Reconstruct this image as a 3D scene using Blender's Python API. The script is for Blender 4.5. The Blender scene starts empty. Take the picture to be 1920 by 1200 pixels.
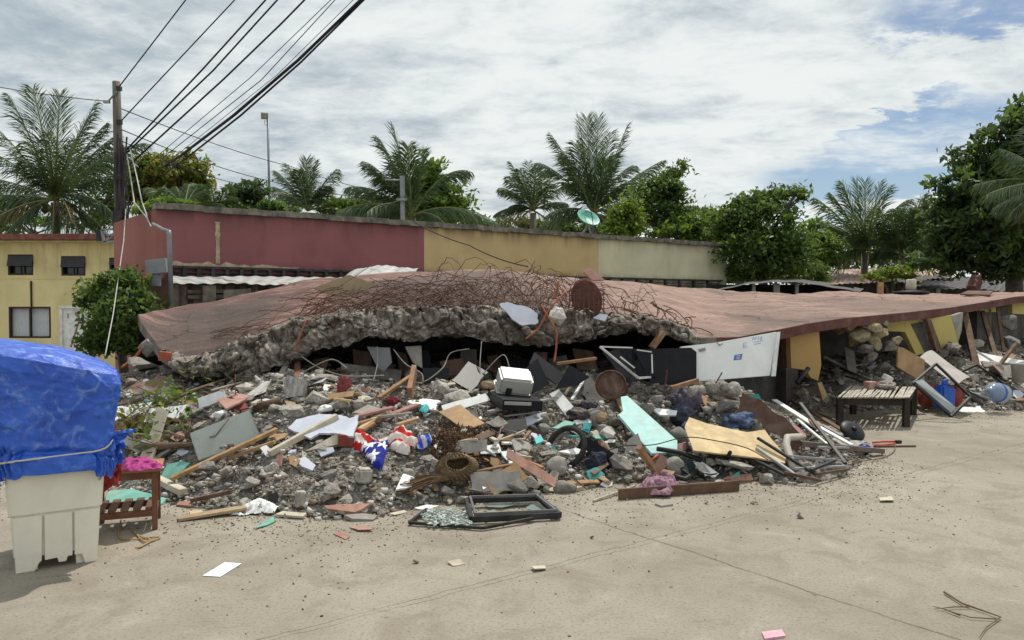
import bpy, bmesh, math, random
import numpy as np
from mathutils import Vector, Matrix, Euler
from mathutils.bvhtree import BVHTree

random.seed(7)
RNG = np.random.default_rng(11)
SC = bpy.context.scene
COL = SC.collection
R = math.radians

# ------------------------------------------------------------------ camera
F = 1450.0
EYE = Vector((0, 0, 1.6))
PITCH = math.atan(35 / F)
cam_data = bpy.data.cameras.new("camera")
cam_data.sensor_width = 36.0
cam_data.lens = 36.0 * F / 1920.0
cam_data.clip_start = 0.1
cam_data.clip_end = 2000
cam = bpy.data.objects.new("camera", cam_data)
cam.location = EYE
cam.rotation_euler = (math.pi / 2 - PITCH, 0, 0)
COL.objects.link(cam)
SC.camera = cam
SC.view_settings.view_transform = 'Standard'
SC.view_settings.look = 'None'
SC.view_settings.exposure = 0.0
SC.view_settings.gamma = 1.0
SC.cycles.max_bounces = 6
SC.cycles.transparent_max_bounces = 8

# ------------------------------------------------------------------ node helper
def N(nt, typ, ins=None, **attrs):
    n = nt.nodes.new(typ)
    for k, v in attrs.items():
        setattr(n, k, v)
    if ins:
        for k, v in ins.items():
            s = n.inputs[k]
            if isinstance(v, bpy.types.NodeSocket):
                nt.links.new(v, s)
            else:
                s.default_value = v
    return n

def M_(nt, op, a, b=None, clamp=False, c=None):
    ins = {0: a}
    if b is not None: ins[1] = b
    if c is not None: ins[2] = c
    n = N(nt, 'ShaderNodeMath', ins, operation=op)
    n.use_clamp = clamp
    return n.outputs[0]

def smooth(nt, v, lo, hi, a=0.0, b=1.0):
    n = N(nt, 'ShaderNodeMapRange', {'Value': v, 'From Min': lo, 'From Max': hi, 'To Min': a, 'To Max': b}, interpolation_type='SMOOTHSTEP')
    return n.outputs[0]

def mixc(nt, f, a, b, blend='MIX'):
    n = N(nt, 'ShaderNodeMix', data_type='RGBA', blend_type=blend)
    for idx, v in ((0, f), (6, a), (7, b)):
        if isinstance(v, bpy.types.NodeSocket): nt.links.new(v, n.inputs[idx])
        else: n.inputs[idx].default_value = v if idx == 0 else (tuple(v) + (1,))[:4]
    return n.outputs[2]

def noise_n(nt, vec, scale, detail=5, rough=.55, dist=0.0):
    return N(nt, 'ShaderNodeTexNoise', {'Vector': vec, 'Scale': scale, 'Detail': detail, 'Roughness': rough, 'Distortion': dist}).outputs[0]

def ray(px, py):
    x = (px - 960) / F; u = (600 - py) / F
    cp, sp = math.cos(PITCH), math.sin(PITCH)
    d = Vector((x, cp + u * sp, -sp + u * cp))
    return d / d.y

def P(px, py, d):
    return EYE + ray(px, py) * d

# ------------------------------------------------------------------ sun and sky
SUN_EL, SUN_AZ = 60.0, 24.0        # azimuth from +Y towards +X
sl = bpy.data.lights.new("sun", 'SUN')
sl.energy = 3.6
sl.angle = R(0.6)
sl.color = (1.0, 0.95, 0.86)
so = bpy.data.objects.new("sun", sl)
sd = Vector((math.sin(R(SUN_AZ)) * math.cos(R(SUN_EL)), math.cos(R(SUN_AZ)) * math.cos(R(SUN_EL)), math.sin(R(SUN_EL))))
so.rotation_euler = sd.to_track_quat('Z', 'Y').to_euler()
so.location = sd * 60
COL.objects.link(so)

world = bpy.data.worlds.new("World")
SC.world = world
world.use_nodes = True
wt = world.node_tree
wt.nodes.clear()
sky = N(wt, 'ShaderNodeTexSky', sky_type='NISHITA')
sky.sun_disc = False
sky.sun_elevation = R(SUN_EL)
sky.sun_rotation = R(SUN_AZ)
sky.air_density = 1.0; sky.dust_density = 0.6; sky.ozone_density = 2.0
bg_sky = N(wt, 'ShaderNodeBackground', {'Color': sky.outputs[0], 'Strength': 0.085})
tc = N(wt, 'ShaderNodeTexCoord')
dirv = tc.outputs['Generated']
sx = N(wt, 'ShaderNodeSeparateXYZ', {0: dirv})
zc = M_(wt, 'ADD', M_(wt, 'MAXIMUM', sx.outputs[2], 0.0), 0.14)
flat = N(wt, 'ShaderNodeCombineXYZ', {0: M_(wt, 'DIVIDE', sx.outputs[0], zc), 1: M_(wt, 'DIVIDE', sx.outputs[1], zc), 2: 0.0}).outputs[0]
mp = N(wt, 'ShaderNodeMapping', {'Vector': flat, 'Rotation': (0, 0, R(38)), 'Scale': (0.9, 1.2, 1.0), 'Location': (0.3, 1.7, 0)}).outputs[0]
n1 = noise_n(wt, mp, 0.8, 9, .58, .5)
n2 = noise_n(wt, mp, 7.5, 7, .66, .35)
n3 = noise_n(wt, mp, 1.9, 9, .62, .35)
cov = M_(wt, 'ADD', M_(wt, 'MULTIPLY', n1, .62), M_(wt, 'ADD', M_(wt, 'MULTIPLY', n2, .2), M_(wt, 'MULTIPLY', n3, .26)))

def band(px0, py0, px1, py1, width, lo, hi):
    a = ray(px0, py0).normalized(); b = ray(px1, py1).normalized()
    nrm = a.cross(b).normalized()
    along = (b - a).normalized()
    dn = N(wt, 'ShaderNodeVectorMath', {0: dirv, 1: tuple(nrm)}, operation='DOT_PRODUCT').outputs['Value']
    dn = M_(wt, 'ADD', dn, M_(wt, 'ADD', M_(wt, 'MULTIPLY', M_(wt, 'SUBTRACT', n3, .5), .16), M_(wt, 'MULTIPLY', M_(wt, 'SUBTRACT', n2, .5), .10)))
    da = N(wt, 'ShaderNodeVectorMath', {0: dirv, 1: tuple(along)}, operation='DOT_PRODUCT').outputs['Value']
    m1 = smooth(wt, M_(wt, 'ABSOLUTE', dn), width, width * .15)
    m2 = M_(wt, 'MULTIPLY', smooth(wt, da, a.dot(along) + lo - .06, a.dot(along) + lo + .08), smooth(wt, da, b.dot(along) + hi + .1, b.dot(along) + hi - .05))
    return M_(wt, 'MULTIPLY', m1, m2)

b1 = band(1370, 410, 1920, 225, .075, .02, .5)
b2 = band(1740, 345, 1920, 330, .025, .0, .5)
b3 = band(1600, 30, 1800, 0, .05, .02, .1)
b4 = band(1560, 290, 1700, 230, .03, .0, .0)
cut = M_(wt, 'MINIMUM', M_(wt, 'ADD', M_(wt, 'ADD', b1, b2), M_(wt, 'ADD', M_(wt, 'MULTIPLY', b3, .9), b4)), 1.0)
cov = M_(wt, 'SUBTRACT', M_(wt, 'ADD', cov, .13), M_(wt, 'MULTIPLY', cut, .25))
mask = smooth(wt, cov, .40, .60)
# grey and white areas of the cloud layer itself
left = smooth(wt, sx.outputs[0], .10, -.40)
tone = M_(wt, 'ADD', M_(wt, 'MULTIPLY', n3, .75), M_(wt, 'MULTIPLY', n2, .36))
tone = M_(wt, 'SUBTRACT', tone, M_(wt, 'MULTIPLY', left, .10))
tone = smooth(wt, tone, .27, .64)
ccol = mixc(wt, tone, (.40, .48, .54), (.86, .90, .89))
bg_cl = N(wt, 'ShaderNodeBackground', {'Color': ccol, 'Strength': 1.0})
mixs = N(wt, 'ShaderNodeMixShader', {0: mask, 1: bg_sky.outputs[0], 2: bg_cl.outputs[0]})
N(wt, 'ShaderNodeOutputWorld', {'Surface': mixs.outputs[0]})

# ------------------------------------------------------------------ noise on arrays
def _h(ix, iy, iz, seed):
    n = (ix * 374761393 + iy * 668265263 + iz * 2147483647 + seed * 1274126177) & 0xFFFFFFFF
    n = ((n ^ (n >> 13)) * 1274126177) & 0xFFFFFFFF
    n = (n ^ (n >> 16)) & 0xFFFFFFFF
    n = ((n ^ (n >> 15)) * 2246822519) & 0xFFFFFFFF
    return ((n ^ (n >> 13)) & 0xFFFF) / 65535.0

def vnoise(x, y, z=None, seed=0):
    x = np.asarray(x, float); y = np.asarray(y, float)
    z = np.zeros_like(x) if z is None else np.asarray(z, float)
    ix = np.floor(x).astype(np.int64); iy = np.floor(y).astype(np.int64); iz = np.floor(z).astype(np.int64)
    fx, fy, fz = x - ix, y - iy, z - iz
    fx = fx * fx * (3 - 2 * fx); fy = fy * fy * (3 - 2 * fy); fz = fz * fz * (3 - 2 * fz)
    r = 0
    for a in (0, 1):
        for b in (0, 1):
            for c in (0, 1):
                w = (fx if a else 1 - fx) * (fy if b else 1 - fy) * (fz if c else 1 - fz)
                r = r + w * _h(ix + a, iy + b, iz + c, seed)
    return r * 2 - 1

def fbm(x, y, z=None, oct=4, seed=0, gain=.5):
    r = 0; a = 1.0; s = 1.0
    for o in range(oct):
        r = r + a * vnoise(np.asarray(x) * s, np.asarray(y) * s, None if z is None else np.asarray(z) * s, seed + o * 17)
        a *= gain; s *= 2.03
    return r

def worley(x, y, z, seed=0):
    x = np.asarray(x, float); y = np.asarray(y, float); z = np.asarray(z, float)
    ix, iy, iz = (np.floor(q).astype(np.int64) for q in (x, y, z))
    f1 = np.full(x.shape, 9.0); f2 = np.full(x.shape, 9.0); cr = np.zeros(x.shape)
    for a in (-1, 0, 1):
        for b in (-1, 0, 1):
            for c in (-1, 0, 1):
                jx, jy, jz = ix + a, iy + b, iz + c
                d = np.sqrt((jx + _h(jx, jy, jz, seed) - x) ** 2 + (jy + _h(jx, jy, jz, seed + 1) - y) ** 2 + (jz + _h(jx, jy, jz, seed + 2) - z) ** 2)
                n = d < f1
                f2 = np.where(n, f1, np.minimum(f2, d)); cr = np.where(n, _h(jx, jy, jz, seed + 3), cr); f1 = np.where(n, d, f1)
    return f1, f2, cr

# ------------------------------------------------------------------ materials
MATS = {}
def mat(key, col, rough=.8, var=.18, scale=5.0, bump=.25, bscale=28.0, dirt=0.0, dirtcol=(.30, .265, .21), metal=0.0, rnd=0.0, spec=.3, stretch=None, dscale=3.5, alpha=None):
    if key in MATS: return MATS[key]
    m = bpy.data.materials.new(key)
    m.use_nodes = True
    nt = m.node_tree; nt.nodes.clear()
    t = N(nt, 'ShaderNodeTexCoord').outputs['Object']
    if stretch:
        t = N(nt, 'ShaderNodeMapping', {'Vector': t, 'Scale': stretch}).outputs[0]
    nz = noise_n(nt, t, scale, 6, .62, .3)
    lo = tuple(c * (1 - var) for c in col); hi = tuple(min(1, c * (1 + var)) for c in col)
    c = mixc(nt, smooth(nt, nz, .3, .7), lo, hi)
    if rnd:
        oi = N(nt, 'ShaderNodeObjectInfo').outputs['Random']
        v = N(nt, 'ShaderNodeMapRange', {'Value': oi, 'To Min': 1 - rnd, 'To Max': 1 + rnd}).outputs[0]
        hs = N(nt, 'ShaderNodeHueSaturation', {'Color': c, 'Value': v, 'Hue': M_(nt, 'ADD', .5, M_(nt, 'MULTIPLY', M_(nt, 'SUBTRACT', oi, .5), .03))})
        c = hs.outputs[0]
    if dirt:
        dn = noise_n(nt, t, dscale, 8, .7, .5)
        c = mixc(nt, M_(nt, 'MULTIPLY', smooth(nt, dn, .42, .68), dirt), c, dirtcol)
    b = N(nt, 'ShaderNodeBsdfPrincipled', {'Base Color': c, 'Roughness': rough, 'Metallic': metal, 'Specular IOR Level': spec})
    if bump:
        bn = noise_n(nt, t, bscale, 6, .65)
        bp = N(nt, 'ShaderNodeBump', {'Height': bn, 'Strength': bump, 'Distance': .02})
        nt.links.new(bp.outputs[0], b.inputs['Normal'])
    if alpha is not None: b.inputs['Alpha'].default_value = alpha
    N(nt, 'ShaderNodeOutputMaterial', {'Surface': b.outputs[0]})
    MATS[key] = m
    return m

def leaf_mat(key, dark, light, trans=.35):
    if key in MATS: return MATS[key]
    m = bpy.data.materials.new(key); m.use_nodes = True
    nt = m.node_tree; nt.nodes.clear()
    g = N(nt, 'ShaderNodeNewGeometry').outputs['Random Per Island']
    c = mixc(nt, M_(nt, 'POWER', g, 1.6), dark, light)
    b = N(nt, 'ShaderNodeBsdfPrincipled', {'Base Color': c, 'Roughness': .5, 'Specular IOR Level': .35})
    tl = N(nt, 'ShaderNodeBsdfTranslucent', {'Color': mixc(nt, .5, c, (light[0] * 1.5, light[1] * 1.5, light[2] * .8))})
    mx = N(nt, 'ShaderNodeMixShader', {0: trans, 1: b.outputs[0], 2: tl.outputs[0]})
    N(nt, 'ShaderNodeOutputMaterial', {'Surface': mx.outputs[0]})
    MATS[key] = m
    return m

# ------------------------------------------------------------------ mesh builder
class MB:
    def __init__(self):
        self.v = []; self.f = []; self.mi = []
    def add(self, vs, fs, mi=0):
        o = len(self.v)
        self.v += [tuple(q) for q in vs]
        self.f += [tuple(i + o for i in f) for f in fs]
        self.mi += [mi] * len(fs)
        return self
    def box(self, c, s, rot=None, mi=0, taper=1.0):
        x, y, z = (q / 2 for q in s)
        vs = [Vector((a * x * (taper if cc < 0 else 1), b * y * (taper if cc < 0 else 1), cc * z)) for cc in (-1, 1) for a, b in ((-1, -1), (1, -1), (1, 1), (-1, 1))]
        if rot is not None: vs = [rot @ q for q in vs]
        c = Vector(c)
        return self.add([q + c for q in vs], [(3, 2, 1, 0), (4, 5, 6, 7), (0, 1, 5, 4), (1, 2, 6, 5), (2, 3, 7, 6), (3, 0, 4, 7)], mi)
    def beam(self, a, b, w, h, up=(0, 0, 1), mi=0):
        a = Vector(a); b = Vector(b); t = (b - a); L = t.length; t.normalize()
        up = Vector(up); s = t.cross(up)
        if s.length < 1e-3: s = t.cross(Vector((1, 0, 0)))
        s.normalize(); u = s.cross(t)
        rot = Matrix((t, s, u)).transposed()
        return self.box((a + b) / 2, (L, w, h), rot, mi)
    def tube(self, pts, r, n=6, mi=0, cap=True):
        pts = [Vector(p) for p in pts]
        rs = r if isinstance(r, (list, tuple)) else [r] * len(pts)
        rings = []; ref = None
        for i, p in enumerate(pts):
            t = (pts[min(i + 1, len(pts) - 1)] - pts[max(i - 1, 0)])
            if t.length < 1e-9: t = Vector((0, 0, 1))
            t.normalize()
            if ref is None:
                ref = t.orthogonal().normalized()
            else:
                ref = (ref - t * ref.dot(t))
                if ref.length < 1e-6: ref = t.orthogonal()
                ref.normalize()
            bn = t.cross(ref)
            rings.append([p + (ref * math.cos(2 * math.pi * k / n) + bn * math.sin(2 * math.pi * k / n)) * rs[i] for k in range(n)])
        vs = [q for rg in rings for q in rg]; fs = []
        for i in range(len(pts) - 1):
            for k in range(n):
                fs.append((i * n + k, i * n + (k + 1) % n, (i + 1) * n + (k + 1) % n, (i + 1) * n + k))
        if cap:
            fs.append(tuple(range(n))[::-1]); fs.append(tuple((len(pts) - 1) * n + k for k in range(n)))
        return self.add(vs, fs, mi)
    def lathe(self, prof, n=20, M=None, mi=0):
        vs = []; fs = []
        for r, z in prof:
            for k in range(n):
                q = Vector((r * math.cos(2 * math.pi * k / n), r * math.sin(2 * math.pi * k / n), z))
                vs.append(M @ q if M is not None else q)
        for i in range(len(prof) - 1):
            for k in range(n):
                fs.append((i * n + k, i * n + (k + 1) % n, (i + 1) * n + (k + 1) % n, (i + 1) * n + k))
        fs.append(tuple(range(n))[::-1]); fs.append(tuple((len(prof) - 1) * n + k for k in range(n)))
        return self.add(vs, fs, mi)
    def prism(self, poly, nrm, t, mi=0):
        n = len(poly); nrm = Vector(nrm).normalized()
        vs = [Vector(p) for p in poly] + [Vector(p) - nrm * t for p in poly]
        fs = [tuple(range(n)), tuple(range(2 * n - 1, n - 1, -1))] + [(i, i + n, (i + 1) % n + n, (i + 1) % n) for i in range(n)]
        return self.add(vs, fs, mi)
    def build(self, name, mats, parent=None, loc=None, smooth_=False, bevel=0.0, recalc=True):
        if not isinstance(mats, (list, tuple)): mats = [mats]
        va = np.array(self.v, float).reshape(-1, 3)
        if loc is None:
            if parent is not None: loc = parent.location
            else:
                mn, mx = va.min(0), va.max(0)
                loc = Vector(((mn[0] + mx[0]) / 2, (mn[1] + mx[1]) / 2, mn[2]))
        loc = Vector(loc)
        me = bpy.data.meshes.new(name)
        me.from_pydata((va - np.array(loc)).tolist(), [], self.f)
        for m in mats: me.materials.append(m)
        if len(mats) > 1: me.polygons.foreach_set('material_index', self.mi)
        if recalc and len(self.f) < 60000:
            bm = bmesh.new(); bm.from_mesh(me)
            bmesh.ops.recalc_face_normals(bm, faces=bm.faces)
            if bevel:
                es = [e for e in bm.edges if len(e.link_faces) == 2 and e.calc_face_angle(0) > .6]
                bmesh.ops.bevel(bm, geom=es, offset=bevel, segments=2, affect='EDGES', clamp_overlap=True)
            bm.to_mesh(me); bm.free()
        if smooth_:
            me.polygons.foreach_set('use_smooth', [True] * len(me.polygons))
        me.update()
        o = bpy.data.objects.new(name, me)
        COL.objects.link(o)
        if parent is not None:
            o.parent = parent
            o.location = loc - parent.location
        else:
            o.location = loc
        return o

def np_mesh(name, verts, faces_flat, loop_tot, mats, parent=None, loc=(0, 0, 0), smooth_=False, mi=None):
    me = bpy.data.meshes.new(name)
    verts = np.asarray(verts, np.float32) - np.array(loc, np.float32)
    me.vertices.add(len(verts)); me.vertices.foreach_set('co', verts.ravel())
    lt = np.asarray(loop_tot, np.int32)
    ff = np.asarray(faces_flat, np.int32).ravel()
    me.loops.add(len(ff)); me.loops.foreach_set('vertex_index', ff)
    me.polygons.add(len(lt))
    st = np.zeros(len(lt), np.int32); st[1:] = np.cumsum(lt)[:-1]
    me.polygons.foreach_set('loop_start', st)
    try: me.polygons.foreach_set('loop_total', lt)
    except Exception: pass
    if not isinstance(mats, (list, tuple)): mats = [mats]
    for m in mats: me.materials.append(m)
    if mi is not None: me.polygons.foreach_set('material_index', np.asarray(mi, np.int32))
    if smooth_: me.polygons.foreach_set('use_smooth', np.ones(len(lt), bool))
    me.update(calc_edges=True); me.validate()
    o = bpy.data.objects.new(name, me)
    COL.objects.link(o)
    if parent is not None:
        o.parent = parent; o.location = Vector(loc) - parent.location
    else: o.location = loc
    return o

def grid_mesh(name, V, mats, **kw):
    """V: (nu, nv, 3) array"""
    nu, nv = V.shape[:2]
    i = np.arange(nu - 1)[:, None] * nv + np.arange(nv - 1)[None, :]
    f = np.stack([i, i + nv, i + nv + 1, i + 1], -1).reshape(-1, 4)
    return np_mesh(name, V.reshape(-1, 3), f, np.full(len(f), 4), mats, **kw)

def tag(o, label=None, cat=None, group=None, kind=None):
    if label: o['label'] = label
    if cat: o['category'] = cat
    if group: o['group'] = group
    if kind: o['kind'] = kind
    return o

def thing(name, label, cat, loc=(0, 0, 0), group=None):
    o = bpy.data.objects.new(name, None)
    o.empty_display_size = .2
    COL.objects.link(o); o.location = loc
    return tag(o, label, cat, group)
# ================================================================== setting: ground, rubble mound
def Gpx(px, py, z=0.0):
    d = ray(px, py); return EYE + d * ((z - EYE.z) / d.z)

front_px = [(-400, 905), (100, 905), (200, 912), (300, 945), (420, 962), (480, 968), (600, 978), (700, 972), (800, 952), (900, 942), (1000, 930), (1100, 915), (1200, 907), (1290, 905), (1400, 905), (1500, 908), (1590, 897), (1640, 868), (1655, 850)]
_fp = [Gpx(*p) for p in front_px]
FX = np.array([p.x for p in _fp] + [4.05, 4.15, 4.2]); FY = np.array([p.y for p in _fp] + [9.4, 10.6, 30.0])

def ground_z(x, y):
    a = np.clip((y - 13) / 5, 0, 1); b = np.clip((-4 - x) / 3, 0, 1)
    return -0.9 * a * a * (3 - 2 * a) * b

def Hs(x, y):
    x = np.asarray(x, float); y = np.asarray(y, float)
    yf = np.interp(x, FX, FY)
    t = np.clip((y - yf) / 2.5, 0, 1)
    hc = np.interp(x, [-9, -6, -4.6, -3.2, 0, 1.4, 2.2, 3.0, 3.6, 4.1], [0.0, .46, .73, .75, .74, .71, .64, .38, .16, 0.0])
    A = hc * (1 - (1 - t) ** 1.55)
    yb = np.interp(x, [3.5, 4.5, 7, 9, 12], [11.6, 11.2, 11.3, 11.6, 12.0]) + .12 * np.sin(x * 2.3)
    t2 = np.clip((y - yb) / 2.2, 0, 1)
    B = np.interp(x, [3.2, 4.2, 5.5, 7, 14], [0, .35, .60, .66, .66]) * (1 - (1 - t2) ** 1.6)
    M = np.maximum(A, B)
    return M + (fbm(x * 1.5 + 3, y * 1.5, None, 3, 77) * .075 + (1 - np.abs(fbm(x * 2.6, y * 2.6, None, 2, 78)) * 1.6 - .5) * .06) * np.clip(M / .25, 0, 1)

def ridge(x, y, z=None, seed=0, oct=3):
    return 1 - np.abs(fbm(x, y, z, oct, seed)) * 1.6

gx = np.arange(-9.0, 14.0, .05); gy = np.arange(4.5, 19.0, .05)
GX, GY = np.meshgrid(gx, gy, indexing='ij')
GZ = Hs(GX, GY)
i_ = np.arange(len(gx) - 1)[:, None] * len(gy) + np.arange(len(gy) - 1)[None, :]
_fq = np.stack([i_, i_ + len(gy), i_ + len(gy) + 1, i_ + 1], -1).reshape(-1, 4)
_vs = np.stack([GX, GY, GZ], -1).reshape(-1, 3)
base = len(_vs)
_vs2 = np.array([(-300, -20, -.001), (300, -20, -.001), (300, 300, -.001), (-300, 300, -.001)])
BVH = BVHTree.FromPolygons([Vector(v) for v in np.vstack([_vs, _vs2])], _fq.tolist() + [[base, base + 1, base + 2, base + 3]])

def hit(px, py, dflt=9.0):
    d = ray(px, py)
    h = BVH.ray_cast(EYE, d.normalized(), 60)
    return h[0] if h[0] is not None else EYE + d * dflt

def Hz(x, y): return float(Hs(np.array(x), np.array(y)))

def slope_n(x, y, e=.12):
    gx_ = (Hz(x + e, y) - Hz(x - e, y)) / (2 * e); gy_ = (Hz(x, y + e) - Hz(x, y - e)) / (2 * e)
    return Vector((-gx_, -gy_, 1)).normalized()

# road material: sandy concrete with two joints and grit
def road_material():
    m = bpy.data.materials.new('sandy_concrete_road'); m.use_nodes = True
    nt = m.node_tree; nt.nodes.clear()
    t = N(nt, 'ShaderNodeTexCoord').outputs['Object']
    big = noise_n(nt, t, .45, 6, .6, .4); mid = noise_n(nt, t, 2.6, 8, .68, .6); fine = noise_n(nt, t, 55, 5, .7)
    c = mixc(nt, smooth(nt, big, .3, .7), (.262, .232, .186), (.342, .308, .252))
    c = mixc(nt, M_(nt, 'MULTIPLY', smooth(nt, mid, .46, .64), .6), c, (.215, .182, .138))
    c = mixc(nt, M_(nt, 'MULTIPLY', smooth(nt, mid, .45, .28), .4), c, (.45, .41, .34))
    c = mixc(nt, M_(nt, 'MULTIPLY', smooth(nt, fine, .5, .64), .6), c, (.17, .145, .112))
    # scattered grit stains, denser near the debris
    vor = N(nt, 'ShaderNodeTexVoronoi', {'Vector': t, 'Scale': 9.0, 'Randomness': 1.0})
    pick = smooth(nt, noise_n(nt, t, 1.3, 5, .7), .5, .66)
    spot = M_(nt, 'MULTIPLY', smooth(nt, vor.outputs['Distance'], .16, .06), pick)
    c = mixc(nt, M_(nt, 'MULTIPLY', spot, .75), c, (.075, .062, .048))
    vor2 = N(nt, 'ShaderNodeTexVoronoi', {'Vector': t, 'Scale': 26.0, 'Randomness': 1.0})
    spot2 = M_(nt, 'MULTIPLY', smooth(nt, vor2.outputs['Distance'], .2, .08), smooth(nt, noise_n(nt, t, 2.1, 5, .7, .5), .52, .7))
    c = mixc(nt, M_(nt, 'MULTIPLY', spot2, .7), c, (.085, .07, .055))
    sep = N(nt, 'ShaderNodeSeparateXYZ', {0: t})
    X, Y = sep.outputs[0], sep.outputs[1]
    wob = M_(nt, 'MULTIPLY', M_(nt, 'SUBTRACT', noise_n(nt, t, 3.0, 6, .7), .5), .10)
    crack = None
    for (a, b, wd, lim) in (((1110, 975), (1690, 1165), .011, None), ((520, 1190), (1300, 990), .005, None), ((1250, 1010), (1920, 838), .004, None)):
        A = Gpx(*a); B = Gpx(*b); dd = (B - A).normalized(); nn = Vector((-dd.y, dd.x))
        dist = M_(nt, 'ADD', M_(nt, 'ADD', M_(nt, 'MULTIPLY', X, nn.x), M_(nt, 'MULTIPLY', Y, nn.y)), -(nn.x * A.x + nn.y * A.y))
        dist = M_(nt, 'ABSOLUTE', M_(nt, 'ADD', dist, wob))
        k = smooth(nt, dist, wd, wd * .35)
        k = M_(nt, 'MULTIPLY', k, smooth(nt, noise_n(nt, t, 1.7, 4, .6), .36, .56, .25, 1.0))
        crack = k if crack is None else M_(nt, 'MAXIMUM', crack, k)
    c = mixc(nt, M_(nt, 'MULTIPLY', crack, .55), c, (.07, .058, .045))
    hgt = M_(nt, 'SUBTRACT', M_(nt, 'ADD', M_(nt, 'MULTIPLY', fine, .35), M_(nt, 'MULTIPLY', mid, .6)), M_(nt, 'MULTIPLY', crack, .8))
    b = N(nt, 'ShaderNodeBsdfPrincipled', {'Base Color': c, 'Roughness': .92, 'Specular IOR Level': .2})
    bp = N(nt, 'ShaderNodeBump', {'Height': hgt, 'Strength': .5, 'Distance': .02})
    nt.links.new(bp.outputs[0], b.inputs['Normal'])
    N(nt, 'ShaderNodeOutputMaterial', {'Surface': b.outputs[0]})
    return m
ROAD = road_material()
ax = np.concatenate([[-600, -250, -100, -50, -30], np.arange(-22, 16.1, .5), [25, 50, 100, 250, 600]])
ay = np.concatenate([[-30, -10], np.arange(-2, 32.1, .5), [40, 60, 100, 200, 400, 900]])
AX, AY = np.meshgrid(ax, ay, indexing='ij')
tag(grid_mesh('ground', np.stack([AX, AY, ground_z(AX, AY)], -1), ROAD, smooth_=True), kind='structure')

# ---- colours
CONC = mat('concrete_lump', (.385, .36, .32), .92, .35, 9, .6, 34, dirt=.5, dirtcol=(.22, .19, .15), rnd=.22)
CONCD = mat('dark_concrete', (.26, .24, .215), .92, .3, 6, .6, 30, dirt=.5, dirtcol=(.11, .10, .09), rnd=.25)
STONE = mat('river_stone', (.25, .235, .21), .85, .2, 5, .4, 22, dirt=.35, dirtcol=(.3, .27, .22), rnd=.3)
BROWNSTONE = mat('brown_stone', (.30, .21, .13), .85, .2, 5, .4, 22, rnd=.15)
WOOD = mat('raw_plank', (.33, .19, .095), .8, .28, 9, .3, 40, dirt=.3, stretch=(1, 1, 1), rnd=.18)
WOODD = mat('dark_wood', (.13, .075, .045), .8, .3, 9, .3, 40, dirt=.3)
WOODR = mat('reddish_wood', (.15, .062, .035), .6, .25, 9, .2, 40, dirt=.15)
BAM = mat('bamboo', (.46, .40, .31), .8, .25, 8, .3, 40, dirt=.4)
PLY = mat('plywood', (.58, .44, .25), .75, .2, 7, .2, 30, dirt=.55, dirtcol=(.40, .29, .16))
PLYT = mat('tan_hardboard', (.37, .24, .125), .75, .2, 6, .2, 30, dirt=.5, dirtcol=(.3, .2, .1))
PINK = mat('pink_painted_wood', (.37, .185, .15), .8, .25, 8, .25, 30, dirt=.6, rnd=.12)
WHITE = mat('white_board', (.78, .79, .78), .6, .10, 6, .15, 30, dirt=.5, dirtcol=(.42, .39, .33))
WHITEB = mat('bluish_white_sheet', (.50, .53, .62), .6, .15, 3, .1, 30, dirt=.4, dirtcol=(.5, .47, .42))
CREAM = mat('cream_board', (.56, .50, .38), .75, .2, 5, .2, 30, dirt=.6)
TURQ = mat('turquoise_paint', (.47, .76, .72), .55, .10, 6, .15, 26, dirt=.4, dirtcol=(.45, .5, .44))
TEAL = mat('teal_plastic', (.055, .40, .40), .5, .2, 5, .15, 26, dirt=.2)
TEALG = mat('sea_green_sheet', (.15, .40, .33), .6, .25, 6, .15, 26, dirt=.55)
GREYB = mat('grey_board', (.30, .28, .255), .85, .25, 5, .15, 26, dirt=.35)
CAB = mat('grey_green_cabinet_paint', (.40, .44, .40), .6, .08, 2.5, .1, 20, dirt=.45, dirtcol=(.33, .30, .22))
BLACK = mat('black_lacquer', (.008, .008, .012), .45, .3, 4, .05, 20, dirt=.05, dirtcol=(.1, .1, .09), spec=.22)
BLKP = mat('black_plastic', (.018, .018, .02), .5, .3, 6, .2, 30, dirt=.25, dirtcol=(.13, .12, .10))
RUBBER = mat('rubber', (.02, .02, .022), .8, .3, 6, .2, 30, dirt=.35, dirtcol=(.12, .105, .09))
SILV = mat('brushed_aluminium', (.62, .62, .60), .38, .12, 6, .1, 40, metal=.6, dirt=.25)
TRIM = mat('grey_metal_trim', (.36, .36, .37), .5, .15, 6, .1, 30, metal=.3, dirt=.35)
STEEL = mat('galvanised_steel', (.27, .285, .30), .55, .15, 4, .15, 30, metal=.4, dirt=.3, dirtcol=(.2, .17, .14))
RUST = mat('rusty_rebar', (.115, .066, .046), .9, .35, 12, .3, 40, rnd=.15)
ORUST = mat('orange_rust', (.33, .10, .05), .9, .3, 12, .3, 40)
BROWNB = mat('brown_fibre_board', (.115, .062, .045), .85, .25, 5, .25, 26, dirt=.25)
BLUEPL = mat('blue_plastic', (.035, .12, .50), .4, .12, 3, .05, 20, dirt=.15, dirtcol=(.2, .22, .3))
PALEB = mat('pale_blue_plastic', (.30, .38, .46), .3, .12, 3, .05, 20, dirt=.2)
REDM = mat('dark_red_paint', (.24, .05, .035), .6, .2, 4, .1, 20, dirt=.25)
REDB = mat('bright_red_plastic', (.50, .055, .03), .5, .15, 4, .1, 20, dirt=.2)
PAPER = mat('white_paper', (.78, .80, .84), .8, .03, 3, .05, 20)
TUBW = mat('tub_plastic', (.74, .705, .60), .55, .05, 2.5, .06, 24, dirt=.35, dirtcol=(.55, .50, .40), dscale=1.8)
GRVM = mat('groove_shadow_plastic', (.27, .25, .2), .7, .1, 3, .05)
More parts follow.
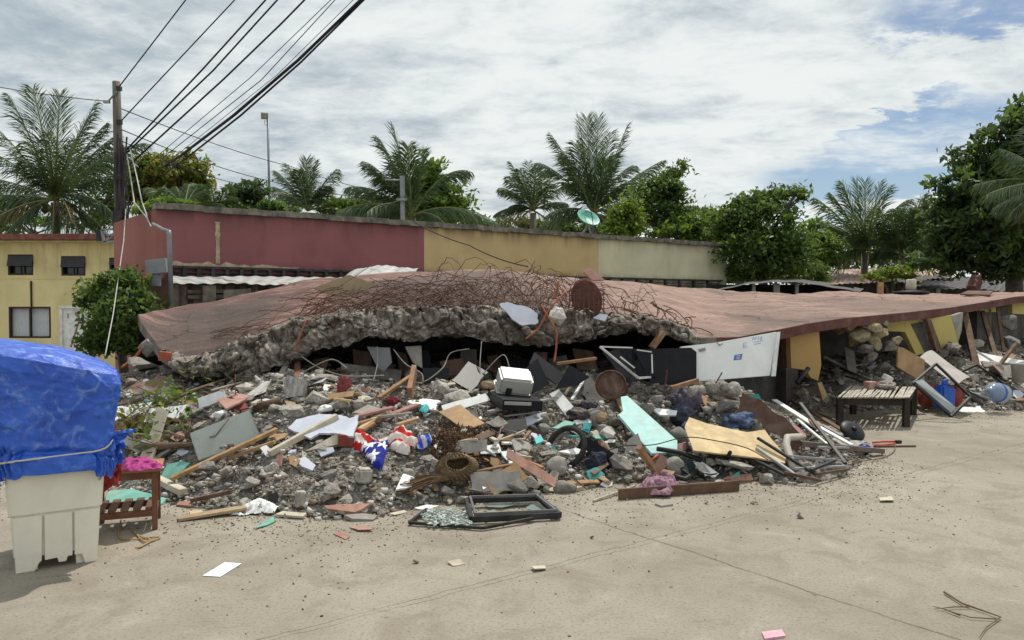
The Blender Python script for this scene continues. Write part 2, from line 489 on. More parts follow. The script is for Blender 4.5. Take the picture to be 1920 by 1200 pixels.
CABLE = mat('black_cable', (.012, .012, .014), .6, .1, 3, 0)
CABLEW = mat('white_cable', (.42, .41, .38), .6, .1, 3, 0)

# ---- rubble mound surface
def mound_material():
    m = bpy.data.materials.new('rubble_ground'); m.use_nodes = True
    nt = m.node_tree; nt.nodes.clear()
    t = N(nt, 'ShaderNodeTexCoord').outputs['Object']
    v = N(nt, 'ShaderNodeTexVoronoi', {'Vector': t, 'Scale': 22.0})
    v2 = N(nt, 'ShaderNodeTexVoronoi', {'Vector': t, 'Scale': 60.0})
    nz = noise_n(nt, t, 2.2, 7, .65, .4)
    c = mixc(nt, smooth(nt, nz, .32, .68), (.155, .138, .115), (.28, .255, .22))  # base colour darkened so gaps between the gravel read as shaded
    vc = N(nt, 'ShaderNodeSeparateColor', {0: v.outputs['Color']}).outputs[0]
    c = mixc(nt, M_(nt, 'MULTIPLY', vc, .4), c, (.38, .355, .32))
    vc2 = N(nt, 'ShaderNodeSeparateColor', {0: v2.outputs['Color']}).outputs[1]
    c = mixc(nt, M_(nt, 'MULTIPLY', smooth(nt, vc2, .55, .9), .6), c, (.09, .08, .07))
    b = N(nt, 'ShaderNodeBsdfPrincipled', {'Base Color': c, 'Roughness': .95, 'Specular IOR Level': .15})
    hh = M_(nt, 'ADD', M_(nt, 'MULTIPLY', v.outputs['Distance'], -1.0), M_(nt, 'MULTIPLY', v2.outputs['Distance'], -.5))
    bp = N(nt, 'ShaderNodeBump', {'Height': hh, 'Strength': .9, 'Distance': .03})
    nt.links.new(bp.outputs[0], b.inputs['Normal'])
    N(nt, 'ShaderNodeOutputMaterial', {'Surface': b.outputs[0]})
    return m
MOUND = mound_material()
mx_ = np.arange(-8.5, 12.0, .03); my_ = np.arange(5.0, 18.0, .03)
MX, MY = np.meshgrid(mx_, my_, indexing='ij')
MZ = Hs(MX, MY)
edge = np.clip(MZ / .12, 0, 1)
MZ = MZ + edge * (fbm(MX * 3.1, MY * 3.1, None, 4, 3) * .055 + (ridge(MX * 7, MY * 7, None, 9) - .6) * .035) - .02 - (1 - edge) * .02
keep = (MZ[:-1, :-1] > -.03) | (MZ[1:, 1:] > -.03)
ii = np.arange(len(mx_) - 1)[:, None] * len(my_) + np.arange(len(my_) - 1)[None, :]
fq = np.stack([ii, ii + len(my_), ii + len(my_) + 1, ii + 1], -1)[keep]
used = np.unique(fq); remap = np.zeros(len(mx_) * len(my_), np.int64); remap[used] = np.arange(len(used))
tag(np_mesh('rubble_mound', np.stack([MX, MY, MZ], -1).reshape(-1, 3)[used], remap[fq], np.full(len(fq), 4), MOUND, smooth_=True), kind='stuff', label='heap of grey crushed concrete and dust under the collapsed roof')

# ================================================================== rock shapes
def hull_rock(seed, n=16, sub=1, squash=(1, .85, .7), rough=.05, round_=0.0):
    rr = random.Random(seed)
    bm = bmesh.new()
    for _ in range(n):
        q = Vector((rr.gauss(0, 1), rr.gauss(0, 1), rr.gauss(0, 1))).normalized() * rr.uniform(.36, .58)
        if round_ == 0: q = Vector([max(-.42, min(.42, c)) for c in q])
        bm.verts.new((q.x * squash[0], q.y * squash[1], q.z * squash[2]))
    g = bmesh.ops.convex_hull(bm, input=bm.verts)
    bmesh.ops.delete(bm, geom=[v for v in bm.verts if not v.link_faces], context='VERTS')
    bmesh.ops.triangulate(bm, faces=bm.faces)
    for _ in range(2):
        bmesh.ops.subdivide_edges(bm, edges=bm.edges, cuts=1, use_grid_fill=True, smooth=round_)
    co = np.array([v.co for v in bm.verts])
    d = fbm(co[:, 0] * 5 + seed, co[:, 1] * 5, co[:, 2] * 5, 3, seed) * rough
    for v, k in zip(bm.verts, d): v.co *= 1 + k * 2
    me = bpy.data.meshes.new('rock'); bm.to_mesh(me); bm.free()
    return me
ROCKS = [hull_rock(s, random.Random(s).randint(12, 20)) for s in range(12)]
SLABROCK = [hull_rock(40 + s, 14, squash=(1.1, .9, .35)) for s in range(6)]
ROUNDS = [hull_rock(80 + s, 22, squash=(1, .85, .75), rough=.03, round_=.55) for s in range(6)]
for me in ROUNDS: me.polygons.foreach_set('use_smooth', [True] * len(me.polygons))
for L_ in (ROCKS, SLABROCK, ROUNDS):
    for me in L_: me.materials.append(CONC)

def rock_at(pos, size, shapes=ROCKS, m=CONC, name='concrete_lump', label='', cat='rubble', group=None, squash=1.0, rot=None):
    me = random.choice(shapes)
    o = bpy.data.objects.new(name, me); COL.objects.link(o)
    o.location = pos
    o.rotation_euler = rot or (random.uniform(-.5, .5), random.uniform(-.5, .5), random.uniform(0, 6.28))
    o.scale = (size * random.uniform(.9, 1.1), size * random.uniform(.85, 1.1), size * squash * random.uniform(.85, 1.1))
    o.material_slots[0].link = 'OBJECT'; o.material_slots[0].material = m
    return tag(o, label, cat, group)

# ================================================================== collapsed roof slab
TOPF = [(262, 600, 9.5), (300, 655, 8.9), (350, 688, 8.55), (400, 682, 8.5), (500, 636, 8.5), (560, 618, 8.5), (640, 604, 8.5), (720, 592, 8.55), (820, 588, 8.6), (920, 590, 8.65), (1010, 596, 8.7), (1100, 598, 8.8), (1180, 600, 8.9), (1240, 610, 9.0), (1310, 634, 9.0), (1385, 632, 9.35), (1460, 618, 9.8), (1520, 606, 10.3), (1580, 597, 10.8), (1700, 586, 12.0), (1780, 577, 13.0), (1850, 566, 14.1), (1905, 556, 15.0), (2060, 549, 17.5)]
BACK = [(258, 585, 9.8), (290, 578, 10.3), (330, 571, 10.8), (400, 560, 11.4), (500, 543, 12.0), (600, 528, 12.5), (680, 517, 13.0), (760, 511, 13.3), (840, 507, 13.5), (920, 508, 13.7), (1000, 514, 14.0), (1080, 521, 14.5), (1150, 526, 15.0), (1230, 532, 15.6), (1300, 541, 16.3), (1360, 546, 17.0), (1430, 548, 17.6), (1500, 549, 18.3), (1580, 550, 19.0), (1650, 550, 20.0), (1720, 552, 20.8), (1780, 553, 21.5), (1850, 553, 22.5), (1990, 553, 25.0)]
def resample(a, n):
    a = np.array([P(*q) for q in a]); t = np.linspace(0, 1, len(a)); tt = np.linspace(0, 1, n)
    return np.stack([np.interp(tt, t, a[:, k]) for k in range(3)], -1)
NU, NV = 240, 60
fr = resample(TOPF, NU); bk = resample(BACK, NU)
_px = fr[:, 0] / fr[:, 1] * F + 960
_k = np.clip((_px - 345) / 40, 0, 1) * np.clip((1310 - _px) / 60, 0, 1)
fr = fr + (bk - fr) * (_k * .085)[:, None]
vv = np.linspace(0, 1, NV)[None, :, None]
S = fr[:, None, :] * (1 - vv) + bk[:, None, :] * vv
uu = np.linspace(0, 1, NU)[:, None]
bulge = np.sin(np.pi * vv[..., 0]) * (.10 * np.exp(-((uu - .38) / .2) ** 2) + .03)
S[..., 2] += bulge + (fbm(S[..., 0] * .9, S[..., 1] * .9, None, 4, 5) * .045 + fbm(S[..., 0] * 2.7, S[..., 1] * 2.7, None, 3, 6) * .015) * np.clip(vv[..., 0] * 6, 0, 1)
SLAB_BVH = BVHTree.FromPolygons([Vector(v) for v in S.reshape(-1, 3)], [[i * NV + j, (i + 1) * NV + j, (i + 1) * NV + j + 1, i * NV + j + 1] for i in range(NU - 1) for j in range(NV - 1)])
def hit_slab(px, py, dflt=10.0):
    h = SLAB_BVH.ray_cast(EYE, ray(px, py).normalized(), 60)
    return h[0] if h[0] is not None else P(px, py, dflt)

def slab_material():
    m = bpy.data.materials.new('faded_red_roof_paint'); m.use_nodes = True
    nt = m.node_tree; nt.nodes.clear()
    t = N(nt, 'ShaderNodeTexCoord').outputs['Object']
    st = N(nt, 'ShaderNodeMapping', {'Vector': t, 'Scale': (.55, 1.5, 1.0), 'Rotation': (0, 0, R(-30))}).outputs[0]
    big = noise_n(nt, t, .5, 6, .6, .6); mid = noise_n(nt, st, 2.4, 9, .7, .9); fine = noise_n(nt, st, 11, 8, .7, .6)
    sep = N(nt, 'ShaderNodeSeparateXYZ', {0: t})
    gr = smooth(nt, sep.outputs[0], -3.2, 3.0)        # the paint is bleached towards the right end
    c = mixc(nt, gr, (.15, .066, .056), (.29, .192, .155))
    c = mixc(nt, M_(nt, 'MULTIPLY', smooth(nt, mid, .46, .62), .5), c, (.42, .28, .225))
    c = mixc(nt, M_(nt, 'MULTIPLY', smooth(nt, fine, .50, .64), .6), c, (.14, .08, .068))
    c = mixc(nt, M_(nt, 'MULTIPLY', smooth(nt, mid, .47, .34), .65), c, (.135, .09, .078))
    c = mixc(nt, M_(nt, 'MULTIPLY', smooth(nt, big, .53, .66), .65), c, (.13, .095, .082))
    # soot patch at the left end, dark wet patch in the middle
    for (cx, cy, cz), rad, k in ((tuple(hit_slab(410, 608)), 1.25, .85), (tuple(hit_slab(850, 535)), 1.7, .7), (tuple(hit_slab(1690, 572)), 2.2, .45), (tuple(hit_slab(1480, 592)), 1.3, .35)):
        dn = N(nt, 'ShaderNodeVectorMath', {0: N(nt, 'ShaderNodeVectorMath', {0: t, 1: (-cx, 10 - cy, -cz)}, operation='ADD').outputs[0], 1: (1.0, .55, 1.0)}, operation='MULTIPLY').outputs[0]
        ln = N(nt, 'ShaderNodeVectorMath', {0: dn}, operation='LENGTH').outputs['Value']
        ln = M_(nt, 'ADD', ln, M_(nt, 'MULTIPLY', M_(nt, 'SUBTRACT', mid, .5), 1.2))
        c = mixc(nt, M_(nt, 'MULTIPLY', smooth(nt, ln, rad, rad * .45), k), c, (.075, .058, .052))
    speck = noise_n(nt, t, 38, 6, .75)
    c = mixc(nt, M_(nt, 'MULTIPLY', smooth(nt, speck, .54, .66), .55), c, (.10, .07, .06))
    c = mixc(nt, M_(nt, 'MULTIPLY', smooth(nt, speck, .44, .34), .35), c, (.44, .33, .28))
    tw = N(nt, 'ShaderNodeVectorMath', {0: t, 1: N(nt, 'ShaderNodeVectorMath', {0: N(nt, 'ShaderNodeTexNoise', {'Vector': t, 'Scale': 1.8, 'Detail': 5}).outputs['Color'], 1: (.8, .8, .8)}, operation='MULTIPLY').outputs[0]}, operation='ADD').outputs[0]
    vo = N(nt, 'ShaderNodeTexVoronoi', {'Vector': tw, 'Scale': .75}, feature='DISTANCE_TO_EDGE').outputs['Distance']
    crk = M_(nt, 'MULTIPLY', smooth(nt, vo, .012, .004), smooth(nt, big, .42, .56))
    c = mixc(nt, M_(nt, 'MULTIPLY', crk, .8), c, (.05, .038, .034))
    b = N(nt, 'ShaderNodeBsdfPrincipled', {'Base Color': c, 'Roughness': .85, 'Specular IOR Level': .25})
    bp = N(nt, 'ShaderNodeBump', {'Height': M_(nt, 'SUBTRACT', M_(nt, 'ADD', mid, M_(nt, 'MULTIPLY', fine, .6)), crk), 'Strength': .6, 'Distance': .04})
    nt.links.new(bp.outputs[0], b.inputs['Normal'])
    N(nt, 'ShaderNodeOutputMaterial', {'Surface': b.outputs[0]})
    return m
SLABM = slab_material()
FASCIA = mat('dark_red_fascia', (.10, .034, .03), .8, .22, 3, .2, 20, dirt=.3, dirtcol=(.28, .17, .13))
UNDER = mat('slab_underside', (.20, .185, .165), .9, .3, 3, .3, 16, dirt=.4, dirtcol=(.1, .09, .08))
bld = thing('collapsed_building', 'collapsed single storey building with fallen faded red concrete roof slab on rubble', 'building', (0, 10, 0))
# slab solid
TH = .13
nrm_down = np.array([0, 0, -TH])
Sb = S + nrm_down
i0 = np.arange(NU - 1)[:, None] * NV + np.arange(NV - 1)[None, :]
ft = np.stack([i0, i0 + NV, i0 + NV + 1, i0 + 1], -1).reshape(-1, 4)
fb = ft[:, ::-1] + NU * NV
sides = []
for i in range(NU - 1):
    a, b_ = i * NV, (i + 1) * NV
    sides.append((a, a + NU * NV, b_ + NU * NV, b_))
    a, b_ = i * NV + NV - 1, (i + 1) * NV + NV - 1
    sides.append((a, b_, b_ + NU * NV, a + NU * NV))
for j in range(NV - 1):
    a, b_ = j, j + 1
    sides.append((a, b_, b_ + NU * NV, a + NU * NV))
    a, b_ = (NU - 1) * NV + j, (NU - 1) * NV + j + 1
    sides.append((a, a + NU * NV, b_ + NU * NV, b_))
allf = np.vstack([ft, fb, np.array(sides)])
mi_ = np.array([0] * len(ft) + [1] * len(fb) + [1 if (min(s_) % (NU * NV)) // NV < 150 and (s_[0] % NV == 0) else 2 for s_ in sides])
slab = np_mesh('roof_slab', np.vstack([S.reshape(-1, 3), Sb.reshape(-1, 3)]), allf, np.full(len(allf), 4), [SLABM, UNDER, FASCIA], parent=bld, loc=(0, 10, 0), smooth_=False, mi=mi_)
slab.data.polygons.foreach_set('use_smooth', (mi_ == 0))

# broken reinforced edge beam hanging along the front
BOT = [(300, 672, 8.85), (350, 704, 8.6), (430, 710, 8.55), (520, 688, 8.55), (600, 652, 8.55), (700, 634, 8.6), (800, 634, 8.65), (860, 630, 8.65), (930, 644, 8.7), (1000, 648, 8.7), (1080, 644, 8.75), (1150, 628, 8.85), (1220, 628, 8.95), (1312, 640, 9.0)]
TOPB = [(292, 650, 9.02), (345, 680, 8.7), (400, 668, 8.75), (500, 620, 8.85), (560, 600, 8.85), (640, 588, 8.85), (720, 578, 8.9), (820, 573, 8.95), (920, 574, 8.98), (1000, 580, 9.0), (1080, 584, 9.05), (1150, 588, 9.15), (1230, 604, 9.2), (1318, 631, 9.12)]
def by_px(lst, n):
    xs = [q[0] for q in lst]; t = np.linspace(xs[0], xs[-1], n)
    return np.array([P(x, np.interp(x, xs, [q[1] for q in lst]), np.interp(x, xs, [q[2] for q in lst])) for x in t])
NB, MBn = 760, 60
tb, bb = by_px(TOPB, NB), by_px(BOT, NB)
ang = np.linspace(0, 1, MBn)
V = np.zeros((NB, MBn, 3))
ends = np.minimum(1, np.minimum(np.arange(NB), NB - 1 - np.arange(NB)) / 30.0)
for j, s in enumerate(ang):
    if s < .72:      # front face, top to bottom
        q = s / .72
        V[:, j] = tb * (1 - q) + bb * q
        V[:, j, 1] -= (.17 * np.sin(np.pi * min(1, q * 1.05)) + .05 * min(1, q * 4)) * ends
        V[:, j, 2] += .07 * np.sin(np.pi * min(1, q * 2.2)) * ends
    else:            # underside, going back
        q = (s - .72) / .28
        V[:, j] = bb
        V[:, j, 1] += q * .55 - .05 * (1 - q)
        V[:, j, 2] += q * .10
X_, Y_, Z_ = V[..., 0], V[..., 1], V[..., 2]
wx_, wy_, wz_ = (q + fbm(X_ * 4 + k, Y_ * 4, Z_ * 4, 3, 70 + k) * .05 for k, q in enumerate((X_, Y_, Z_)))
f1, f2, cr = worley(wx_ * 4.2, wy_ * 4.2, wz_ * 5.5, 3); g1, g2, cr2 = worley(wx_ * 10, wy_ * 10, wz_ * 12, 13); h1, h2, cr3 = worley(X_ * 24, Y_ * 24, Z_ * 26, 23)
dis = fbm(X_ * 1.9, Y_ * 1.9, Z_ * 1.9, 3, 21) * .07 + (cr - .5) * .17 * (.5 + np.abs(fbm(X_ * 1.3, Y_, Z_, 2, 91)) * 1.5) - .05 * np.exp(-(f2 - f1) * 14) + (cr2 - .5) * .085 - .03 * np.exp(-(g2 - g1) * 14) + (cr3 - .5) * .035
dis *= np.clip(ends[:, None] * 1.2, .15, 1) * np.where(np.arange(60) < 2, .3, 1.0)[None, :]
V[..., 1] -= dis
V[..., 2] += fbm(X_ * 4, Y_ * 4, Z_ * 4, 3, 51) * .05 + (cr2 - .5) * .05
BEAM = mat('broken_concrete', (.27, .24, .205), .95, .5, 8, .9, 26, dirt=.8, dirtcol=(.085, .065, .052), dscale=2.2)
be = grid_mesh('broken_edge', V, BEAM, parent=slab, loc=(0, 10, 0))
be.location = (0, 0, 0)
tag(be, 'jagged grey broken concrete edge beam')
# side walls holding the slab up; rear wall added to block light from behind
WDARK = mat('dark_plaster', (.125, .118, .11), .95, .35, 2.5, .3, 16, dirt=.5, dirtcol=(.05, .047, .043))  # dark grey plaster mottled nearer to black
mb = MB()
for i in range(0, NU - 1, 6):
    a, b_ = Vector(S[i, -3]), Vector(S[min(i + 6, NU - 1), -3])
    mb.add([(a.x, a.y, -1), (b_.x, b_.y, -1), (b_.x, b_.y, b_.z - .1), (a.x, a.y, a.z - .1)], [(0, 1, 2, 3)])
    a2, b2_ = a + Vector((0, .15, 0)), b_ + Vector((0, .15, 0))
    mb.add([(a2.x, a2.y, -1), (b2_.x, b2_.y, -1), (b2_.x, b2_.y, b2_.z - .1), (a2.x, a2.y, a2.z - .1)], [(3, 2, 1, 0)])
mb.build('light_block_wall', WDARK, parent=bld, recalc=False)
for pxa, da in ((1480, 11.6), (1835, 15.8)):
    mb = MB()
    a = P(pxa, 620, da); b_ = a + Vector((1.3, 1.0, 0)).normalized().cross(Vector((0, 0, 1))) * -4.0
    h0 = 1.15 if pxa < 1500 else 1.45
    mb.beam((a.x, a.y, h0 / 2), (b_.x, b_.y, h0 / 2), .15, h0)
    mb.build('inner_wall', WDARK, parent=bld)
# dark inner partition behind the white door and behind the right opening
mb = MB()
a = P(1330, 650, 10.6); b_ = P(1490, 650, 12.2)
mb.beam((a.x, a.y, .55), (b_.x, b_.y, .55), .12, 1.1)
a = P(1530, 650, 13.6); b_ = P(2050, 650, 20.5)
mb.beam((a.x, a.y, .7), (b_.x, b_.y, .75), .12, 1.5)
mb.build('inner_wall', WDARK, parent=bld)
# ================================================================== long wall behind
def wd(px): return 15.0 * 2575.0 / (2880.0 - px)
def wp(px, z):
    p = P(px, 565, wd(px)); return Vector((p.x, p.y, z))
def stained(key, col, seed, streak=.5, topdark=True, z0=2.3, z1=3.38, dark=(.06, .05, .042)):
    m = bpy.data.materials.new(key); m.use_nodes = True
    nt = m.node_tree; nt.nodes.clear()
    t = N(nt, 'ShaderNodeTexCoord').outputs['Object']
    tv = N(nt, 'ShaderNodeMapping', {'Vector': t, 'Location': (seed, seed * 2, 0), 'Scale': (1, 1, .12)}).outputs[0]
    big = noise_n(nt, t, .7, 6, .6, .4); sk = noise_n(nt, tv, 2.2, 8, .7, .2); mid = noise_n(nt, t, 3, 8, .7, .4)
    c = mixc(nt, smooth(nt, big, .3, .7), tuple(q * .86 for q in col), tuple(q * 1.1 for q in col))
    c = mixc(nt, M_(nt, 'MULTIPLY', smooth(nt, sk, .5, .75), streak * .5), c, tuple(q * .62 for q in col))
    z = N(nt, 'ShaderNodeSeparateXYZ', {0: t}).outputs[2]
    top = M_(nt, 'MULTIPLY', smooth(nt, M_(nt, 'SUBTRACT', z, M_(nt, 'MULTIPLY', sk, .8)), z1 - .85, z1 - .3), smooth(nt, sk, .40, .62))
    bot = M_(nt, 'MULTIPLY', smooth(nt, M_(nt, 'ADD', z, M_(nt, 'MULTIPLY', mid, .5)), z0 + .42, z0 + .2), smooth(nt, mid, .40, .6))
    c = mixc(nt, M_(nt, 'MULTIPLY', M_(nt, 'MAXIMUM', top, bot), streak), c, dark)
    b = N(nt, 'ShaderNodeBsdfPrincipled', {'Base Color': c, 'Roughness': .9, 'Specular IOR Level': .2})
    bp = N(nt, 'ShaderNodeBump', {'Height': mid, 'Strength': .2, 'Distance': .02}); nt.links.new(bp.outputs[0], b.inputs['Normal'])
    N(nt, 'ShaderNodeOutputMaterial', {'Surface': b.outputs[0]})
    MATS[key] = m
    return m
MAROON = stained('maroon_plaster', (.285, .112, .118), 1.0, .75)
TAN = stained('tan_plaster', (.56, .42, .215), 5.0, .8)
PALE = stained('pale_cream_plaster', (.60, .56, .385), 9.0, .55)
COPE = mat('mossy_coping', (.20, .18, .15), .95, .4, 4, .5, 20, dirt=.7, dirtcol=(.055, .05, .042))
PATCH = mat('cement_patch', (.44, .34, .24), .9, .25, 8, .4, 24)
ZT = 3.38
wall = thing('long_wall', 'long plastered building wall painted maroon, tan and pale cream under mossy coping', 'wall', wp(800, 0))
wdir = (wp(1300, 0) - wp(305, 0)).normalized(); wn = Vector((wdir.y, -wdir.x, 0))
def wall_sec(name, a, b, m, z0=-.9, z1=ZT, off=0.0, th=.2):
    mb = MB(); A, B = wp(a, 0), wp(b, 0)
    o = -wn * (th / 2 - off)
    mb.beam((A.x + o.x, A.y + o.y, (z0 + z1) / 2), (B.x + o.x, B.y + o.y, (z0 + z1) / 2), th, z1 - z0)
    return mb.build(name, m, parent=wall)
tag(wall_sec('wall_section', 306, 795, MAROON), 'maroon wall section')
tag(wall_sec('wall_section', 795.5, 1121, TAN), 'tan stained wall section')
tag(wall_sec('wall_section', 1121.5, 1362, PALE), 'pale cream wall section')
mb = MB()
A, B = wp(292, 0), wp(1366, 0); n_ = 60
for i in range(n_):
    a = A.lerp(B, i / n_); b = A.lerp(B, (i + 1) / n_)
    zz = ZT + .06 + random.uniform(-.012, .012)
    o = -wn * (.07 + random.uniform(-.012, .012))
    mb.beam((a.x + o.x, a.y + o.y, zz), (b.x + o.x, b.y + o.y, zz), .34, .12)
mb.build('coping', COPE, parent=wall)
# cement patches: a ragged vertical chase and the ragged strip under the maroon paint
mb = MB()
def ragged(pa, z0, z1, w, horiz=False, pb=None):
    n = 22; L = []; Rr = []
    for i in range(n + 1):
        f = i / n
        if not horiz:
            c = wp(pa, z0 + (z1 - z0) * f); ww = w * random.uniform(.7, 1.35)
            L.append(c - wdir * ww / 2 + wn * .012); Rr.append(c + wdir * ww / 2 + wn * .012)
        else:
            c = wp(pa + (pb - pa) * f, z0); ww = w * random.uniform(.4, 1.4) * (1 - .75 * f)
            L.append(c + wn * .012); Rr.append(c + Vector((0, 0, ww)) + wn * .012)
    vs = L + Rr + [q - wn * .02 for q in L] + [q - wn * .02 for q in Rr]; k = n + 1
    fs = []
    for i in range(n):
        fs += [(i, i + 1, k + i + 1, k + i), (i, 2 * k + i, 2 * k + i + 1, i + 1), (k + i, k + i + 1, 3 * k + i + 1, 3 * k + i)]
    mb.add(vs, fs)
ragged(409, 2.36, 3.2, .09); ragged(312, 2.30, 0, .11, True, 560)
mb.build('cement_patch', PATCH, parent=wall)
# louvre block band under the wall
LOUV = mat('dark_louvre', (.035, .032, .036), .7, .4, 5, .2, 20, dirt=.3, dirtcol=(.2, .19, .18))  # near-black with paler grey mottling
mb = MB()
for i in range(40):
    a = 318 + i * 26.5
    if a > 1350: break
    for zz in (2.0, 2.27):
        A, B = wp(a, zz), wp(a + 26, zz); mb.beam(A + wn * .05, B + wn * .05, .1, .045)
    A = wp(a, 2.0) + wn * .05; mb.beam(A, A + Vector((0, 0, .27)), .1, .07, up=wdir)
    for q in (.09, .17):
        A, B = wp(a + 3, 2.0 + q), wp(a + 24, 2.0 + q); mb.beam(A + wn * .045, B + wn * .045, .05, .02)
tag(mb.build('louvre_band', LOUV, parent=wall), 'black louvre block band')
# side return of the maroon building
mb = MB()
a = wp(304.5, 0); c = P(224, 565, 17.6)
mb.beam((a.x, a.y, 1.25), (c.x, c.y, 1.25), .2, 4.24)
SIDE = stained('maroon_side_plaster', (.30, .128, .108), 3.0, .4)
mb.build('side_wall', SIDE, parent=wall)
# small rebar ladder in the slot of the side wall
mb = MB()
for s in (0, 1):
    q = P(279 + 7 * s, 392, 15.2); q2 = P(279 + 7 * s, 420, 15.2); mb.tube([q, q2], .012, 5)
for k in range(6): mb.tube([P(279, 393 + k * 5, 15.2), P(286, 394 + k * 5, 15.2)], .012, 5)
tag(mb.build('steel_ladder', RUST), 'short rusty rebar ladder sticking up on the maroon side wall', 'ladder')

# ================================================================== lean-to shed under the wall
shed = thing('lean_to_shed', 'lean-to shed of weathered planks with white corrugated roof against the maroon wall', 'shed', P(450, 565, 13.6) * 1.0)
CORR = mat('white_corrugated_iron', (.42, .42, .415), .6, .3, 3.5, .1, 20, metal=.1, dirt=.85, dirtcol=(.17, .155, .14))
RCORR = mat('rusty_corrugated_iron', (.40, .26, .215), .8, .22, 1.2, .2, 20, dirt=.6, dirtcol=(.62, .60, .58), dscale=1.0)
SHEDW = mat('weathered_plank', (.20, .17, .14), .9, .35, 6, .3, 30, dirt=.5, dirtcol=(.07, .06, .05))
def corrugated(corners, n=60, k=8, amp=.02, pitch=.11, seed=0, warp=.03):
    a, b, c, d = [Vector(q) for q in corners]     # a-b front edge, d-c back edge
    L = (b - a).length; n = max(8, int(L / pitch * 6))
    V = np.zeros((n, k, 3)); nr = (b - a).cross(d - a).normalized()
    for i in range(n):
        for j in range(k):
            u, v = i / (n - 1), j / (k - 1)
            p = a.lerp(b, u).lerp(d.lerp(c, u), v)
            s = math.sin(u * L / pitch * 2 * math.pi)
            p = p + nr * (amp * s + warp * float(vnoise(np.array(u * 5 + seed), np.array(v * 3.0), None, seed)))
            V[i, j] = p
    return V
grid_mesh('roof', corrugated((P(322, 530, 13.2), P(600, 534, 15.0), P(650, 519, 16.4), P(318, 517, 14.7)), pitch=.24, amp=.010, warp=.015), CORR, parent=shed, loc=tuple(shed.location)).location = (0, 0, 0)
mb = MB()
for px in (330, 345, 372, 392, 410, 432, 455, 478, 510, 540, 575):
    dd = 13.5 + (px - 330) / 270 * 1.7
    a = P(px, 528, dd); mb.beam((a.x, a.y, -.3), (a.x, a.y, a.z - .02), .1 if px % 4 else .16, .06, up=(0, 1, 0))
for py in (547, 557):
    mb.beam(P(352, py, 13.55), P(470, py - 2, 14.3), .05, .06)
mb.beam(P(380, 551, 13.6), P(405, 551, 13.7), .03, .3); mb.beam(P(420, 556, 13.7), P(470, 552, 14.2), .03, .22)
mb.build('plank_frame', SHEDW, parent=shed)
mb = MB()
a, b = P(325, 560, 14.3), P(660, 560, 16.4)
mb.beam((a.x, a.y, .6), (b.x, b.y, .6), .06, 2.6); mb.build('back_wall', WDARK, parent=shed)
# crumpled white roofing sheet further right
V = corrugated((P(600, 536, 13.0), P(770, 512, 13.6), P(790, 503, 14.6), P(690, 500, 15.2)), pitch=.25, amp=.008, warp=.06, seed=3)
tag(grid_mesh('roofing_sheet', V, CORR, loc=tuple(P(690, 520, 14))), 'crumpled white roofing sheet lying on the back edge of the red slab', 'roofing sheet')
V = corrugated((P(770, 512, 13.5), P(850, 508, 14.0), P(860, 504, 14.6), P(790, 504, 14.6)), pitch=.25, warp=.07, seed=5)

# pipe, meter box
pp = thing('steel_pipe', 'upright galvanised pipe with bent top beside the grey meter box', 'pipe', P(320, 575, 12.2))
MB().tube([P(322, 590, 12.2), P(317, 440, 12.2), P(316, 432, 12.2)], .037, 10).build('pipe', STEEL, parent=pp, smooth_=True)
MB().tube([P(316, 433, 12.2), P(306, 430, 12.4), P(294, 423, 12.7), P(287, 420, 13.0)], .024, 8).build('bent_arm', STEEL, parent=pp, smooth_=True)
mb = MB(); c = P(294, 500, 12.6)
mb.box(c, (.30, .2, .24), Euler((0, R(-8), R(14))).to_matrix())
mb.box(c + Vector((-.02, 0, -.22)), (.12, .15, .2))
tag(mb.build('meter_box', STEEL, bevel=.01), 'grey steel meter box on a post by the maroon wall corner', 'meter box')
mb = MB(); a = P(297, 520, 12.9); mb.beam((a.x, a.y, 0), (a.x, a.y, 1.98), .42, .08, up=(0, 1, 0))
tag(mb.build('meter_post', BROWNB), 'rust-brown board post carrying the grey meter box', 'post')

# ================================================================== yellow house
house = thing('yellow_house', 'two storey yellow house with flat red roof edge and small dark windows', 'house', (-16, 28, -.9))
YEL = stained('yellow_plaster', (.70, .60, .32), 13.0, .25, z0=-.9, z1=3.6)
D = 26.0
def hp(px, py): return P(px, py, D)
x0, x1 = hp(-120, 500).x, hp(246, 500).x
ztop = hp(0, 452).z
wins = [(15, 477, 62, 516, 'awning'), (115, 480, 160, 517, 'awning'), (205, 483, 232, 506, 'awning'), (17, 575, 95, 634, 'slide')]
door = (114, 577, 172, 704)
# wall with real openings: strips around holes
def wall_with_holes(x0, x1, z0, z1, holes, y, th):
    mb = MB(); xs = sorted({x0, x1, *[h[0] for h in holes], *[h[2] for h in holes]})
    for a, b in zip(xs[:-1], xs[1:]):
        hs = sorted([(h[1], h[3]) for h in holes if h[0] <= a + 1e-6 and h[2] >= b - 1e-6])
        cur = z0
        for lo, hi in hs + [(z1, z1)]:
            if lo - cur > 1e-4: mb.box(((a + b) / 2, y + th / 2, (cur + lo) / 2), (b - a, th, lo - cur))
            cur = hi
    return mb
def to_hole(q): 
    a = hp(q[0], q[3]); b = hp(q[2], q[1]); return (a.x, a.z, b.x, b.z)
holes = [to_hole(w) for w in wins] + [to_hole(door)]
wall_with_holes(x0, x1, -1.2, ztop, holes, D, .18).build('wall', YEL, parent=house)
mb = MB(); mb.box(((x0 + x1) / 2, D + 3.2, (ztop - 1.2) / 2), (x1 - x0, .2, ztop + 1.2)); mb.box((x1 - .1, D + 1.7, (ztop - 1.2) / 2), (.2, 2.8, ztop + 1.2)); mb.build('wall', YEL, parent=house)
REDROOF = mat('red_brown_roof_edge', (.165, .05, .035), .8, .2, 2, .1, 20, dirt=.3)
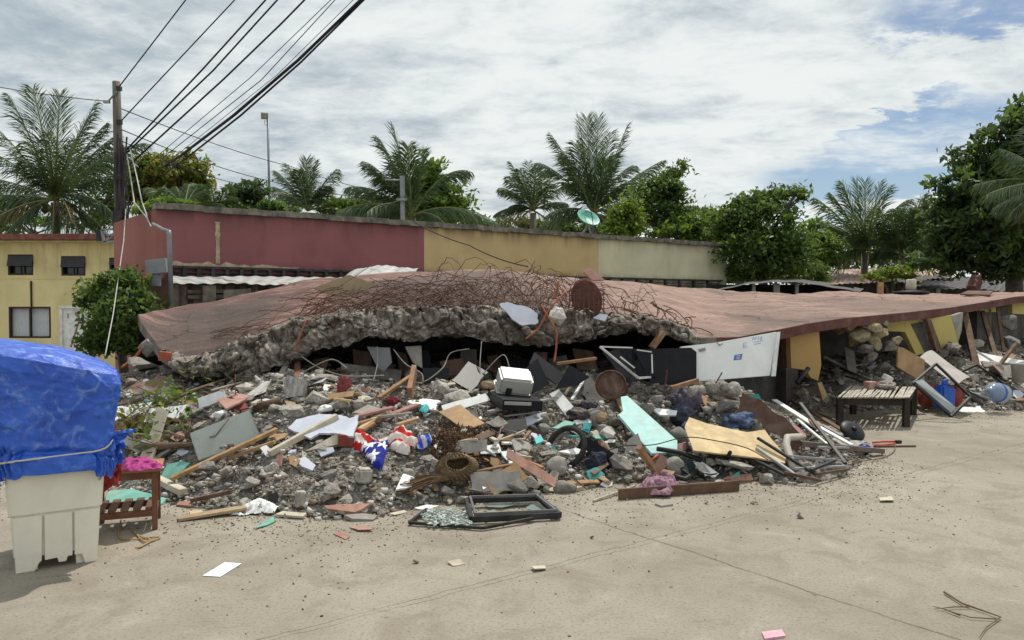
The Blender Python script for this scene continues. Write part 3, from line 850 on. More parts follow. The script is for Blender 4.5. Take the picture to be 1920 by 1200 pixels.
mb = MB(); mb.box(((x0 + x1) / 2, D + 1.5, ztop + .10), (x1 - x0 + .3, 4.2, .19)); mb.build('roof', REDROOF, parent=house)
mb = MB(); mb.box(((x0 + x1) / 2, D - .2, ztop - .04), (x1 - x0, .4, .06)); mb.build('soffit', mat('yellowish_soffit', (.5, .44, .25), .9), parent=house)
GLASS = mat('dark_window_glass', (.02, .022, .026), .15, .2, 2, 0, spec=.6)
CURT = mat('pale_curtain', (.52, .55, .58), .9, .2, 14, .3, 16, stretch=(6, 1, .3))
DFR = mat('dark_window_frame', (.035, .02, .016), .6, .2)
for q, (pa, ya, pb, yb, kd) in zip(holes, wins):
    xa, za, xb, zb = q
    mb = MB()
    for c, s in ((((xa + xb) / 2, D + .05, za + .03), (xb - xa, .1, .06)), (((xa + xb) / 2, D + .05, zb - .03), (xb - xa, .1, .06)), ((xa + .03, D + .05, (za + zb) / 2), (.06, .1, zb - za - .12)), ((xb - .03, D + .05, (za + zb) / 2), (.06, .1, zb - za - .12))):
        mb.box(c, s)
    if kd == 'slide': mb.box(((xa + xb) / 2, D + .05, (za + zb) / 2), (.05, .09, zb - za - .12))
    else: mb.box(((xa + xb) / 2, D + .05, za + (zb - za) * .38), (.03, .06, (zb - za) * .7))
    w = mb.build('window', DFR, parent=house)
    mb = MB(); mb.box(((xa + xb) / 2, D + .16, (za + zb) / 2), (xb - xa, .02, zb - za))
    g = mb.build('pane', CURT if kd == 'slide' else GLASS, loc=(0, 0, 0)); g.parent = w; g.location = -Vector(house.location)
    if kd == 'awning':
        mb = MB(); Lh = (zb - za) * .52; rot = Euler((R(-13), 0, 0)).to_matrix()
        mb.box(Vector(((xa + xb) / 2 + .02, D - .02, zb - .04)) + rot @ Vector((0, 0, -Lh / 2)), (xb - xa - .02, .03, Lh), rot)
        g = mb.build('awning_sash', mat('dark_awning_sash', (.035, .034, .036), .4, .2), loc=(0, 0, 0)); g.parent = w; g.location = -Vector(house.location)
xa, za, xb, zb = holes[-1]
mb = MB(); mb.box(((xa + xb) / 2, D + .08, (za + zb) / 2), (xb - xa - .12, .05, zb - za)); 
dr = mb.build('door', WHITE, parent=house)
mb = MB(); mb.box((xa + .03, D + .03, (za + zb) / 2), (.08, .1, zb - za)); mb.box((xb - .03, D + .03, (za + zb) / 2), (.08, .1, zb - za)); mb.box(((xa + xb) / 2, D + .03, zb + .02), (xb - xa + .06, .1, .08)); mb.build('door_frame', WHITE, parent=house)
mb = MB(); q = hp(143, 588); mb.box((q.x, D + .045, q.z), (.14, .02, .12)); q = hp(126, 592); mb.box((q.x, D + .045, q.z), (.05, .02, .16)); mb.build('door_sign', GREYB, parent=house)
MB().tube([P(58, 527, D - .04), P(59, 578, D - .04)], .03, 6).build('conduit', DFR, parent=house)
mb = MB(); mb.box(((x0 + x1) / 2, D - .01, hp(0, 522).z), (x1 - x0, .02, .04)); mb.build('floor_seam', YEL, parent=house)
# steel bracket hanging at the roof edge by the pole
mb = MB()
for a, b in (((191, 431), (222, 429)), ((191, 431), (195, 454)), ((195, 454), (222, 452)), ((222, 429), (222, 452)), ((222, 430), (197, 453)), ((193, 432), (208, 444))):
    mb.beam(P(*a, 18.6), P(*b, 18.6), .05, .05)
br = thing('steel_bracket', 'black cross-braced steel bracket at the foot of the utility pole', 'bracket', P(207, 455, 18.6))
mb.build('frame', STEEL, parent=br); mb = MB(); mb.beam(P(189, 432, 18.8), P(189, 452, 18.8), .12, .16); mb.build('insulator_box', BLKP, parent=br)

# ================================================================== utility pole, wires, light pole, concrete post, dish
pole = thing('utility_pole', 'tall weathered wooden utility pole in front of the coconut palm, wires fixed to it', 'utility pole', P(226, 520, 18.0))
POLEM = mat('weathered_pole', (.12, .105, .095), .9, .3, 5, .3, 30, dirt=.4, stretch=(1, 1, .15))
MB().tube([P(232, 640, 18), P(226, 400, 18), P(221, 260, 18), P(218, 153, 18)], [.135, .125, .10, .085], 12).build('shaft', POLEM, parent=pole, smooth_=True)
mb = MB(); mb.tube([P(219, 172, 17.9), P(209, 183, 17.9), P(203, 190, 17.9)], .02, 6); mb.box(P(200, 191, 17.9), (.14, .07, .06)); mb.build('side_arm', STEEL, parent=pole)
mb = MB()
for py in (166, 229):
    mb = MB(); mb.box(P(223 if py < 200 else 224, py, 17.86), (.1, .1, .1)); mb.build('insulator', BLKP, parent=pole)
mb = MB()
for k in range(9):
    x = 216 + k * 2.6
    mb.tube([P(x + random.uniform(-2, 2), 255 + random.uniform(-6, 40), 17.85), P(x + random.uniform(-5, 5), 330, 17.8 + random.uniform(-.1, .05)), P(x + random.uniform(-3, 5), 372, 17.8), P(x + random.uniform(-2, 4), 425, 17.85)], .02, 5)
mb.build('cable_bundle', mat('dark_cable_bundle', (.05, .043, .045), .8), parent=pole)
mb = MB(); mb.box(P(224, 415, 17.84), (.2, .2, .5)); mb.build('junction_box', BLKP, parent=pole)

def wire(pts, r, m, label, group='overhead wires', name='overhead_wire', sag=.0):
    a = [P(*q) for q in pts]; out = []
    for i in range(len(a) - 1):
        for k in range(10):
            f = k / 10; p = a[i].lerp(a[i + 1], f); p.z -= sag * 4 * f * (1 - f); out.append(p)
    out.append(a[-1])
    return tag(MB().tube(out, r, 5).build(name, m, smooth_=True), label, 'wire', group)
wire([(223, 163, 17.9), (348, 0, 17.5), (520, -225, 17.5)], 0.0145, CABLE, 'thin wire rising from the very top of the utility pole')
wire([(226, 228, 17.9), (440, 0, 17.5), (640, -225, 17.5)], 0.0145, CABLE, 'thin wire leaving the utility pole below its top')
wire([(238, 280, 17.9), (380, 130, 17.5), (498, 0, 17.5), (680, -210, 17.5)], 0.0203, CABLE, 'uppermost of the two close black cables rising from the pole')
wire([(236, 288, 17.9), (400, 132, 17.5), (520, 0, 17.5), (710, -215, 17.5)], 0.0203, CABLE, 'lower of the two close black cables rising from the pole')
wire([(240, 312, 18.2), (420, 148, 17.5), (530, 42, 17.5), (571, 0, 17.5), (760, -200, 17.5)], 0.0217, CABLE, 'black cable with a knot of tape between the thinner wires')
wire([(280, 305, 20), (470, 145, 18), (620, 0, 17.5), (820, -195, 17.5)], .009, CABLE, 'upper of the thin faint wires beside the thick bundle')
wire([(300, 300, 20), (490, 150, 17.5), (628, 0, 17.5), (830, -215, 17.5)], 0.0101, CABLE, 'lower of the thin faint wires beside the thick bundle')
wire([(320, 300, 20), (520, 140, 18), (662, 0, 17.5), (840, -190, 17.5)], .007, CABLE, 'faint wire hugging the upper side of the thick cable bundle')
wire([(300, 316, 22), (340, 291, 20), (440, 215, 17.5), (560, 112, 17.5), (676, 0, 17.5), (880, -200, 17.5)], 0.0348, CABLE, 'thickest black cable running diagonally to the top of the picture')
wire([(308, 326, 22), (350, 296, 20), (452, 216, 17.5), (565, 116, 17.5), (682, 0, 17.5), (890, -200, 17.5)], 0.0232, CABLE, 'second cable lashed under the thickest black cable')
wire([(-60, 152, 19), (202, 190, 17.95)], .010, CABLE, 'thin wire coming from the left edge to the pole side arm', sag=.05)
wire([(225, 203, 18), (545, 312, 30), (750, 368, 28)], .012, CABLE, 'upper thin wire sloping down from the pole to the right', sag=.1)
wire([(228, 243, 18), (500, 338, 27), (750, 378, 28)], .012, CABLE, 'middle thin wire sloping down from the pole to the right', sag=.1)
wire([(230, 265, 18), (440, 343, 25), (600, 376, 28)], .010, CABLE, 'lowest thin wire sloping down from the pole to the right', sag=.1)
wire([(-40, 250, 19), (215, 245, 18)], .009, CABLE, 'wire crossing the palm crown from the left edge to the pole', sag=.25)
wire([(775, 415, 18.2), (880, 460, 15.5), (990, 500, 13.5)], .012, CABLE, 'thin cable drooping across the tan wall to the rebar tangle', sag=.05)
wire([(238, 290, 17.8), (246, 340, 17), (252, 380, 16), (275, 408, 15), (283, 425, 14.5)], .013, CABLEW, 'white service wire looping from the pole to the maroon wall', group=None, name='service_wire')
wire([(244, 280, 17.8), (256, 330, 17), (266, 378, 16), (278, 412, 15)], .014, CABLEW, 'second white service wire beside the looping one', group=None, name='service_wire')
wire([(236, 392, 17.6), (232, 450, 14), (222, 520, 12.0), (212, 590, 10.8), (197, 668, 9.6)], .008, CABLEW, 'long pale cable hanging from the pole down behind the blue tarp', group=None, name='service_wire')

lp = thing('light_pole', 'thin pole with a floodlight on top standing behind the maroon wall', 'light pole', P(505, 420, 30))
MB().tube([P(506, 420, 30), P(502, 222, 30)], .045, 8).build('pole', STEEL, parent=lp, smooth_=True)
mb = MB(); mb.box(P(496, 217, 29.9), (.26, .22, .24), Euler((R(20), 0, R(20))).to_matrix()); mb.box(P(495, 217, 29.75), (.2, .03, .18), Euler((R(20), 0, R(20))).to_matrix()); mb.build('floodlight', GREYB, parent=lp)
mb = MB(); mb.tube([P(501, 228, 30), P(496, 226, 30), P(496, 232, 30), P(501, 236, 30)], .012, 5); mb.build('cable_loop', CABLEW, parent=lp)
post = thing('concrete_post', 'bluish grey concrete post with wires rising behind the maroon wall', 'post', P(756, 440, 26))
MB().beam(P(756, 440, 26), P(754, 330, 26), .14, .14, up=(0, 1, 0)).build('shaft', STEEL, parent=post)
mb = MB(); mb.box(P(753, 374, 25.87), (.34, .06, .08)); mb.build('bracket', STEEL, parent=post)
MB().tube([P(722, 337, 26), P(753, 338, 26)], .03, 6).build('arm', STEEL, parent=post)
wire([(755, 374, 25.8), (680, 374, 30), (560, 352, 34)], .012, CABLEW, 'pale wire leaving the concrete post to the left', sag=.15)

dish = thing('satellite_dish', 'tilted sea-green satellite dish on a short mast above the tan wall', 'satellite dish', P(1098, 452, 23.5))
dc = P(1104, 407, 23.5)
ax_ = Vector((.34, -.62, .70)).normalized()
Rm = ax_.to_track_quat('Z', 'Y').to_matrix().to_4x4(); Mx = Matrix.Translation(dc) @ Rm
DISH = mat('sea_green_dish', (.16, .44, .36), .5, .1, 3, .05, dirt=.2, dirtcol=(.3, .5, .44))
prof = [(.0, -.10), (.12, -.095), (.24, -.06), (.33, 0), (.345, .0), (.345, -.015), (.24, -.078), (.12, -.112), (0.0, -.118)]
prof = [(r * 1.06, z) for r, z in prof]
MB().lathe(prof[:-1] , 28, Mx).build('bowl', DISH, parent=dish, smooth_=True)
mb = MB(); mb.tube([Mx @ Vector((.04, .30, -.02)), Mx @ Vector((.03, .02, .16)), Mx @ Vector((0, -.33, 0))], .014, 5); mb.build('feed_arm', DFR, parent=dish)
mb = MB(); mb.tube([P(1086, 446, 23.5), P(1098, 430, 23.6), P(1103, 415, 23.6)], .035, 7); mb.tube([P(1110, 444, 23.6), P(1103, 425, 23.6)], .025, 6); mb.build('mast', STEEL, parent=dish)

# ================================================================== roofs and sheds at the right
def shed_thing(name, label, cat, roof, m, d0, posts, wallm=WDARK):
    t = thing(name, label, cat, roof[0])
    g = grid_mesh('roof', corrugated(roof, pitch=.25, warp=.06, seed=len(label)), m, parent=t, loc=tuple(t.location)); g.location = (0, 0, 0)
    mb = MB(); a, b, c, d = [Vector(q) for q in roof]
    a2, b2 = a.lerp(d, .55), b.lerp(c, .55)
    zt = (a2.z + b2.z) / 2 - .12
    mb.beam((a2.x, a2.y, zt / 2), (b2.x, b2.y, zt / 2), .1, zt); mb.build('wall', wallm, parent=t)
    for f in posts:
        q = a.lerp(b, f) + Vector((0, .1, 0)); mb = MB(); mb.beam((q.x, q.y, 0), (q.x, q.y, q.z), .1, .1, up=(0, 1, 0)); mb.build('post', GREYB, parent=t)
    return t
lsh = thing('low_shed', 'low dark open shed with a sagging arched black roof behind the red slab', 'shed', P(1460, 565, 22))
V = np.zeros((40, 6, 3))
for i in range(40):
    f = i / 39; px = 1316 + 296 * f
    py = np.interp(px, [1316, 1400, 1450, 1500, 1560, 1612], [551, 533, 529, 529, 539, 547]) + math.sin(f * 40) * .5
    for j in range(6):
        g_ = j / 5; V[i, j] = P(px + 8 * g_, py - 6 * g_, 21 + 3.5 * g_)
o = grid_mesh('roof', V, mat('black_roofing', (.065, .062, .06), .8, .35, 2, .2, dirt=.45, dirtcol=(.15, .14, .135)), parent=lsh, loc=tuple(lsh.location)); o.location = (0, 0, 0)
mb = MB(); a_, b_ = P(1330, 548, 23.2), P(1600, 548, 23.2); mb.beam((a_.x, a_.y, 1.05), (b_.x, b_.y, 1.05), .1, 2.1); mb.build('back_wall', mat('shaded_interior', (.02, .019, .018), .95), parent=lsh)  # near-black wall colour paints the shade inside the open shed
for px, tp in ((1413, 533), (1456, 531), (1494, 531)):
    q = P(px, tp, 21.3); mb = MB(); mb.beam((q.x, q.y, 0), (q.x, q.y, q.z), .16 if px == 1456 else .08, .08, up=(0, 1, 0)); mb.build('post', GREYB, parent=lsh)
shed_thing('rusty_roofed_house', 'low house with a rusty and silver corrugated roof under the palms', 'house', (P(1500, 535, 30), P(1790, 522, 32), P(1765, 494, 38), P(1520, 507, 36)), RCORR, 30, (.2, .5, .8))
shed_thing('dark_roofed_house', 'dark roofed low house under the big tree at the right edge', 'house', (P(1700, 540, 28), P(2010, 548, 28), P(2010, 516, 34), P(1760, 520, 34)), mat('dark_iron_roof', (.045, .042, .045), .7, .4, 2, .2, dirt=.4, dirtcol=(.16, .13, .12)), 28, (.2, .5, .8))
V = corrugated((P(1690, 531, 27.5), P(1790, 519, 28.5), P(1765, 513, 30), P(1672, 524, 29)), pitch=.25, warp=.04, seed=8)
tag(grid_mesh('roofing_sheet', V, mat('black_roofing', (.1, .1, .1)), loc=tuple(P(1730, 525, 28))), 'black loose roofing sheet tilted over the rusty roof', 'roofing sheet')
V = corrugated((P(1760, 508, 40), P(1960, 508, 40), P(1960, 496, 44), P(1780, 500, 44)), pitch=.3, warp=.02, seed=9)
tag(grid_mesh('distant_roof', V, CORR, loc=tuple(P(1850, 505, 42))), 'distant bright metal roof glimpsed under the big tree', 'roof')
# things lying on the slab, right end
q = hit_slab(1708, 551); t = thing('drum_lid', 'round black lid with a pale can standing on the slab', 'lid', q)
MB().lathe([(.0, .0), (.42, .0), (.44, .03), (.42, .07), (.05, .09)], 24, Matrix.Translation(q)).build('disc', BLKP, parent=t, smooth_=True)
mb = MB(); mb.lathe([(.12, .09), (.13, .2), (.12, .36), (.10, .38)], 14, Matrix.Translation(q)); mb.build('can', CREAM, parent=t, smooth_=True)
q = hit_slab(1651, 551); tag(MB().beam(q, q + Vector((0, 0, .28)), .1, .1, up=(0, 1, 0)).build('wood_post', WOOD), 'short wooden stub standing on the right of the slab', 'post')
q = hit_slab(1840, 556)
mb = MB(); mb.beam(P(1822, 545, 22), P(1832, 523, 22.4), .25, .3); tag(mb.build('broken_pillar', FASCIA), 'dark red broken pillar leaning behind the right of the slab', 'pillar')
tag(MB().prism([hit_slab(1800, 555) + Vector((0, 0, .05)), hit_slab(1855, 557) + Vector((0, 0, .05)), hit_slab(1862, 554) + Vector((0, 0, .1)), hit_slab(1815, 553) + Vector((0, 0, .1))], (0, 0, 1), .03).build('board', BROWNB), 'dark board lying at the right end of the slab', 'board')

# ================================================================== palms
FROND = leaf_mat('palm_leaf', (.032, .064, .03), (.10, .15, .065), .28)
FROND2 = leaf_mat('palm_leaf_bright', (.045, .085, .03), (.13, .19, .07), .3)
DEADF = leaf_mat('dead_palm_leaf', (.10, .07, .035), (.22, .16, .08), .2)
RACH = mat('palm_rachis', (.20, .22, .09), .6)
PTRUNK = mat('palm_trunk', (.17, .145, .115), .9, .3, 6, .5, 14, stretch=(1, 1, 4))
def frond_obj(base, tip, arch, width, m, parent, n=78, droop=.5, ctrl=None):
    base = Vector(base); tip = Vector(tip); L = (tip - base).length
    c = (base + tip) / 2 + Vector((0, 0, arch * L)) if ctrl is None else ctrl
    vs = []; fs = []; lt = []; mi = []
    def bz(t): return base * (1 - t) ** 2 + c * 2 * t * (1 - t) + tip * t * t
    pts = [bz(i / 12) for i in range(13)]
    mb = MB(); mb.tube(pts, [.045 * (1 - i / 13.5) + .004 for i in range(13)], 4)
    vs = [Vector(v) for v in mb.v]; fl = [i for f in mb.f for i in f]; lt = [len(f) for f in mb.f]; mi = [1] * len(mb.f)
    for k in range(n):
        t = .10 + .90 * k / (n - 1)
        p = bz(t); tg = (bz(min(1, t + .03)) - bz(max(0, t - .03))).normalized()
        side = tg.cross(Vector((0, 0, 1)))
        if side.length < .1: side = Vector((1, 0, 0))
        side.normalize(); upv = side.cross(tg)
        ln = width * 1.4 * (math.sin(math.pi * (.14 + .80 * t)) ** .6) * random.uniform(.8, 1.12)
        for s in (-1, 1):
            jit = random.uniform(-.12, .12)
            hz = math.hypot(tg.x, tg.y)
            d = (side * s * .50 + tg * (.85 + jit * 1.5) + upv * random.uniform(-.25, .15) - Vector((0, 0, .42 * hz))).normalized()
            d2 = (d * .75 + Vector((0, 0, -droop * (.25 + hz) * random.uniform(.5, 1.6)))).normalized()
            w = .0165 * width / .6
            wv = tg * w
            m1 = p + d * ln * .5; m2 = m1 + d2 * ln * .5
            o = len(vs)
            vs += [p - wv * .6, p + wv * .6, m1 - wv, m1 + wv, m2]
            fl += [o, o + 1, o + 3, o + 2, o + 2, o + 3, o + 4]; lt += [4, 3]; mi += [0, 0]
    return np_mesh('frond', np.array([tuple(v) for v in vs]), fl, lt, [m, RACH], parent=parent, loc=tuple(base), mi=mi)

def palm(label, c, d, tips, m=FROND, extra=10, size=3.0, base_z=-.5, width=.6, trunk_r=.16, nuts=False, group=None, lean=0, droop=.5):
    C = P(c[0], c[1], d)
    t = thing('coconut_palm', label, 'palm', (C.x + lean, C.y, base_z), group)
    MB().tube([(C.x + lean, C.y, base_z), (C.x + lean * .5, C.y + .1, (C.z + base_z) / 2), (C.x, C.y, C.z - .1)], [trunk_r * 1.3, trunk_r, trunk_r * .9], 10).build('trunk', PTRUNK, parent=t, smooth_=True)
    for q in tips:
        tp = P(q[0], q[1], d + (q[2] if len(q) > 2 else random.uniform(-1.5, 1.5)))
        frond_obj(C, tp, q[3] if len(q) > 3 else .12, width, m, t, droop=droop)
    for k in range(extra):
        az = random.uniform(0, 6.28); el = random.uniform(-.75, 1.25)
        dv = Vector((math.cos(az) * math.cos(el), math.sin(az) * math.cos(el), math.sin(el)))
        dead = el < -.3
        frond_obj(C, C + dv * size * random.uniform(.75, 1.05), .24 * math.cos(el), width, DEADF if dead else m, t, n=30 if dead else 46, droop=droop * (1.6 if dead else 1))
    if nuts:
        mb = MB()
        for k in range(9):
            a = k * .7; q = C + Vector((.33 * math.cos(a), .33 * math.sin(a), -.28 - .1 * (k % 2)))
            mb.lathe([(.02, -.15), (.1, -.09), (.125, 0), (.09, .1), (.02, .14)], 10, Matrix.Translation(q))
        mb.build('coconuts', mat('green_coconut', (.16, .17, .05), .6), parent=t, smooth_=True)
    return t
palm('big coconut palm behind the yellow house beside the utility pole', (103, 375), 29, [(62, 168, -1), (112, 178, 0), (178, 196, .5), (18, 182, -1), (-30, 220, 0), (-40, 275, 1), (195, 235, 1), (270, 268, -.5, .2), (215, 255, 1.5), (-60, 330, 0, .12), (-50, 372, -1, .12), (10, 440, -1.5, .25), (98, 452, -1.5, .15), (155, 452, -1, .2), (215, 402, -1, .28), (210, 455, 0, .3), (245, 330, 0, .2), (45, 300, -2.5, .2), (90, 250, -2.5, .05), (140, 260, -2.5, .05), (-20, 425, 0, .3), (120, 320, -3, .1)], extra=7, size=3.6, width=.8, nuts=True)
palm('young coconut palm left of the concrete post behind the maroon wall', (577, 395), 31, [(520, 322), (540, 310), (575, 300, 0), (592, 305, 0), (630, 318), (612, 350), (512, 350), (535, 365), (645, 395, 0, .2), (560, 320, -1, .05)], extra=5, size=2.0, width=.55)
palm('coconut palm with swept fronds standing by the concrete post', (772, 405), 28, [(712, 262, 0, .18), (738, 240, 0, .1), (765, 275, -1, .08), (655, 350, 0, .25), (690, 305, 0, .2), (720, 330, -1, .25), (878, 320, 0, .38), (795, 285, 0, .1), (935, 420, 0, .28), (620, 408, 0, .22), (700, 400, -1, .2), (840, 425, -1, .3), (740, 310, 1, .1)], extra=5, size=2.7, width=.75)
palm('tallest coconut palm behind the tan wall, crown above the satellite dish', (1112, 400), 32, [(1085, 222, 0, .02), (1100, 222, 0, .02), (1122, 222, 0, .02), (1035, 255, 0, .12), (1175, 238, 0, .0), (1012, 305, 0, .2), (1060, 290, -1, .12), (1240, 302, 0, .1), (1185, 310, 1, .2), (1145, 250, 1, .06), (1080, 270, -1, .05), (1030, 400, -1, .2), (985, 445, 0, .22), (1160, 440, -1, .15), (1135, 300, -1, .05), (1165, 345, 0, .15), (1075, 330, -2, .12)], extra=7, size=3.0, width=.75)
palm('shorter coconut palm left of the tallest palm, fronds over the tan wall', (1000, 395), 36, [(955, 330), (975, 320), (1005, 315), (940, 352, 0, .2), (1030, 345), (930, 400, 0, .25), (960, 385, 0, .25), (1060, 380, 0, .2), (1020, 325)], extra=7, size=2.5, width=.65)
palm('coconut palm with fresh upright fronds behind the rusty roof', (1622, 470), 34, [(1530, 372, 0, .15), (1580, 345, 0, .06), (1605, 340, 0, .02), (1622, 342, 0, .02), (1650, 345, 0, .04), (1665, 355), (1560, 365), (1700, 375, 0, .2), (1555, 425, 0, .15), (1690, 430, 0, .2), (1560, 495, -1, .25), (1720, 490, -1, .2), (1600, 400, -2, .05), (1640, 390, -2, .05)], FROND2, extra=9, size=3.0, width=.75)
palm('coconut palm with arching fronds between the rusty roof and the big tree', (1690, 480), 33, [(1760, 378, 0, .25), (1730, 370, 0, .15), (1700, 400), (1665, 420), (1740, 460, 0, .25), (1655, 470, 0, .2)], FROND, extra=12, size=2.4, width=.75)
palm('small coconut palm peeking over the left end of the maroon wall', (345, 395), 27, [(310, 352), (330, 350), (355, 345), (385, 355), (300, 380), (400, 378, 0, .2), (370, 350), (420, 385, 0, .25)], FROND2, extra=6, size=1.5, width=.5)
palm('small pale coconut palm behind the maroon wall near the dark tree', (405, 400), 28, [(380, 350), (395, 345), (425, 348), (440, 370, 0, .2), (370, 372)], FROND2, extra=6, size=1.4, width=.5)
palm('coconut palm whose fronds reach in from the right edge before the big tree', (1985, 345), 21, [(1830, 345, 0, .12), (1850, 365, -1, .1), (1880, 280, 0, .1), (1895, 400, 0, .15), (1870, 385, 1, .1)], FROND, extra=6, size=2.4, width=.6)

# ================================================================== broadleaf trees
LG = leaf_mat('broad_leaf_mid', (.045, .092, .02), (.155, .24, .05), .5)
LD = leaf_mat('broad_leaf_dark', (.038, .076, .024), (.12, .18, .05), .5)
LDK = leaf_mat('broad_leaf_blackish', (.034, .062, .03), (.10, .145, .062), .45)
LY = leaf_mat('broad_leaf_yellow', (.07, .09, .015), (.26, .24, .05), .4)
LB = leaf_mat('broad_leaf_bright', (.05, .10, .015), (.20, .28, .04), .4)
BARK = mat('bark', (.10, .085, .07), .95, .3, 8, .5, 20)
def leaves_np(cent, size, asp=.45, droop=0.0, rng=RNG):
    n = len(cent)
    nrm = rng.normal(size=(n, 3)) + np.array([0, -.15, .75]); nrm /= np.linalg.norm(nrm, axis=1)[:, None]
    a = rng.normal(size=(n, 3)); a[:, 2] -= droop; a -= nrm * (a * nrm).sum(1)[:, None]; a /= np.linalg.norm(a, axis=1)[:, None]
    b = np.cross(nrm, a)
    s = size * rng.uniform(.6, 1.25, (n, 1))
    fold = nrm * s * .10
    V = np.stack([cent - a * s * .5, cent + b * s * asp * .5 + fold - a * s * .05, cent + a * s * .5, cent - b * s * asp * .5 + fold - a * s * .05], 1)
    return V.reshape(-1, 3)
def tree(label, clumps, d, leaf=.2, n=5000, m=LG, trunk=None, base_z=-.5, sub=16, spread=.26, name='tree', cat='tree', asp=.45, droop=.3, depth=1.0, m2=None):
    ells = []
    for cx, cy, rx, ry in clumps:
        c = P(cx, cy, d + random.uniform(-.6, .6)); ells.append((c, rx / F * d, ry / F * d))
    tc_ = P(trunk[0], trunk[1], d) if trunk else ells[0][0]
    t = thing(name, label, cat, (tc_.x, tc_.y, base_z))
    area = np.array([e[1] * e[2] for e in ells]); area = area / area.sum()
    cents = []
    for (c, rx, ry), ar in zip(ells, area):
        k = max(3, int(sub * len(ells) * ar)); per = max(4, int(n * ar / k))
        for _ in range(k):
            v = RNG.normal(size=3); v /= np.linalg.norm(v); v *= RNG.uniform(.35, 1.0) ** .5
            sc = np.array(c) + v * np.array([rx, rx * depth, ry])
            g = RNG.normal(size=(per, 3)) * np.array([rx, rx, ry * .75]) * spread * RNG.uniform(.7, 1.25)
            cents.append(sc + g)
    for _ in range(int(sub * len(ells) * .45)):      # loose outer twigs break the outline
        c, rx, ry = ells[int(RNG.integers(len(ells)))]
        v = RNG.normal(size=3); v /= np.linalg.norm(v); v[2] = v[2] * .8 + .1
        sc = np.array(c) + v * np.array([rx, rx * depth, ry]) * RNG.uniform(1.0, 1.45)
        cents.append(sc + RNG.normal(size=(max(3, n // 500), 3)) * np.array([.16, .16, .12]) * (d / 25))
    cents = np.vstack(cents)
    V = leaves_np(cents, leaf, asp, droop); k = len(cents)
    mats = [m] if m2 is None else [m, m2]
    mi = None if m2 is None else (RNG.random(k) < .25).astype(int)
    np_mesh('crown', V, np.arange(4 * k), np.full(k, 4), mats, parent=t, loc=tuple(t.location), mi=mi).location = (0, 0, 0)
    mb = MB(); top = ells[0][0]
    base = Vector((tc_.x, tc_.y, base_z)); fork = base.lerp(Vector((tc_.x, tc_.y, top.z)), .62)
    r0 = max(.05, .045 * (top.z - base_z))
    mb.tube([base, base.lerp(fork, .5) + Vector((.06, .03, 0)), fork], [r0, r0 * .8, r0 * .65], 8)
    for (c, rx, ry) in ells:
        e = c + Vector((0, 0, ry * .2)); mid = fork.lerp(e, .5) + Vector((random.uniform(-.2, .2), random.uniform(-.2, .2), .15))
        mb.tube([fork, mid, e], [r0 * .5, r0 * .3, r0 * .1], 6)
        for _ in range(3):
            v = Vector((random.uniform(-1, 1) * rx, random.uniform(-1, 1) * rx, random.uniform(-.3, 1) * ry)) * .8
            mb.tube([mid.lerp(e, .4), mid.lerp(e, .7) + v * .5, c + v], [r0 * .2, r0 * .13, r0 * .05], 5)
    mb.build('trunk', BARK, parent=t, smooth_=True)
    return t
tree('yellowing broadleaf tree between the utility pole and the maroon wall', [(275, 315, 32, 30), (320, 320, 38, 26), (355, 315, 30, 30), (300, 355, 50, 28), (255, 350, 25, 30), (370, 345, 22, 20)], 30, .26, 5200, LY, (300, 400), m2=LG)
tree('small blackish tree beside the thin light pole', [(462, 358, 28, 16), (485, 352, 18, 12), (448, 372, 20, 14), (470, 385, 30, 18)], 29, .24, 1800, LDK, (465, 410))
tree('rounded green tree right of the concrete post', [(812, 330, 30, 32), (845, 365, 34, 22), (790, 360, 35, 35), (820, 390, 50, 25), (860, 385, 22, 16)], 31, .28, 5200, LG, (815, 430), m2=LB)
tree('open small-leaved tree rising behind the tan wall right of the dish', [(1272, 318, 22, 16), (1255, 345, 26, 18), (1225, 360, 30, 22), (1262, 378, 26, 22), (1200, 385, 32, 24), (1240, 405, 40, 24), (1290, 400, 26, 16)], 30, .2, 5200, LD, (1245, 450), m2=LG, spread=.3)
tree('bright green shrub right below the satellite dish', [(1165, 390, 24, 18), (1180, 420, 34, 22), (1150, 430, 22, 18)], 27, .22, 2600, LB, (1170, 470), name='shrub', cat='shrub')
tree('dense dark green tree spilling over the right end of the cream wall', [(1400, 400, 48, 30), (1370, 425, 36, 30), (1440, 430, 50, 42), (1420, 475, 62, 42), (1480, 470, 40, 36), (1450, 375, 34, 14), (1490, 366, 30, 9), (1400, 505, 40, 22), (1470, 505, 44, 18)], 25.5, .2, 11000, LD, (1430, 530), sub=26, m2=LG, spread=.2)
tree('bushy tree behind the dense dark tree, before the palm', [(1520, 440, 34, 24), (1545, 465, 30, 26), (1510, 475, 36, 30), (1540, 490, 26, 16)], 33, .26, 3200, LG, (1530, 520), m2=LB)
tree('huge dark leafy tree filling the right edge', [(1890, 258, 46, 30), (1925, 225, 40, 26), (1965, 260, 60, 50), (1845, 305, 46, 30), (1815, 350, 42, 32), (1880, 345, 56, 46), (1792, 400, 42, 36), (1850, 420, 75, 60), (1920, 400, 60, 60), (1785, 450, 38, 30), (1820, 470, 60, 34), (1900, 470, 60, 30), (1960, 440, 60, 60), (1765, 492, 40, 16), (1840, 500, 50, 14), (1905, 498, 40, 14), (1870, 505, 30, 10)], 25, .30, 14000, LDK, (1900, 520), sub=30, m2=LG, asp=.42, droop=.9, spread=.165)
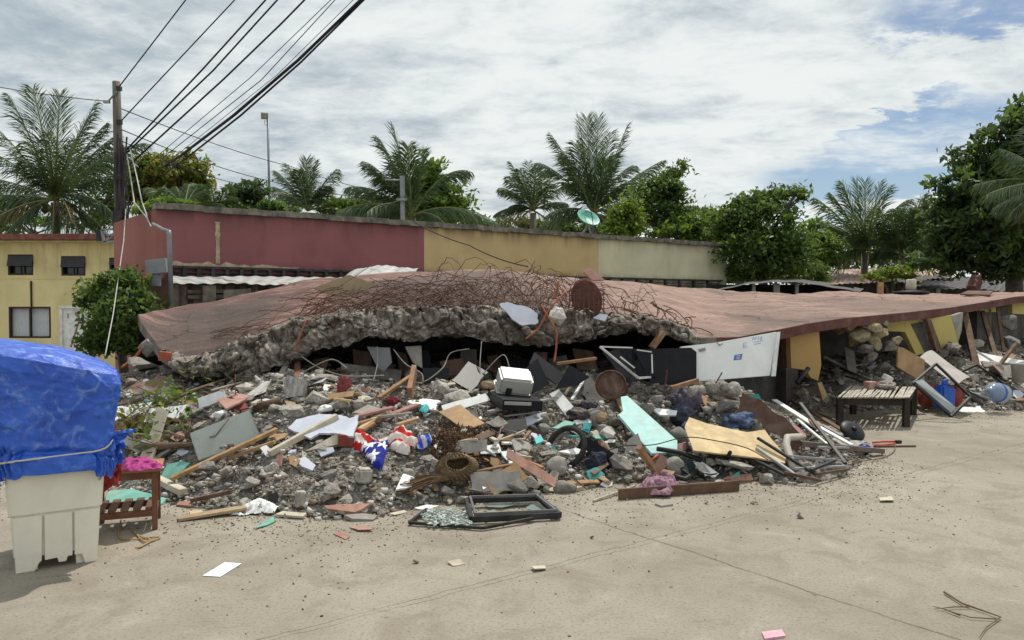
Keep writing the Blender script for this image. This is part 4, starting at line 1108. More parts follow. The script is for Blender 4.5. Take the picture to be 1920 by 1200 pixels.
for lbl, cl, d, mm, m2, n, tr in (
    ('green bush over the left end of the maroon wall coping', [(330, 388, 36, 14), (290, 392, 30, 12)], 24, LG, LB, 1500, (310, 420)),
    ('dark hedge tree between the small palms behind the maroon wall', [(430, 392, 34, 12), (500, 392, 30, 14), (530, 398, 26, 10)], 28, LD, LG, 1700, (480, 420)),
    ('leafy bush right of the young palm behind the maroon wall', [(640, 392, 34, 22), (675, 395, 34, 20), (700, 385, 24, 18)], 32, LG, LB, 2600, (660, 430)),
    ('low green tree under the swept palm fronds', [(730, 400, 40, 24), (790, 405, 44, 20), (850, 410, 40, 16), (890, 418, 26, 12)], 33, LG, LD, 3000, (790, 440)),
    ('dark bush at the foot of the shorter palm', [(970, 425, 40, 20), (1030, 428, 44, 18), (925, 428, 22, 10)], 38, LD, LG, 2400, (1000, 450)),
    ('leafy bush in front of the open tree along the cream wall', [(1300, 432, 40, 26), (1260, 440, 40, 22), (1340, 428, 34, 26)], 29, LG, LB, 3800, (1290, 470)),
    ('mid green tree between the open tree and the dense dark tree', [(1325, 412, 28, 20), (1350, 425, 30, 24)], 31, LD, LG, 1800, (1340, 460)),
    ('low hedge bush under the dense dark tree above the low shed', [(1370, 515, 40, 14), (1440, 520, 44, 12), (1510, 515, 40, 18)], 27, LD, LG, 1800, (1440, 540)),
    ('dark bush below the tallest palm behind the satellite dish', [(1090, 425, 40, 20), (1135, 428, 36, 22), (1060, 430, 30, 14)], 35, LD, LG, 2600, (1100, 450)),
    ('low bush under the fresh upright palm behind the rusty roof', [(1600, 490, 44, 26), (1660, 492, 40, 26), (1630, 470, 40, 30)], 38, LD, LG, 2800, (1630, 520)),
    ('bush growing through the rusty roof edge with yellow-green leaves', [(1670, 512, 26, 10), (1700, 510, 20, 12), (1640, 520, 14, 6)], 27, LB, LY, 700, (1670, 540)),
    ('tree behind the left palm and the yellow house', [(40, 420, 60, 24), (170, 400, 40, 40), (210, 370, 30, 40), (0, 400, 40, 40)], 36, LD, LG, 4200, (120, 450)),
    ('far green tree between the fresh palm and the big tree', [(1745, 440, 30, 50), (1730, 480, 30, 30), (1700, 470, 40, 26)], 40, LG, LD, 2800, (1730, 520))):
    tree(lbl, cl, d, .24, n, mm, tr, m2=m2, name='bush' if 'bush' in lbl else 'tree', cat='bush' if 'bush' in lbl else 'tree')
tree('leafy dark shrub growing between the yellow house and the red slab', [(210, 540, 30, 28), (185, 560, 30, 24), (245, 565, 34, 28), (225, 600, 44, 34), (270, 590, 30, 28), (200, 630, 34, 34), (250, 640, 34, 30), (240, 520, 16, 14)], 12.3, .115, 8500, LD, (225, 650), name='shrub', cat='shrub', m2=LG, base_z=-.3)
tree('yellow-green papaya-like plant beside the meter box', [(262, 535, 16, 16), (270, 560, 16, 14), (255, 550, 14, 10)], 12.6, .11, 500, LB, (265, 600), name='plant', cat='plant', m2=LY, base_z=-.3)
tree('sparse yellowing plant before the white door of the yellow house', [(172, 615, 12, 10), (180, 650, 14, 12)], 12.5, .09, 220, LY, (175, 660), name='plant', cat='plant', m2=LB, base_z=-.3)
for a, b, l in (((150, 597), (133, 650), 'thin stick leaning left against the white house door'), ((155, 598), (186, 632), 'dark stick leaning right before the shrub')):
    tag(MB().tube([P(*a, 12.8), P(*b, 12.4)], .015, 5).build('stick', WOODD), l, 'stick')
# ================================================================== helpers for debris
def sub(o, par):
    W = Vector((0, 0, 0)); q = par
    while q is not None: W = W + q.location; q = q.parent
    o.parent = par; o.location = o.location - W
    return o
def plane_pts(pts, p0, n):
    n = Vector(n).normalized(); out = []
    for px, py in pts:
        d = ray(px, py); out.append(EYE + d * ((p0 - EYE).dot(n) / d.dot(n)))
    return out
def jag(poly, amp, k=4, seed=0):
    rr = random.Random(seed); out = []
    n = len(poly)
    for i in range(n):
        a, b = poly[i], poly[(i + 1) % n]
        for j in range(k):
            f = (j + (rr.uniform(-.3, .3) if j else 0)) / k
            p = a.lerp(b, f)
            if j:
                o = (b - a).normalized(); q = poly[(i + 2) % n] - b; q = q - o * q.dot(o)
                if q.length > 1e-6: p = p + q.normalized() * rr.uniform(-amp, amp)
            out.append(p)
    return out
def board(name, label, cat, pts, m, n=None, t=.018, lift=.05, anchor=None, d=None, tilt=(0, 0, 0), jg=0.0, group=None, parent=None, k=4):
    """flat board: corner pixels seen from the camera are laid on a real plane through the rubble surface"""
    cx = sum(p[0] for p in pts) / len(pts); cy = sum(p[1] for p in pts) / len(pts)
    if n is None:
        h = hit(cx, cy); nn = (slope_n(h.x, h.y) + Vector(tilt)).normalized(); p0 = h + nn * lift
    else:
        nn = Vector(n).normalized(); a = anchor or max(pts, key=lambda q: q[1])
        p0 = (P(a[0], a[1], d) if d else hit(*a) + Vector((0, 0, .0)))
    poly = plane_pts(pts, p0, nn)
    if jg: poly = jag(poly, jg, k, int(cx * 7 + cy))
    if nn.dot(EYE - p0) < 0: nn = -nn
    o = MB().prism(poly, nn, t).build(name, m, parent=parent)
    return tag(o, label, cat, group) if parent is None else o
def plank(name, label, cat, a, b, w, h, m, la=.04, lb=.04, group=None, up=(0, 0, 1), da=None, db=None, end=None):
    A = P(*a, da) if da else hit(*a) + Vector((0, 0, la)); B = P(*b, db) if db else hit(*b) + Vector((0, 0, lb))
    mb = MB().beam(A, B, w, h, up)
    return tag(mb.build(name, m, bevel=.003), label, cat, group)
def rod(name, label, cat, pts, r, m, lift=.03, group=None, n=6):
    out = []
    for q in pts:
        out.append(P(q[0], q[1], q[2]) if len(q) == 3 else hit(*q) + Vector((0, 0, lift)))
    fine = []
    for i in range(len(out) - 1):
        p0 = out[max(i - 1, 0)]; p1, p2 = out[i], out[i + 1]; p3 = out[min(i + 2, len(out) - 1)]
        for j in range(6):
            f = j / 6
            fine.append(.5 * ((2 * p1) + (p2 - p0) * f + (2 * p0 - 5 * p1 + 4 * p2 - p3) * f * f + (3 * p1 - p0 - 3 * p2 + p3) * f ** 3))
    fine.append(out[-1])
    return tag(MB().tube(fine if len(out) > 2 else out, r, n).build(name, m, smooth_=True), label, cat, group)

def inside(poly, x, y):
    r = np.zeros(x.shape, bool); n = len(poly); j = n - 1
    for i in range(n):
        xi, yi = poly[i]; xj, yj = poly[j]
        c = ((yi > y) != (yj > y)) & (x < (xj - xi) * (y - yi) / (yj - yi + 1e-12) + xi)
        r ^= c; j = i
    return r
def cloth_mat(key, rough=.85, bump=.3):
    if key in MATS: return MATS[key]
    m = bpy.data.materials.new(key); m.use_nodes = True
    nt = m.node_tree; nt.nodes.clear()
    a = N(nt, 'ShaderNodeVertexColor', layer_name='Col')
    t = N(nt, 'ShaderNodeTexCoord').outputs['Object']
    nz = noise_n(nt, t, 30, 5, .7)
    c = mixc(nt, M_(nt, 'MULTIPLY', smooth(nt, nz, .5, .8), .2), a.outputs['Color'], (.3, .27, .22))
    b = N(nt, 'ShaderNodeBsdfPrincipled', {'Base Color': c, 'Roughness': rough, 'Specular IOR Level': .2})
    bp = N(nt, 'ShaderNodeBump', {'Height': nz, 'Strength': bump, 'Distance': .01}); nt.links.new(bp.outputs[0], b.inputs['Normal'])
    N(nt, 'ShaderNodeOutputMaterial', {'Surface': b.outputs[0]})
    MATS[key] = m
    return m
def drape(name, label, cat, px_poly, m=None, amp=.05, fs=9.0, lift=.03, res=.012, surf=None, seed=0, color=None, body=.06, parent=None):
    """crumpled cloth lying on the surface below: polygon of pixels mapped to ground plan"""
    W = [surf_hit(q, surf) for q in px_poly]
    poly = [(p.x, p.y) for p in W]
    xs = [p[0] for p in poly]; ys = [p[1] for p in poly]
    gx = np.arange(min(xs) - res, max(xs) + res * 2, res); gy = np.arange(min(ys) - res, max(ys) + res * 2, res)
    X, Y = np.meshgrid(gx, gy, indexing='ij')
    wx = X + fbm(X * 8, Y * 8, None, 3, seed + 3) * .02; wy = Y + fbm(X * 8, Y * 8, None, 3, seed + 5) * .02
    ins = inside(poly, wx, wy)
    # distance to the edge by repeated erosion
    dist = ins.astype(float); cur = ins.copy()
    for _ in range(6):
        e = cur.copy(); e[1:] &= cur[:-1]; e[:-1] &= cur[1:]; e[:, 1:] &= cur[:, :-1]; e[:, :-1] &= cur[:, 1:]
        cur = e; dist += cur
    dome = np.clip(dist / 7, 0, 1) ** .6
    base = (Hs(X, Y) if surf is None else np.full(X.shape, surf))
    a = fbm(X * fs, Y * fs, None, 3, seed); b = fbm(X * fs * .5 + 7, Y * fs * .5, None, 2, seed + 9)
    fold = 1 - np.abs(a + .35 * b) * 1.7
    Z = base + lift + dome * (body * (b * .5 + .7) + amp * fold)
    keep = ins[:-1, :-1] | ins[1:, 1:]
    nv = len(gy)
    ii = np.arange(len(gx) - 1)[:, None] * nv + np.arange(nv - 1)[None, :]
    f = np.stack([ii, ii + nv, ii + nv + 1, ii + 1], -1)[keep]
    u = np.unique(f); rm = np.zeros(X.size, np.int64); rm[u] = np.arange(len(u))
    V = np.stack([X, Y, Z], -1).reshape(-1, 3)[u]
    c = V.mean(0); c[2] = V[:, 2].min()
    if color is not None: m = cloth_mat('printed_cloth')
    o = np_mesh(name, V, rm[f], np.full(len(f), 4), m, parent=parent, loc=tuple(c), smooth_=True)
    if color is not None:
        at = o.data.color_attributes.new('Col', 'FLOAT_COLOR', 'POINT')
        x0, x1, y0, y1 = min(xs), max(xs), min(ys), max(ys)
        cl = color((V[:, 0] - x0) / (x1 - x0), (V[:, 1] - y0) / (y1 - y0), V)
        at.data.foreach_set('color', np.concatenate([cl, np.ones((len(cl), 1))], 1).astype(np.float32).ravel())
    return tag(o, label, cat) if parent is None else o
def surf_hit(q, surf):
    if surf is None: return hit(*q)
    return Gpx(q[0], q[1], surf)
def bundle(name, label, cat, px, py, w, h, m, d=None, seed=0, folds=.16, fs=3.2, squash=.9):
    """lumpy folded bundle (bag, cloth heap) w x h pixels"""
    q = P(px, py + h * .4, d) if d else hit(px, py + h * .4)
    dd = q.y; W, H_ = w / F * dd, h / F * dd
    bm = bmesh.new(); bmesh.ops.create_icosphere(bm, subdivisions=5, radius=.5)
    co = np.array([v.co for v in bm.verts])
    k = fbm(co[:, 0] * fs + seed, co[:, 1] * fs, co[:, 2] * fs, 2, seed) * .22 + (1 - np.abs(fbm(co[:, 0] * fs * 1.6, co[:, 1] * fs * 1.6 + seed, co[:, 2] * fs * 1.1, 3, seed + 4)) * 1.8) * folds
    for v, a in zip(bm.verts, k):
        v.co *= 1 + a
        v.co = Vector((v.co.x * W, v.co.y * W * squash, v.co.z * H_))
    me = bpy.data.meshes.new(name); bm.to_mesh(me); bm.free()
    me.polygons.foreach_set('use_smooth', [True] * len(me.polygons)); me.materials.append(m)
    o = bpy.data.objects.new(name, me); COL.objects.link(o); o.location = q + Vector((0, 0, H_ * .4))
    return tag(o, label, cat)
def stone(label, px, py, w, h=None, shapes=ROUNDS, m=STONE, name='stone', cat='stone', group=None, d=None):
    h = h or w * .75
    q = P(px, py + h * .35, d) if d else hit(px, py + h * .35)
    s = w / F * q.y
    return rock_at(q + Vector((0, 0, h / F * q.y * .38)), s * 1.08, shapes, m, name, label, cat, group, squash=max(.5, min(1.3, h / w * 1.25)))

# ================================================================== tub, tarp, small table
C0 = Gpx(28, 1075); U = (Gpx(183, 1050) - C0); BW = U.length; U.normalize(); Vv = Vector((-U.y, U.x, 0)); BD = .55
tub = thing('insulated_tub', 'off-white plastic fish tub standing under the blue tarp', 'tub', C0 + U * BW / 2 + Vv * BD / 2)
def TL(u, v, z): return C0 + U * u + Vv * v + Vector((0, 0, z))
def ring(e, z, r=.035, n=5):
    out = []
    for (cu, cv, a0) in ((BW + e - r, -e + r, -90), (BW + e - r, BD + e - r, 0), (-e + r, BD + e - r, 90), (-e + r, -e + r, 180)):
        for k in range(n):
            a = R(a0 + 90 * k / (n - 1)); out.append(TL(cu + r * math.cos(a), cv + r * math.sin(a), z))
    return out
mb = MB(); rings = [ring(.006, .085), ring(.020, .335), ring(.030, .345), ring(.045, .60), ring(.045, .62)]
k = len(rings[0]); vs = [q for r_ in rings for q in r_]; fs = []
for i in range(len(rings) - 1):
    for j in range(k): fs.append((i * k + j, i * k + (j + 1) % k, (i + 1) * k + (j + 1) % k, (i + 1) * k + j))
fs += [tuple(range(k))[::-1], tuple((len(rings) - 1) * k + j for j in range(k))]
mb.add(vs, fs); bodyo = mb.build('body', TUBW, parent=tub)
def front_panel(u0, u1, poly):   # raised panels leave the two grooves between them
    mb = MB(); mb.prism([TL(u, -.006 - .055 * max(0, z - .0) - .012, z) for u, z in poly], -Vv, .012); return mb
gr = [.085, .295]
ft_ = .0
for poly in ([(.004, 0), (.10, 0), (.125, .05), (gr[0] + .05, .055), (gr[0] + .055, .33), (-.012, .33)],
             [(gr[0] + .066, .055), (.215, .06), (.222, .03), (.262, .03), (.27, .06), (gr[1] + .0, .06), (gr[1] + .0, .33), (gr[0] + .066, .33)],
             [(gr[1] + .011, .06), (.345, .06), (.36, .0), (BW - .004, 0), (BW + .012, .33), (gr[1] + .011, .33)]):
    front_panel(0, 0, poly).build('side_panel', TUBW, parent=tub, bevel=.003)
for (u, v) in ((.06, .06), (BW - .06, .06), (.06, BD - .06), (BW - .06, BD - .06)):
    mb = MB(); c = TL(u, v, .045); mb.box(c, (.11, .11, .09), Matrix((U, Vv, Vector((0, 0, 1)))).transposed()); mb.build('foot', TUBW, parent=tub)
mb = MB(); mb.beam(TL(.02, -.001, .2), TL(BW - .02, -.001, .2), .008, .24, (0, 0, 1)); mb.build('groove_back', GRVM, parent=tub)

# tarp: rings from the hem up to the top, around the tub and its hidden load
TARP = bpy.data.materials.new('blue_tarp'); TARP.use_nodes = True
nt = TARP.node_tree; nt.nodes.clear()
t_ = N(nt, 'ShaderNodeTexCoord').outputs['Object']
w1 = noise_n(nt, N(nt, 'ShaderNodeMapping', {'Vector': t_, 'Rotation': (.3, .5, .8), 'Scale': (3, 9, 4)}).outputs[0], 1.3, 9, .62, 1.6)
w2 = noise_n(nt, t_, 11, 8, .68, .9); w3 = noise_n(nt, t_, 2.2, 6, .6, .5)
c = mixc(nt, smooth(nt, w3, .35, .65), (.010, .062, .43), (.022, .118, .60))
c = mixc(nt, M_(nt, 'MULTIPLY', smooth(nt, w2, .50, .68), .5), c, (.22, .36, .72))
c = mixc(nt, M_(nt, 'MULTIPLY', smooth(nt, noise_n(nt, t_, 3.6, 8, .7, .8), .60, .74), .45), c, (.30, .27, .20))
b_ = N(nt, 'ShaderNodeBsdfPrincipled', {'Base Color': c, 'Roughness': .38, 'Specular IOR Level': .55})
bp = N(nt, 'ShaderNodeBump', {'Height': M_(nt, 'ADD', M_(nt, 'ADD', w1, M_(nt, 'MULTIPLY', w2, .6)), M_(nt, 'MULTIPLY', smooth(nt, N(nt, 'ShaderNodeTexVoronoi', {'Vector': N(nt, 'ShaderNodeMapping', {'Vector': t_, 'Rotation': (.2, .6, .4), 'Scale': (5, 9, 7)}).outputs[0], 'Scale': 1.0}, feature='DISTANCE_TO_EDGE').outputs['Distance'], .25, 0.0), .8)), 'Strength': .5, 'Distance': .03}); nt.links.new(bp.outputs[0], b_.inputs['Normal'])
N(nt, 'ShaderNodeOutputMaterial', {'Surface': b_.outputs[0]})
tarp = thing('tarpaulin', 'crumpled blue tarpaulin roped over goods stacked on the white tub', 'tarpaulin', TL(BW / 2, BD / 2, .56))
NT_, NZ_ = 420, 150
V = np.zeros((NT_, NZ_, 3))
E_PTS = [(0, .062), (.09, .075), (.15, .078), (.19, .05), (.25, .072), (.6, .09), (.9, .118), (1.0, .105)]
for i in range(NT_):
    a = 2 * math.pi * i / (NT_ - 1)
    ca, sa = math.cos(a), math.sin(a)
    pw = .24
    su = math.copysign(abs(ca) ** pw, ca); sv = math.copysign(abs(sa) ** pw, sa)
    for j in range(NZ_):
        s = j / (NZ_ - 1)
        fz = 1.0 if s < .8 else 1 - (s - .8) / .2
        topz = 1.335 - .085 * (su * fz + 1) + .02 * sv * fz
        # ragged hem
        hem = .55 + .03 * math.sin(a * 3 + 1) + .014 * math.sin(a * 11) + .006 * math.sin(a * 29)
        if s < .8:
            q = s / .8; z = hem + (topz - hem) * q
            e = np.interp(q, [p[0] for p in E_PTS], [p[1] for p in E_PTS]); f = 1.0
        else:
            q = (s - .8) / .2; f = 1 - q; z = topz + (.02 + .05 * q) * min(1, q * 6); e = .10
        hu, hv = BW / 2 + .02, BD / 2 + .02
        # the load leans out at the top right front
        V[i, j] = TL(BW / 2 + su * (hu + e) * f, BD / 2 + sv * (hv + e) * f, z)
Xt, Yt, Zt = V[..., 0], V[..., 1], V[..., 2]
f1, f2, cr = worley(Xt * 2.6 + fbm(Xt * 3, Yt * 3, Zt * 3, 2, 64) * .35, Yt * 2.6, Zt * 3.4 + Xt * 1.5, 5); g1, g2, _c = worley(Xt * 7 + Zt * 3, Yt * 7, Zt * 6 - Xt * 3, 6)
sN = (np.arange(NZ_) / (NZ_ - 1))[None, :]; aN = (2 * np.pi * np.arange(NT_) / (NT_ - 1))[:, None]
pleat = np.clip((.24 - sN) / .12, 0, 1) * (np.sin(aN * 37 + 2 * np.sin(aN * 5)) * .008 + np.abs(np.sin(aN * 17 + 1)) * .010)
wr = pleat + .010 * np.exp(-(f2 - f1) * 14) + (f1 - .5) * .016 + .0025 * np.exp(-(g2 - g1) * 10) + fbm(Xt * 3, Yt * 3, Zt * 3, 2, 61) * .010 + (ridge(Xt * 2.2 + Zt * 2.6, Yt * 2.2 + Zt, Zt * 1.2, 62, 2) - .5) * .016 + (ridge(Xt * 7 + Zt * 4, Yt * 7, Zt * 8, 63, 3) - .5) * .004
cen = np.array(TL(BW / 2, BD / 2, 0))
outd = np.stack([Xt - cen[0], Yt - cen[1], np.zeros_like(Xt)], -1); outd /= (np.linalg.norm(outd, axis=-1, keepdims=True) + 1e-6)
wr_edge = np.where(np.arange(NZ_) > NZ_ * .94, .35, 1.0)[None, :]
V += outd * (wr * wr_edge)[..., None]
V[..., 2] += wr * .4
g = grid_mesh('sheet', V, TARP, parent=tarp, loc=tuple(tarp.location), smooth_=True)
REDT = mat('red_tarp_lining', (.30, .035, .03), .6, .2, 4, .3, 14)
# hanging flaps at the right corner
def cloth_patch(name, c4, m, parent, seed, amp=.02, n=26, th=0):
    a, b, c, d = [Vector(q) for q in c4]; VV = np.zeros((n, n, 3)); nr = (b - a).cross(d - a).normalized()
    for i in range(n):
        for j in range(n):
            u, v = i / (n - 1), j / (n - 1); p = a.lerp(b, u).lerp(d.lerp(c, u), v)
            p = p + nr * amp * float(fbm(np.array(u * 4 + seed), np.array(v * 5.0), None, 3, seed)); VV[i, j] = p
    return grid_mesh(name, VV, m, parent=parent, loc=tuple(parent.location), smooth_=True)
cloth_patch('flap', (P(205, 812, 4.72), P(262, 802, 4.82), P(250, 812, 4.85), P(206, 840, 4.74)), TARP, tarp, 3, .02)
cloth_patch('flap', (P(188, 826, 4.70), P(232, 815, 4.8), P(226, 862, 4.84), P(186, 905, 4.72)), TARP, tarp, 5, .05)
cloth_patch('red_lining', (P(196, 870, 4.80), P(226, 856, 4.86), P(230, 905, 4.9), P(192, 922, 4.82)), REDT, tarp, 9, .04)
rp = []
for f in []:
    u = BW * f; z = .66 + .03 * f + .06 * max(0, f) ** 3
    rp.append(TL(u, -.112 + .004 * math.sin(f * 9), z))
_tc = np.array(TL(BW / 2, BD / 2, 0))
for i in range(NT_):
    a = 360 * i / (NT_ - 1)
    if 214 < a < 322 and i % 4 == 0:
        f = (a - 214) / 108; z = .665 + .02 * f + .07 * f ** 3
        j = int(np.argmin(np.abs(V[i, :90, 2] - z))); o_ = V[i, j] - _tc; o_[2] = 0
        rp.append(Vector(V[i, j] + o_ / np.linalg.norm(o_) * .009))
MB().tube(rp, .0055, 6).build('rope', mat('pale_rope', (.55, .52, .45), .9), parent=tarp, smooth_=True)

# small slatted table
tb0 = Gpx(295, 992); zt_ = .435
st = thing('side_table', 'small reddish brown slatted wooden table beside the tub', 'table', tb0 + Vector((-.2, .15, 0)))
tu = (Gpx(200, 1001) - tb0); tu.normalize(); tv = Vector((-tu.y, tu.x, 0)); tv = tv if tv.y > 0 else -tv
def ST(u, v, z): return tb0 + tu * u + tv * v + Vector((0, 0, z))
RM = Matrix((tu, tv, Vector((0, 0, 1)))).transposed()
TW, TD = .40, .30
for (u, v) in ((0, 0), (TW - .03, 0), (0, TD), (TW - .03, TD)):
    mb = MB(); mb.box(ST(u + .015, v, (zt_ - .02) / 2), (.035, .035, zt_ - .02), RM); mb.build('leg', WOODR, parent=st, bevel=.003)
mb = MB(); mb.box(ST(TW / 2, TD / 2, zt_ - .01), (TW + .06, TD + .07, .022), RM); mb.build('tabletop', mat('worn_tabletop', (.34, .17, .08), .6, .2, 6, .2), parent=st, bevel=.004)
for c_, s_ in ((ST(TW / 2, 0, zt_ - .05), (TW - .02, .02, .05)), (ST(0.015, TD / 2, zt_ - .05), (.02, TD - .04, .05)), (ST(TW / 2, 0, .12), (TW - .02, .022, .045)), (ST(TW / 2, TD, .12), (TW - .02, .022, .045)), (ST(.015, TD / 2, .12), (.022, TD - .04, .04))):
    mb = MB(); mb.box(c_, s_, RM); mb.build('rail', WOODR, parent=st)
mb = MB()
for k in range(5): mb.box(ST(.05 + k * .078, TD / 2, .155), (.05, TD + .02, .014), RM)
mb.build('shelf', WOODR, parent=st)
drape('cloth', 'crumpled magenta cloth on the small brown table', 'cloth', [(228, 868), (252, 862), (285, 864), (308, 872), (296, 880), (262, 885), (232, 884)], mat('magenta_cloth', (.38, .045, .20), .8, .25, 12, .3), .028, 14, .004, .006, surf=zt_ + .001, seed=4, body=.012)
rod('cord', 'tangled yellow-brown cord lying on the ground by the small table', 'cord', [(228, 975), (222, 1000), (226, 1012), (250, 1014), (285, 1010), (300, 1011), (272, 1019), (255, 1003), (246, 995), (262, 1008), (280, 1013), (268, 1026), (258, 1030), (272, 1024), (292, 1012)], .005, mat('jute', (.33, .22, .09), .9), .01)
board('paper', 'white sheet of paper lying alone on the road', 'paper', [(380, 1081), (421, 1056), (453, 1058), (413, 1083)], PAPER, n=(0, 0, 1), t=.002, lift=0, d=None).location.z += .006
o = board('packet', 'pink snack packet lying on the road at the bottom edge', 'packet', [(1428, 1189), (1466, 1184), (1473, 1196), (1434, 1202)], mat('pink_packet', (.62, .35, .42), .45, .15, 30, .2), n=(0, 0, 1), t=.012); o.location.z += .012
tw = [[(1770, 1114), (1805, 1136), (1876, 1161)], [(1818, 1142), (1790, 1142), (1752, 1146)], [(1876, 1161), (1850, 1180), (1836, 1200)], [(1868, 1165), (1820, 1162), (1780, 1150)], [(1800, 1158), (1770, 1146), (1748, 1141)]]
mb = MB()
for i, s in enumerate(tw): mb.tube([Gpx(*q) + Vector((0, 0, .012)) for q in s], [.006, .005, .003] if i == 0 else [.004, .003, .0015], 5)
tag(mb.build('dry_twig', WOODD), 'forked dry twig lying on the road near the lower right corner', 'twig')

# ================================================================== named debris, left end
board('roof_fragment', 'pink painted slab fragment lying behind the blue tarp', 'roof fragment', [(222, 752), (246, 722), (305, 706), (340, 712), (318, 732), (268, 748)], SLABM, t=.08, lift=.08, jg=.02, tilt=(.1, -.35, 0))
board('white_board', 'white panel lying at the left end of the rubble beside the tarp', 'panel', [(205, 806), (220, 762), (285, 754), (268, 778)], WHITE, lift=.14, tilt=(.05, -.25, 0))
board('wood_board', 'pale thin board standing slantwise across the white panel', 'board', [(260, 862), (286, 800), (296, 762), (314, 770), (300, 815), (282, 872)], CREAM, n=(-.35, -.75, .5))
stone('large dark concrete slab chunk beside the left corner of the red roof', 268, 685, 66, 56, SLABROCK, CONCD, 'concrete_chunk', 'rubble', d=8.9)
stone('dark grey block leaning under the left corner of the red roof', 285, 655, 48, 44, ROCKS, CONCD, 'concrete_chunk', 'rubble', d=9.2)
stone('dark rounded block beside the end of the red roof by the shrub', 318, 690, 40, 34, ROCKS, CONCD, 'concrete_chunk', 'rubble', d=8.9)
rod('steel_bar', 'orange-brown steel bar leaning on the dark chunks left of the red roof', 'bar', [(228, 690, 9.0), (255, 668, 9.1), (278, 636, 9.2)], .02, ORUST)
q = P(310, 668, 8.72); mb = MB(); mb.box(q, (.12, .1, .1), Euler((0, .1, .2)).to_matrix()); tag(mb.build('red_block', mat('red_clay', (.36, .10, .06), .8)), 'small red block wedged under the left corner of the red roof', 'block')
board('sea_green_sheet', 'flat sea-green sheet lying behind the legs of the small table', 'sheet', [(196, 940), (205, 920), (250, 917), (312, 934), (300, 946), (235, 948)], TEALG, lift=.03, jg=.01, tilt=(0, -.1, 0))
board('sea_green_sheet', 'bent sea-green sheet right behind the small table top', 'sheet', [(296, 905), (312, 872), (340, 864), (356, 868), (330, 895), (306, 915)], TEALG, lift=.06, tilt=(.1, -.5, 0))
plank('plank', 'short cream timber with squared end lying by the small table', 'plank', (290, 905), (344, 932), .07, .05, CREAM)
plank('plank', 'long brown plank running up left from the rubble foot to the grey-green cabinet', 'plank', (320, 912), (520, 826), .075, .03, WOOD, .06, .10)
plank('plank', 'second brown plank lying just under the grey-green cabinet', 'plank', (430, 872), (515, 842), .08, .03, WOOD, .06, .06)
# cabinet
cn = Vector((.18, -.80, .42)).normalized()
cb = [(355, 812), (468, 768), (490, 822), (372, 864)]
pp_ = plane_pts(cb, hit(380, 872) + Vector((0, -.05, .03)), cn)
cab = thing('locker', 'grey-green painted metal locker tipped on the rubble', 'locker', (pp_[0] + pp_[2]) / 2)
MB().prism(pp_, cn, .10).build('body', CAB, parent=cab, bevel=.006)
mid_ = [pp_[0].lerp(pp_[1], .60) + cn * .004, pp_[0].lerp(pp_[1], .615) + cn * .004, pp_[3].lerp(pp_[2], .615) + cn * .004, pp_[3].lerp(pp_[2], .60) + cn * .004]
MB().prism([p for p in (pp_[0].lerp(pp_[1], .995) + cn * .003, pp_[1] + cn * .003, pp_[2] + cn * .003, pp_[3].lerp(pp_[2], .995) + cn * .003)], cn, .02).build('edge_strip', CREAM, parent=cab)
stone('white rounded stone behind the top edge of the grey-green locker', 417, 778, 26, 22, ROUNDS, WHITE, 'stone', 'stone')
plank('plank', 'long beige plank with bluish edge and a broken upper end', 'plank', (505, 862), (632, 806), .06, .05, CREAM, .05, .12)
board('wedge_board', 'cream broken wedge of board under the end of the beige plank', 'board', [(572, 846), (640, 808), (636, 832), (600, 840)], CREAM, lift=.07, t=.05, tilt=(.1, -.6, 0))
board('plastic_sheet', 'large bluish-white sheet lying flat above the beige plank', 'sheet', [(540, 802), (556, 786), (600, 776), (640, 778), (655, 784), (672, 778), (670, 795), (662, 818), (630, 812), (598, 812), (582, 822)], WHITEB, lift=.07, jg=.006, tilt=(0, -.1, 0))
board('tile_shard', 'small pale blue shard below the beige plank', 'shard', [(552, 862), (572, 856), (592, 872), (586, 882), (566, 874)], WHITEB, lift=.05, tilt=(.2, -.3, 0))
board('tile_shard', 'white angular shard under the wedge board', 'shard', [(594, 842), (624, 838), (628, 846), (602, 856)], WHITEB, lift=.05, tilt=(0, -.3, 0))
board('pink_board', 'salmon pink shard lying near the white block above the locker', 'shard', [(408, 750), (440, 735), (470, 742), (446, 756), (424, 766)], PINK, lift=.05, jg=.006)
board('pink_board', 'brick red angular shard just above the locker', 'shard', [(432, 760), (456, 752), (466, 764), (434, 772)], mat('brick_red', (.33, .10, .075), .85), lift=.08, tilt=(0, -.4, 0))
stone('large white concrete block at the back of the rubble under the roof edge', 484, 734, 62, 36, SLABROCK, mat('pale_concrete', (.55, .53, .50), .9, .12, 6, .5, 20, dirt=.3), 'concrete_block', 'block')
stone('smaller pale block beside the large white concrete block', 462, 728, 34, 26, ROCKS, MATS['pale_concrete'], 'concrete_block', 'block')
board('striated_block', 'upright grey weathered wood slab at the back of the rubble', 'block', [(530, 712), (540, 703), (572, 714), (566, 742), (535, 746)], mat('grey_grain', (.36, .34, .315), .9, .45, 14, .5, 30, stretch=(3, 3, .3)), n=(-.1, -.9, .25), t=.12)
bundle('cloth', 'dusty red cloth hanging over stones in the dark gap', 'cloth', 645, 727, 24, 38, mat('dusty_red_cloth', (.22, .05, .055), .9, .25, 9, .3), seed=3)
plank('plank', 'upright raw plank standing in the middle of the dark gap', 'plank', (768, 742), (777, 694), .13, .05, WOOD, .02, 0, db=8.15, up=(1, 0, 0))
plank('plank', 'bright orange-brown plank leaning on the upright plank', 'plank', (710, 756), (775, 728), .06, .03, WOOD, .05, .14)
bundle('cloth', 'dark red rag tucked beneath the leaning plank', 'cloth', 737, 752, 24, 16, mat('dark_red_rag', (.16, .02, .03), .9), seed=8)
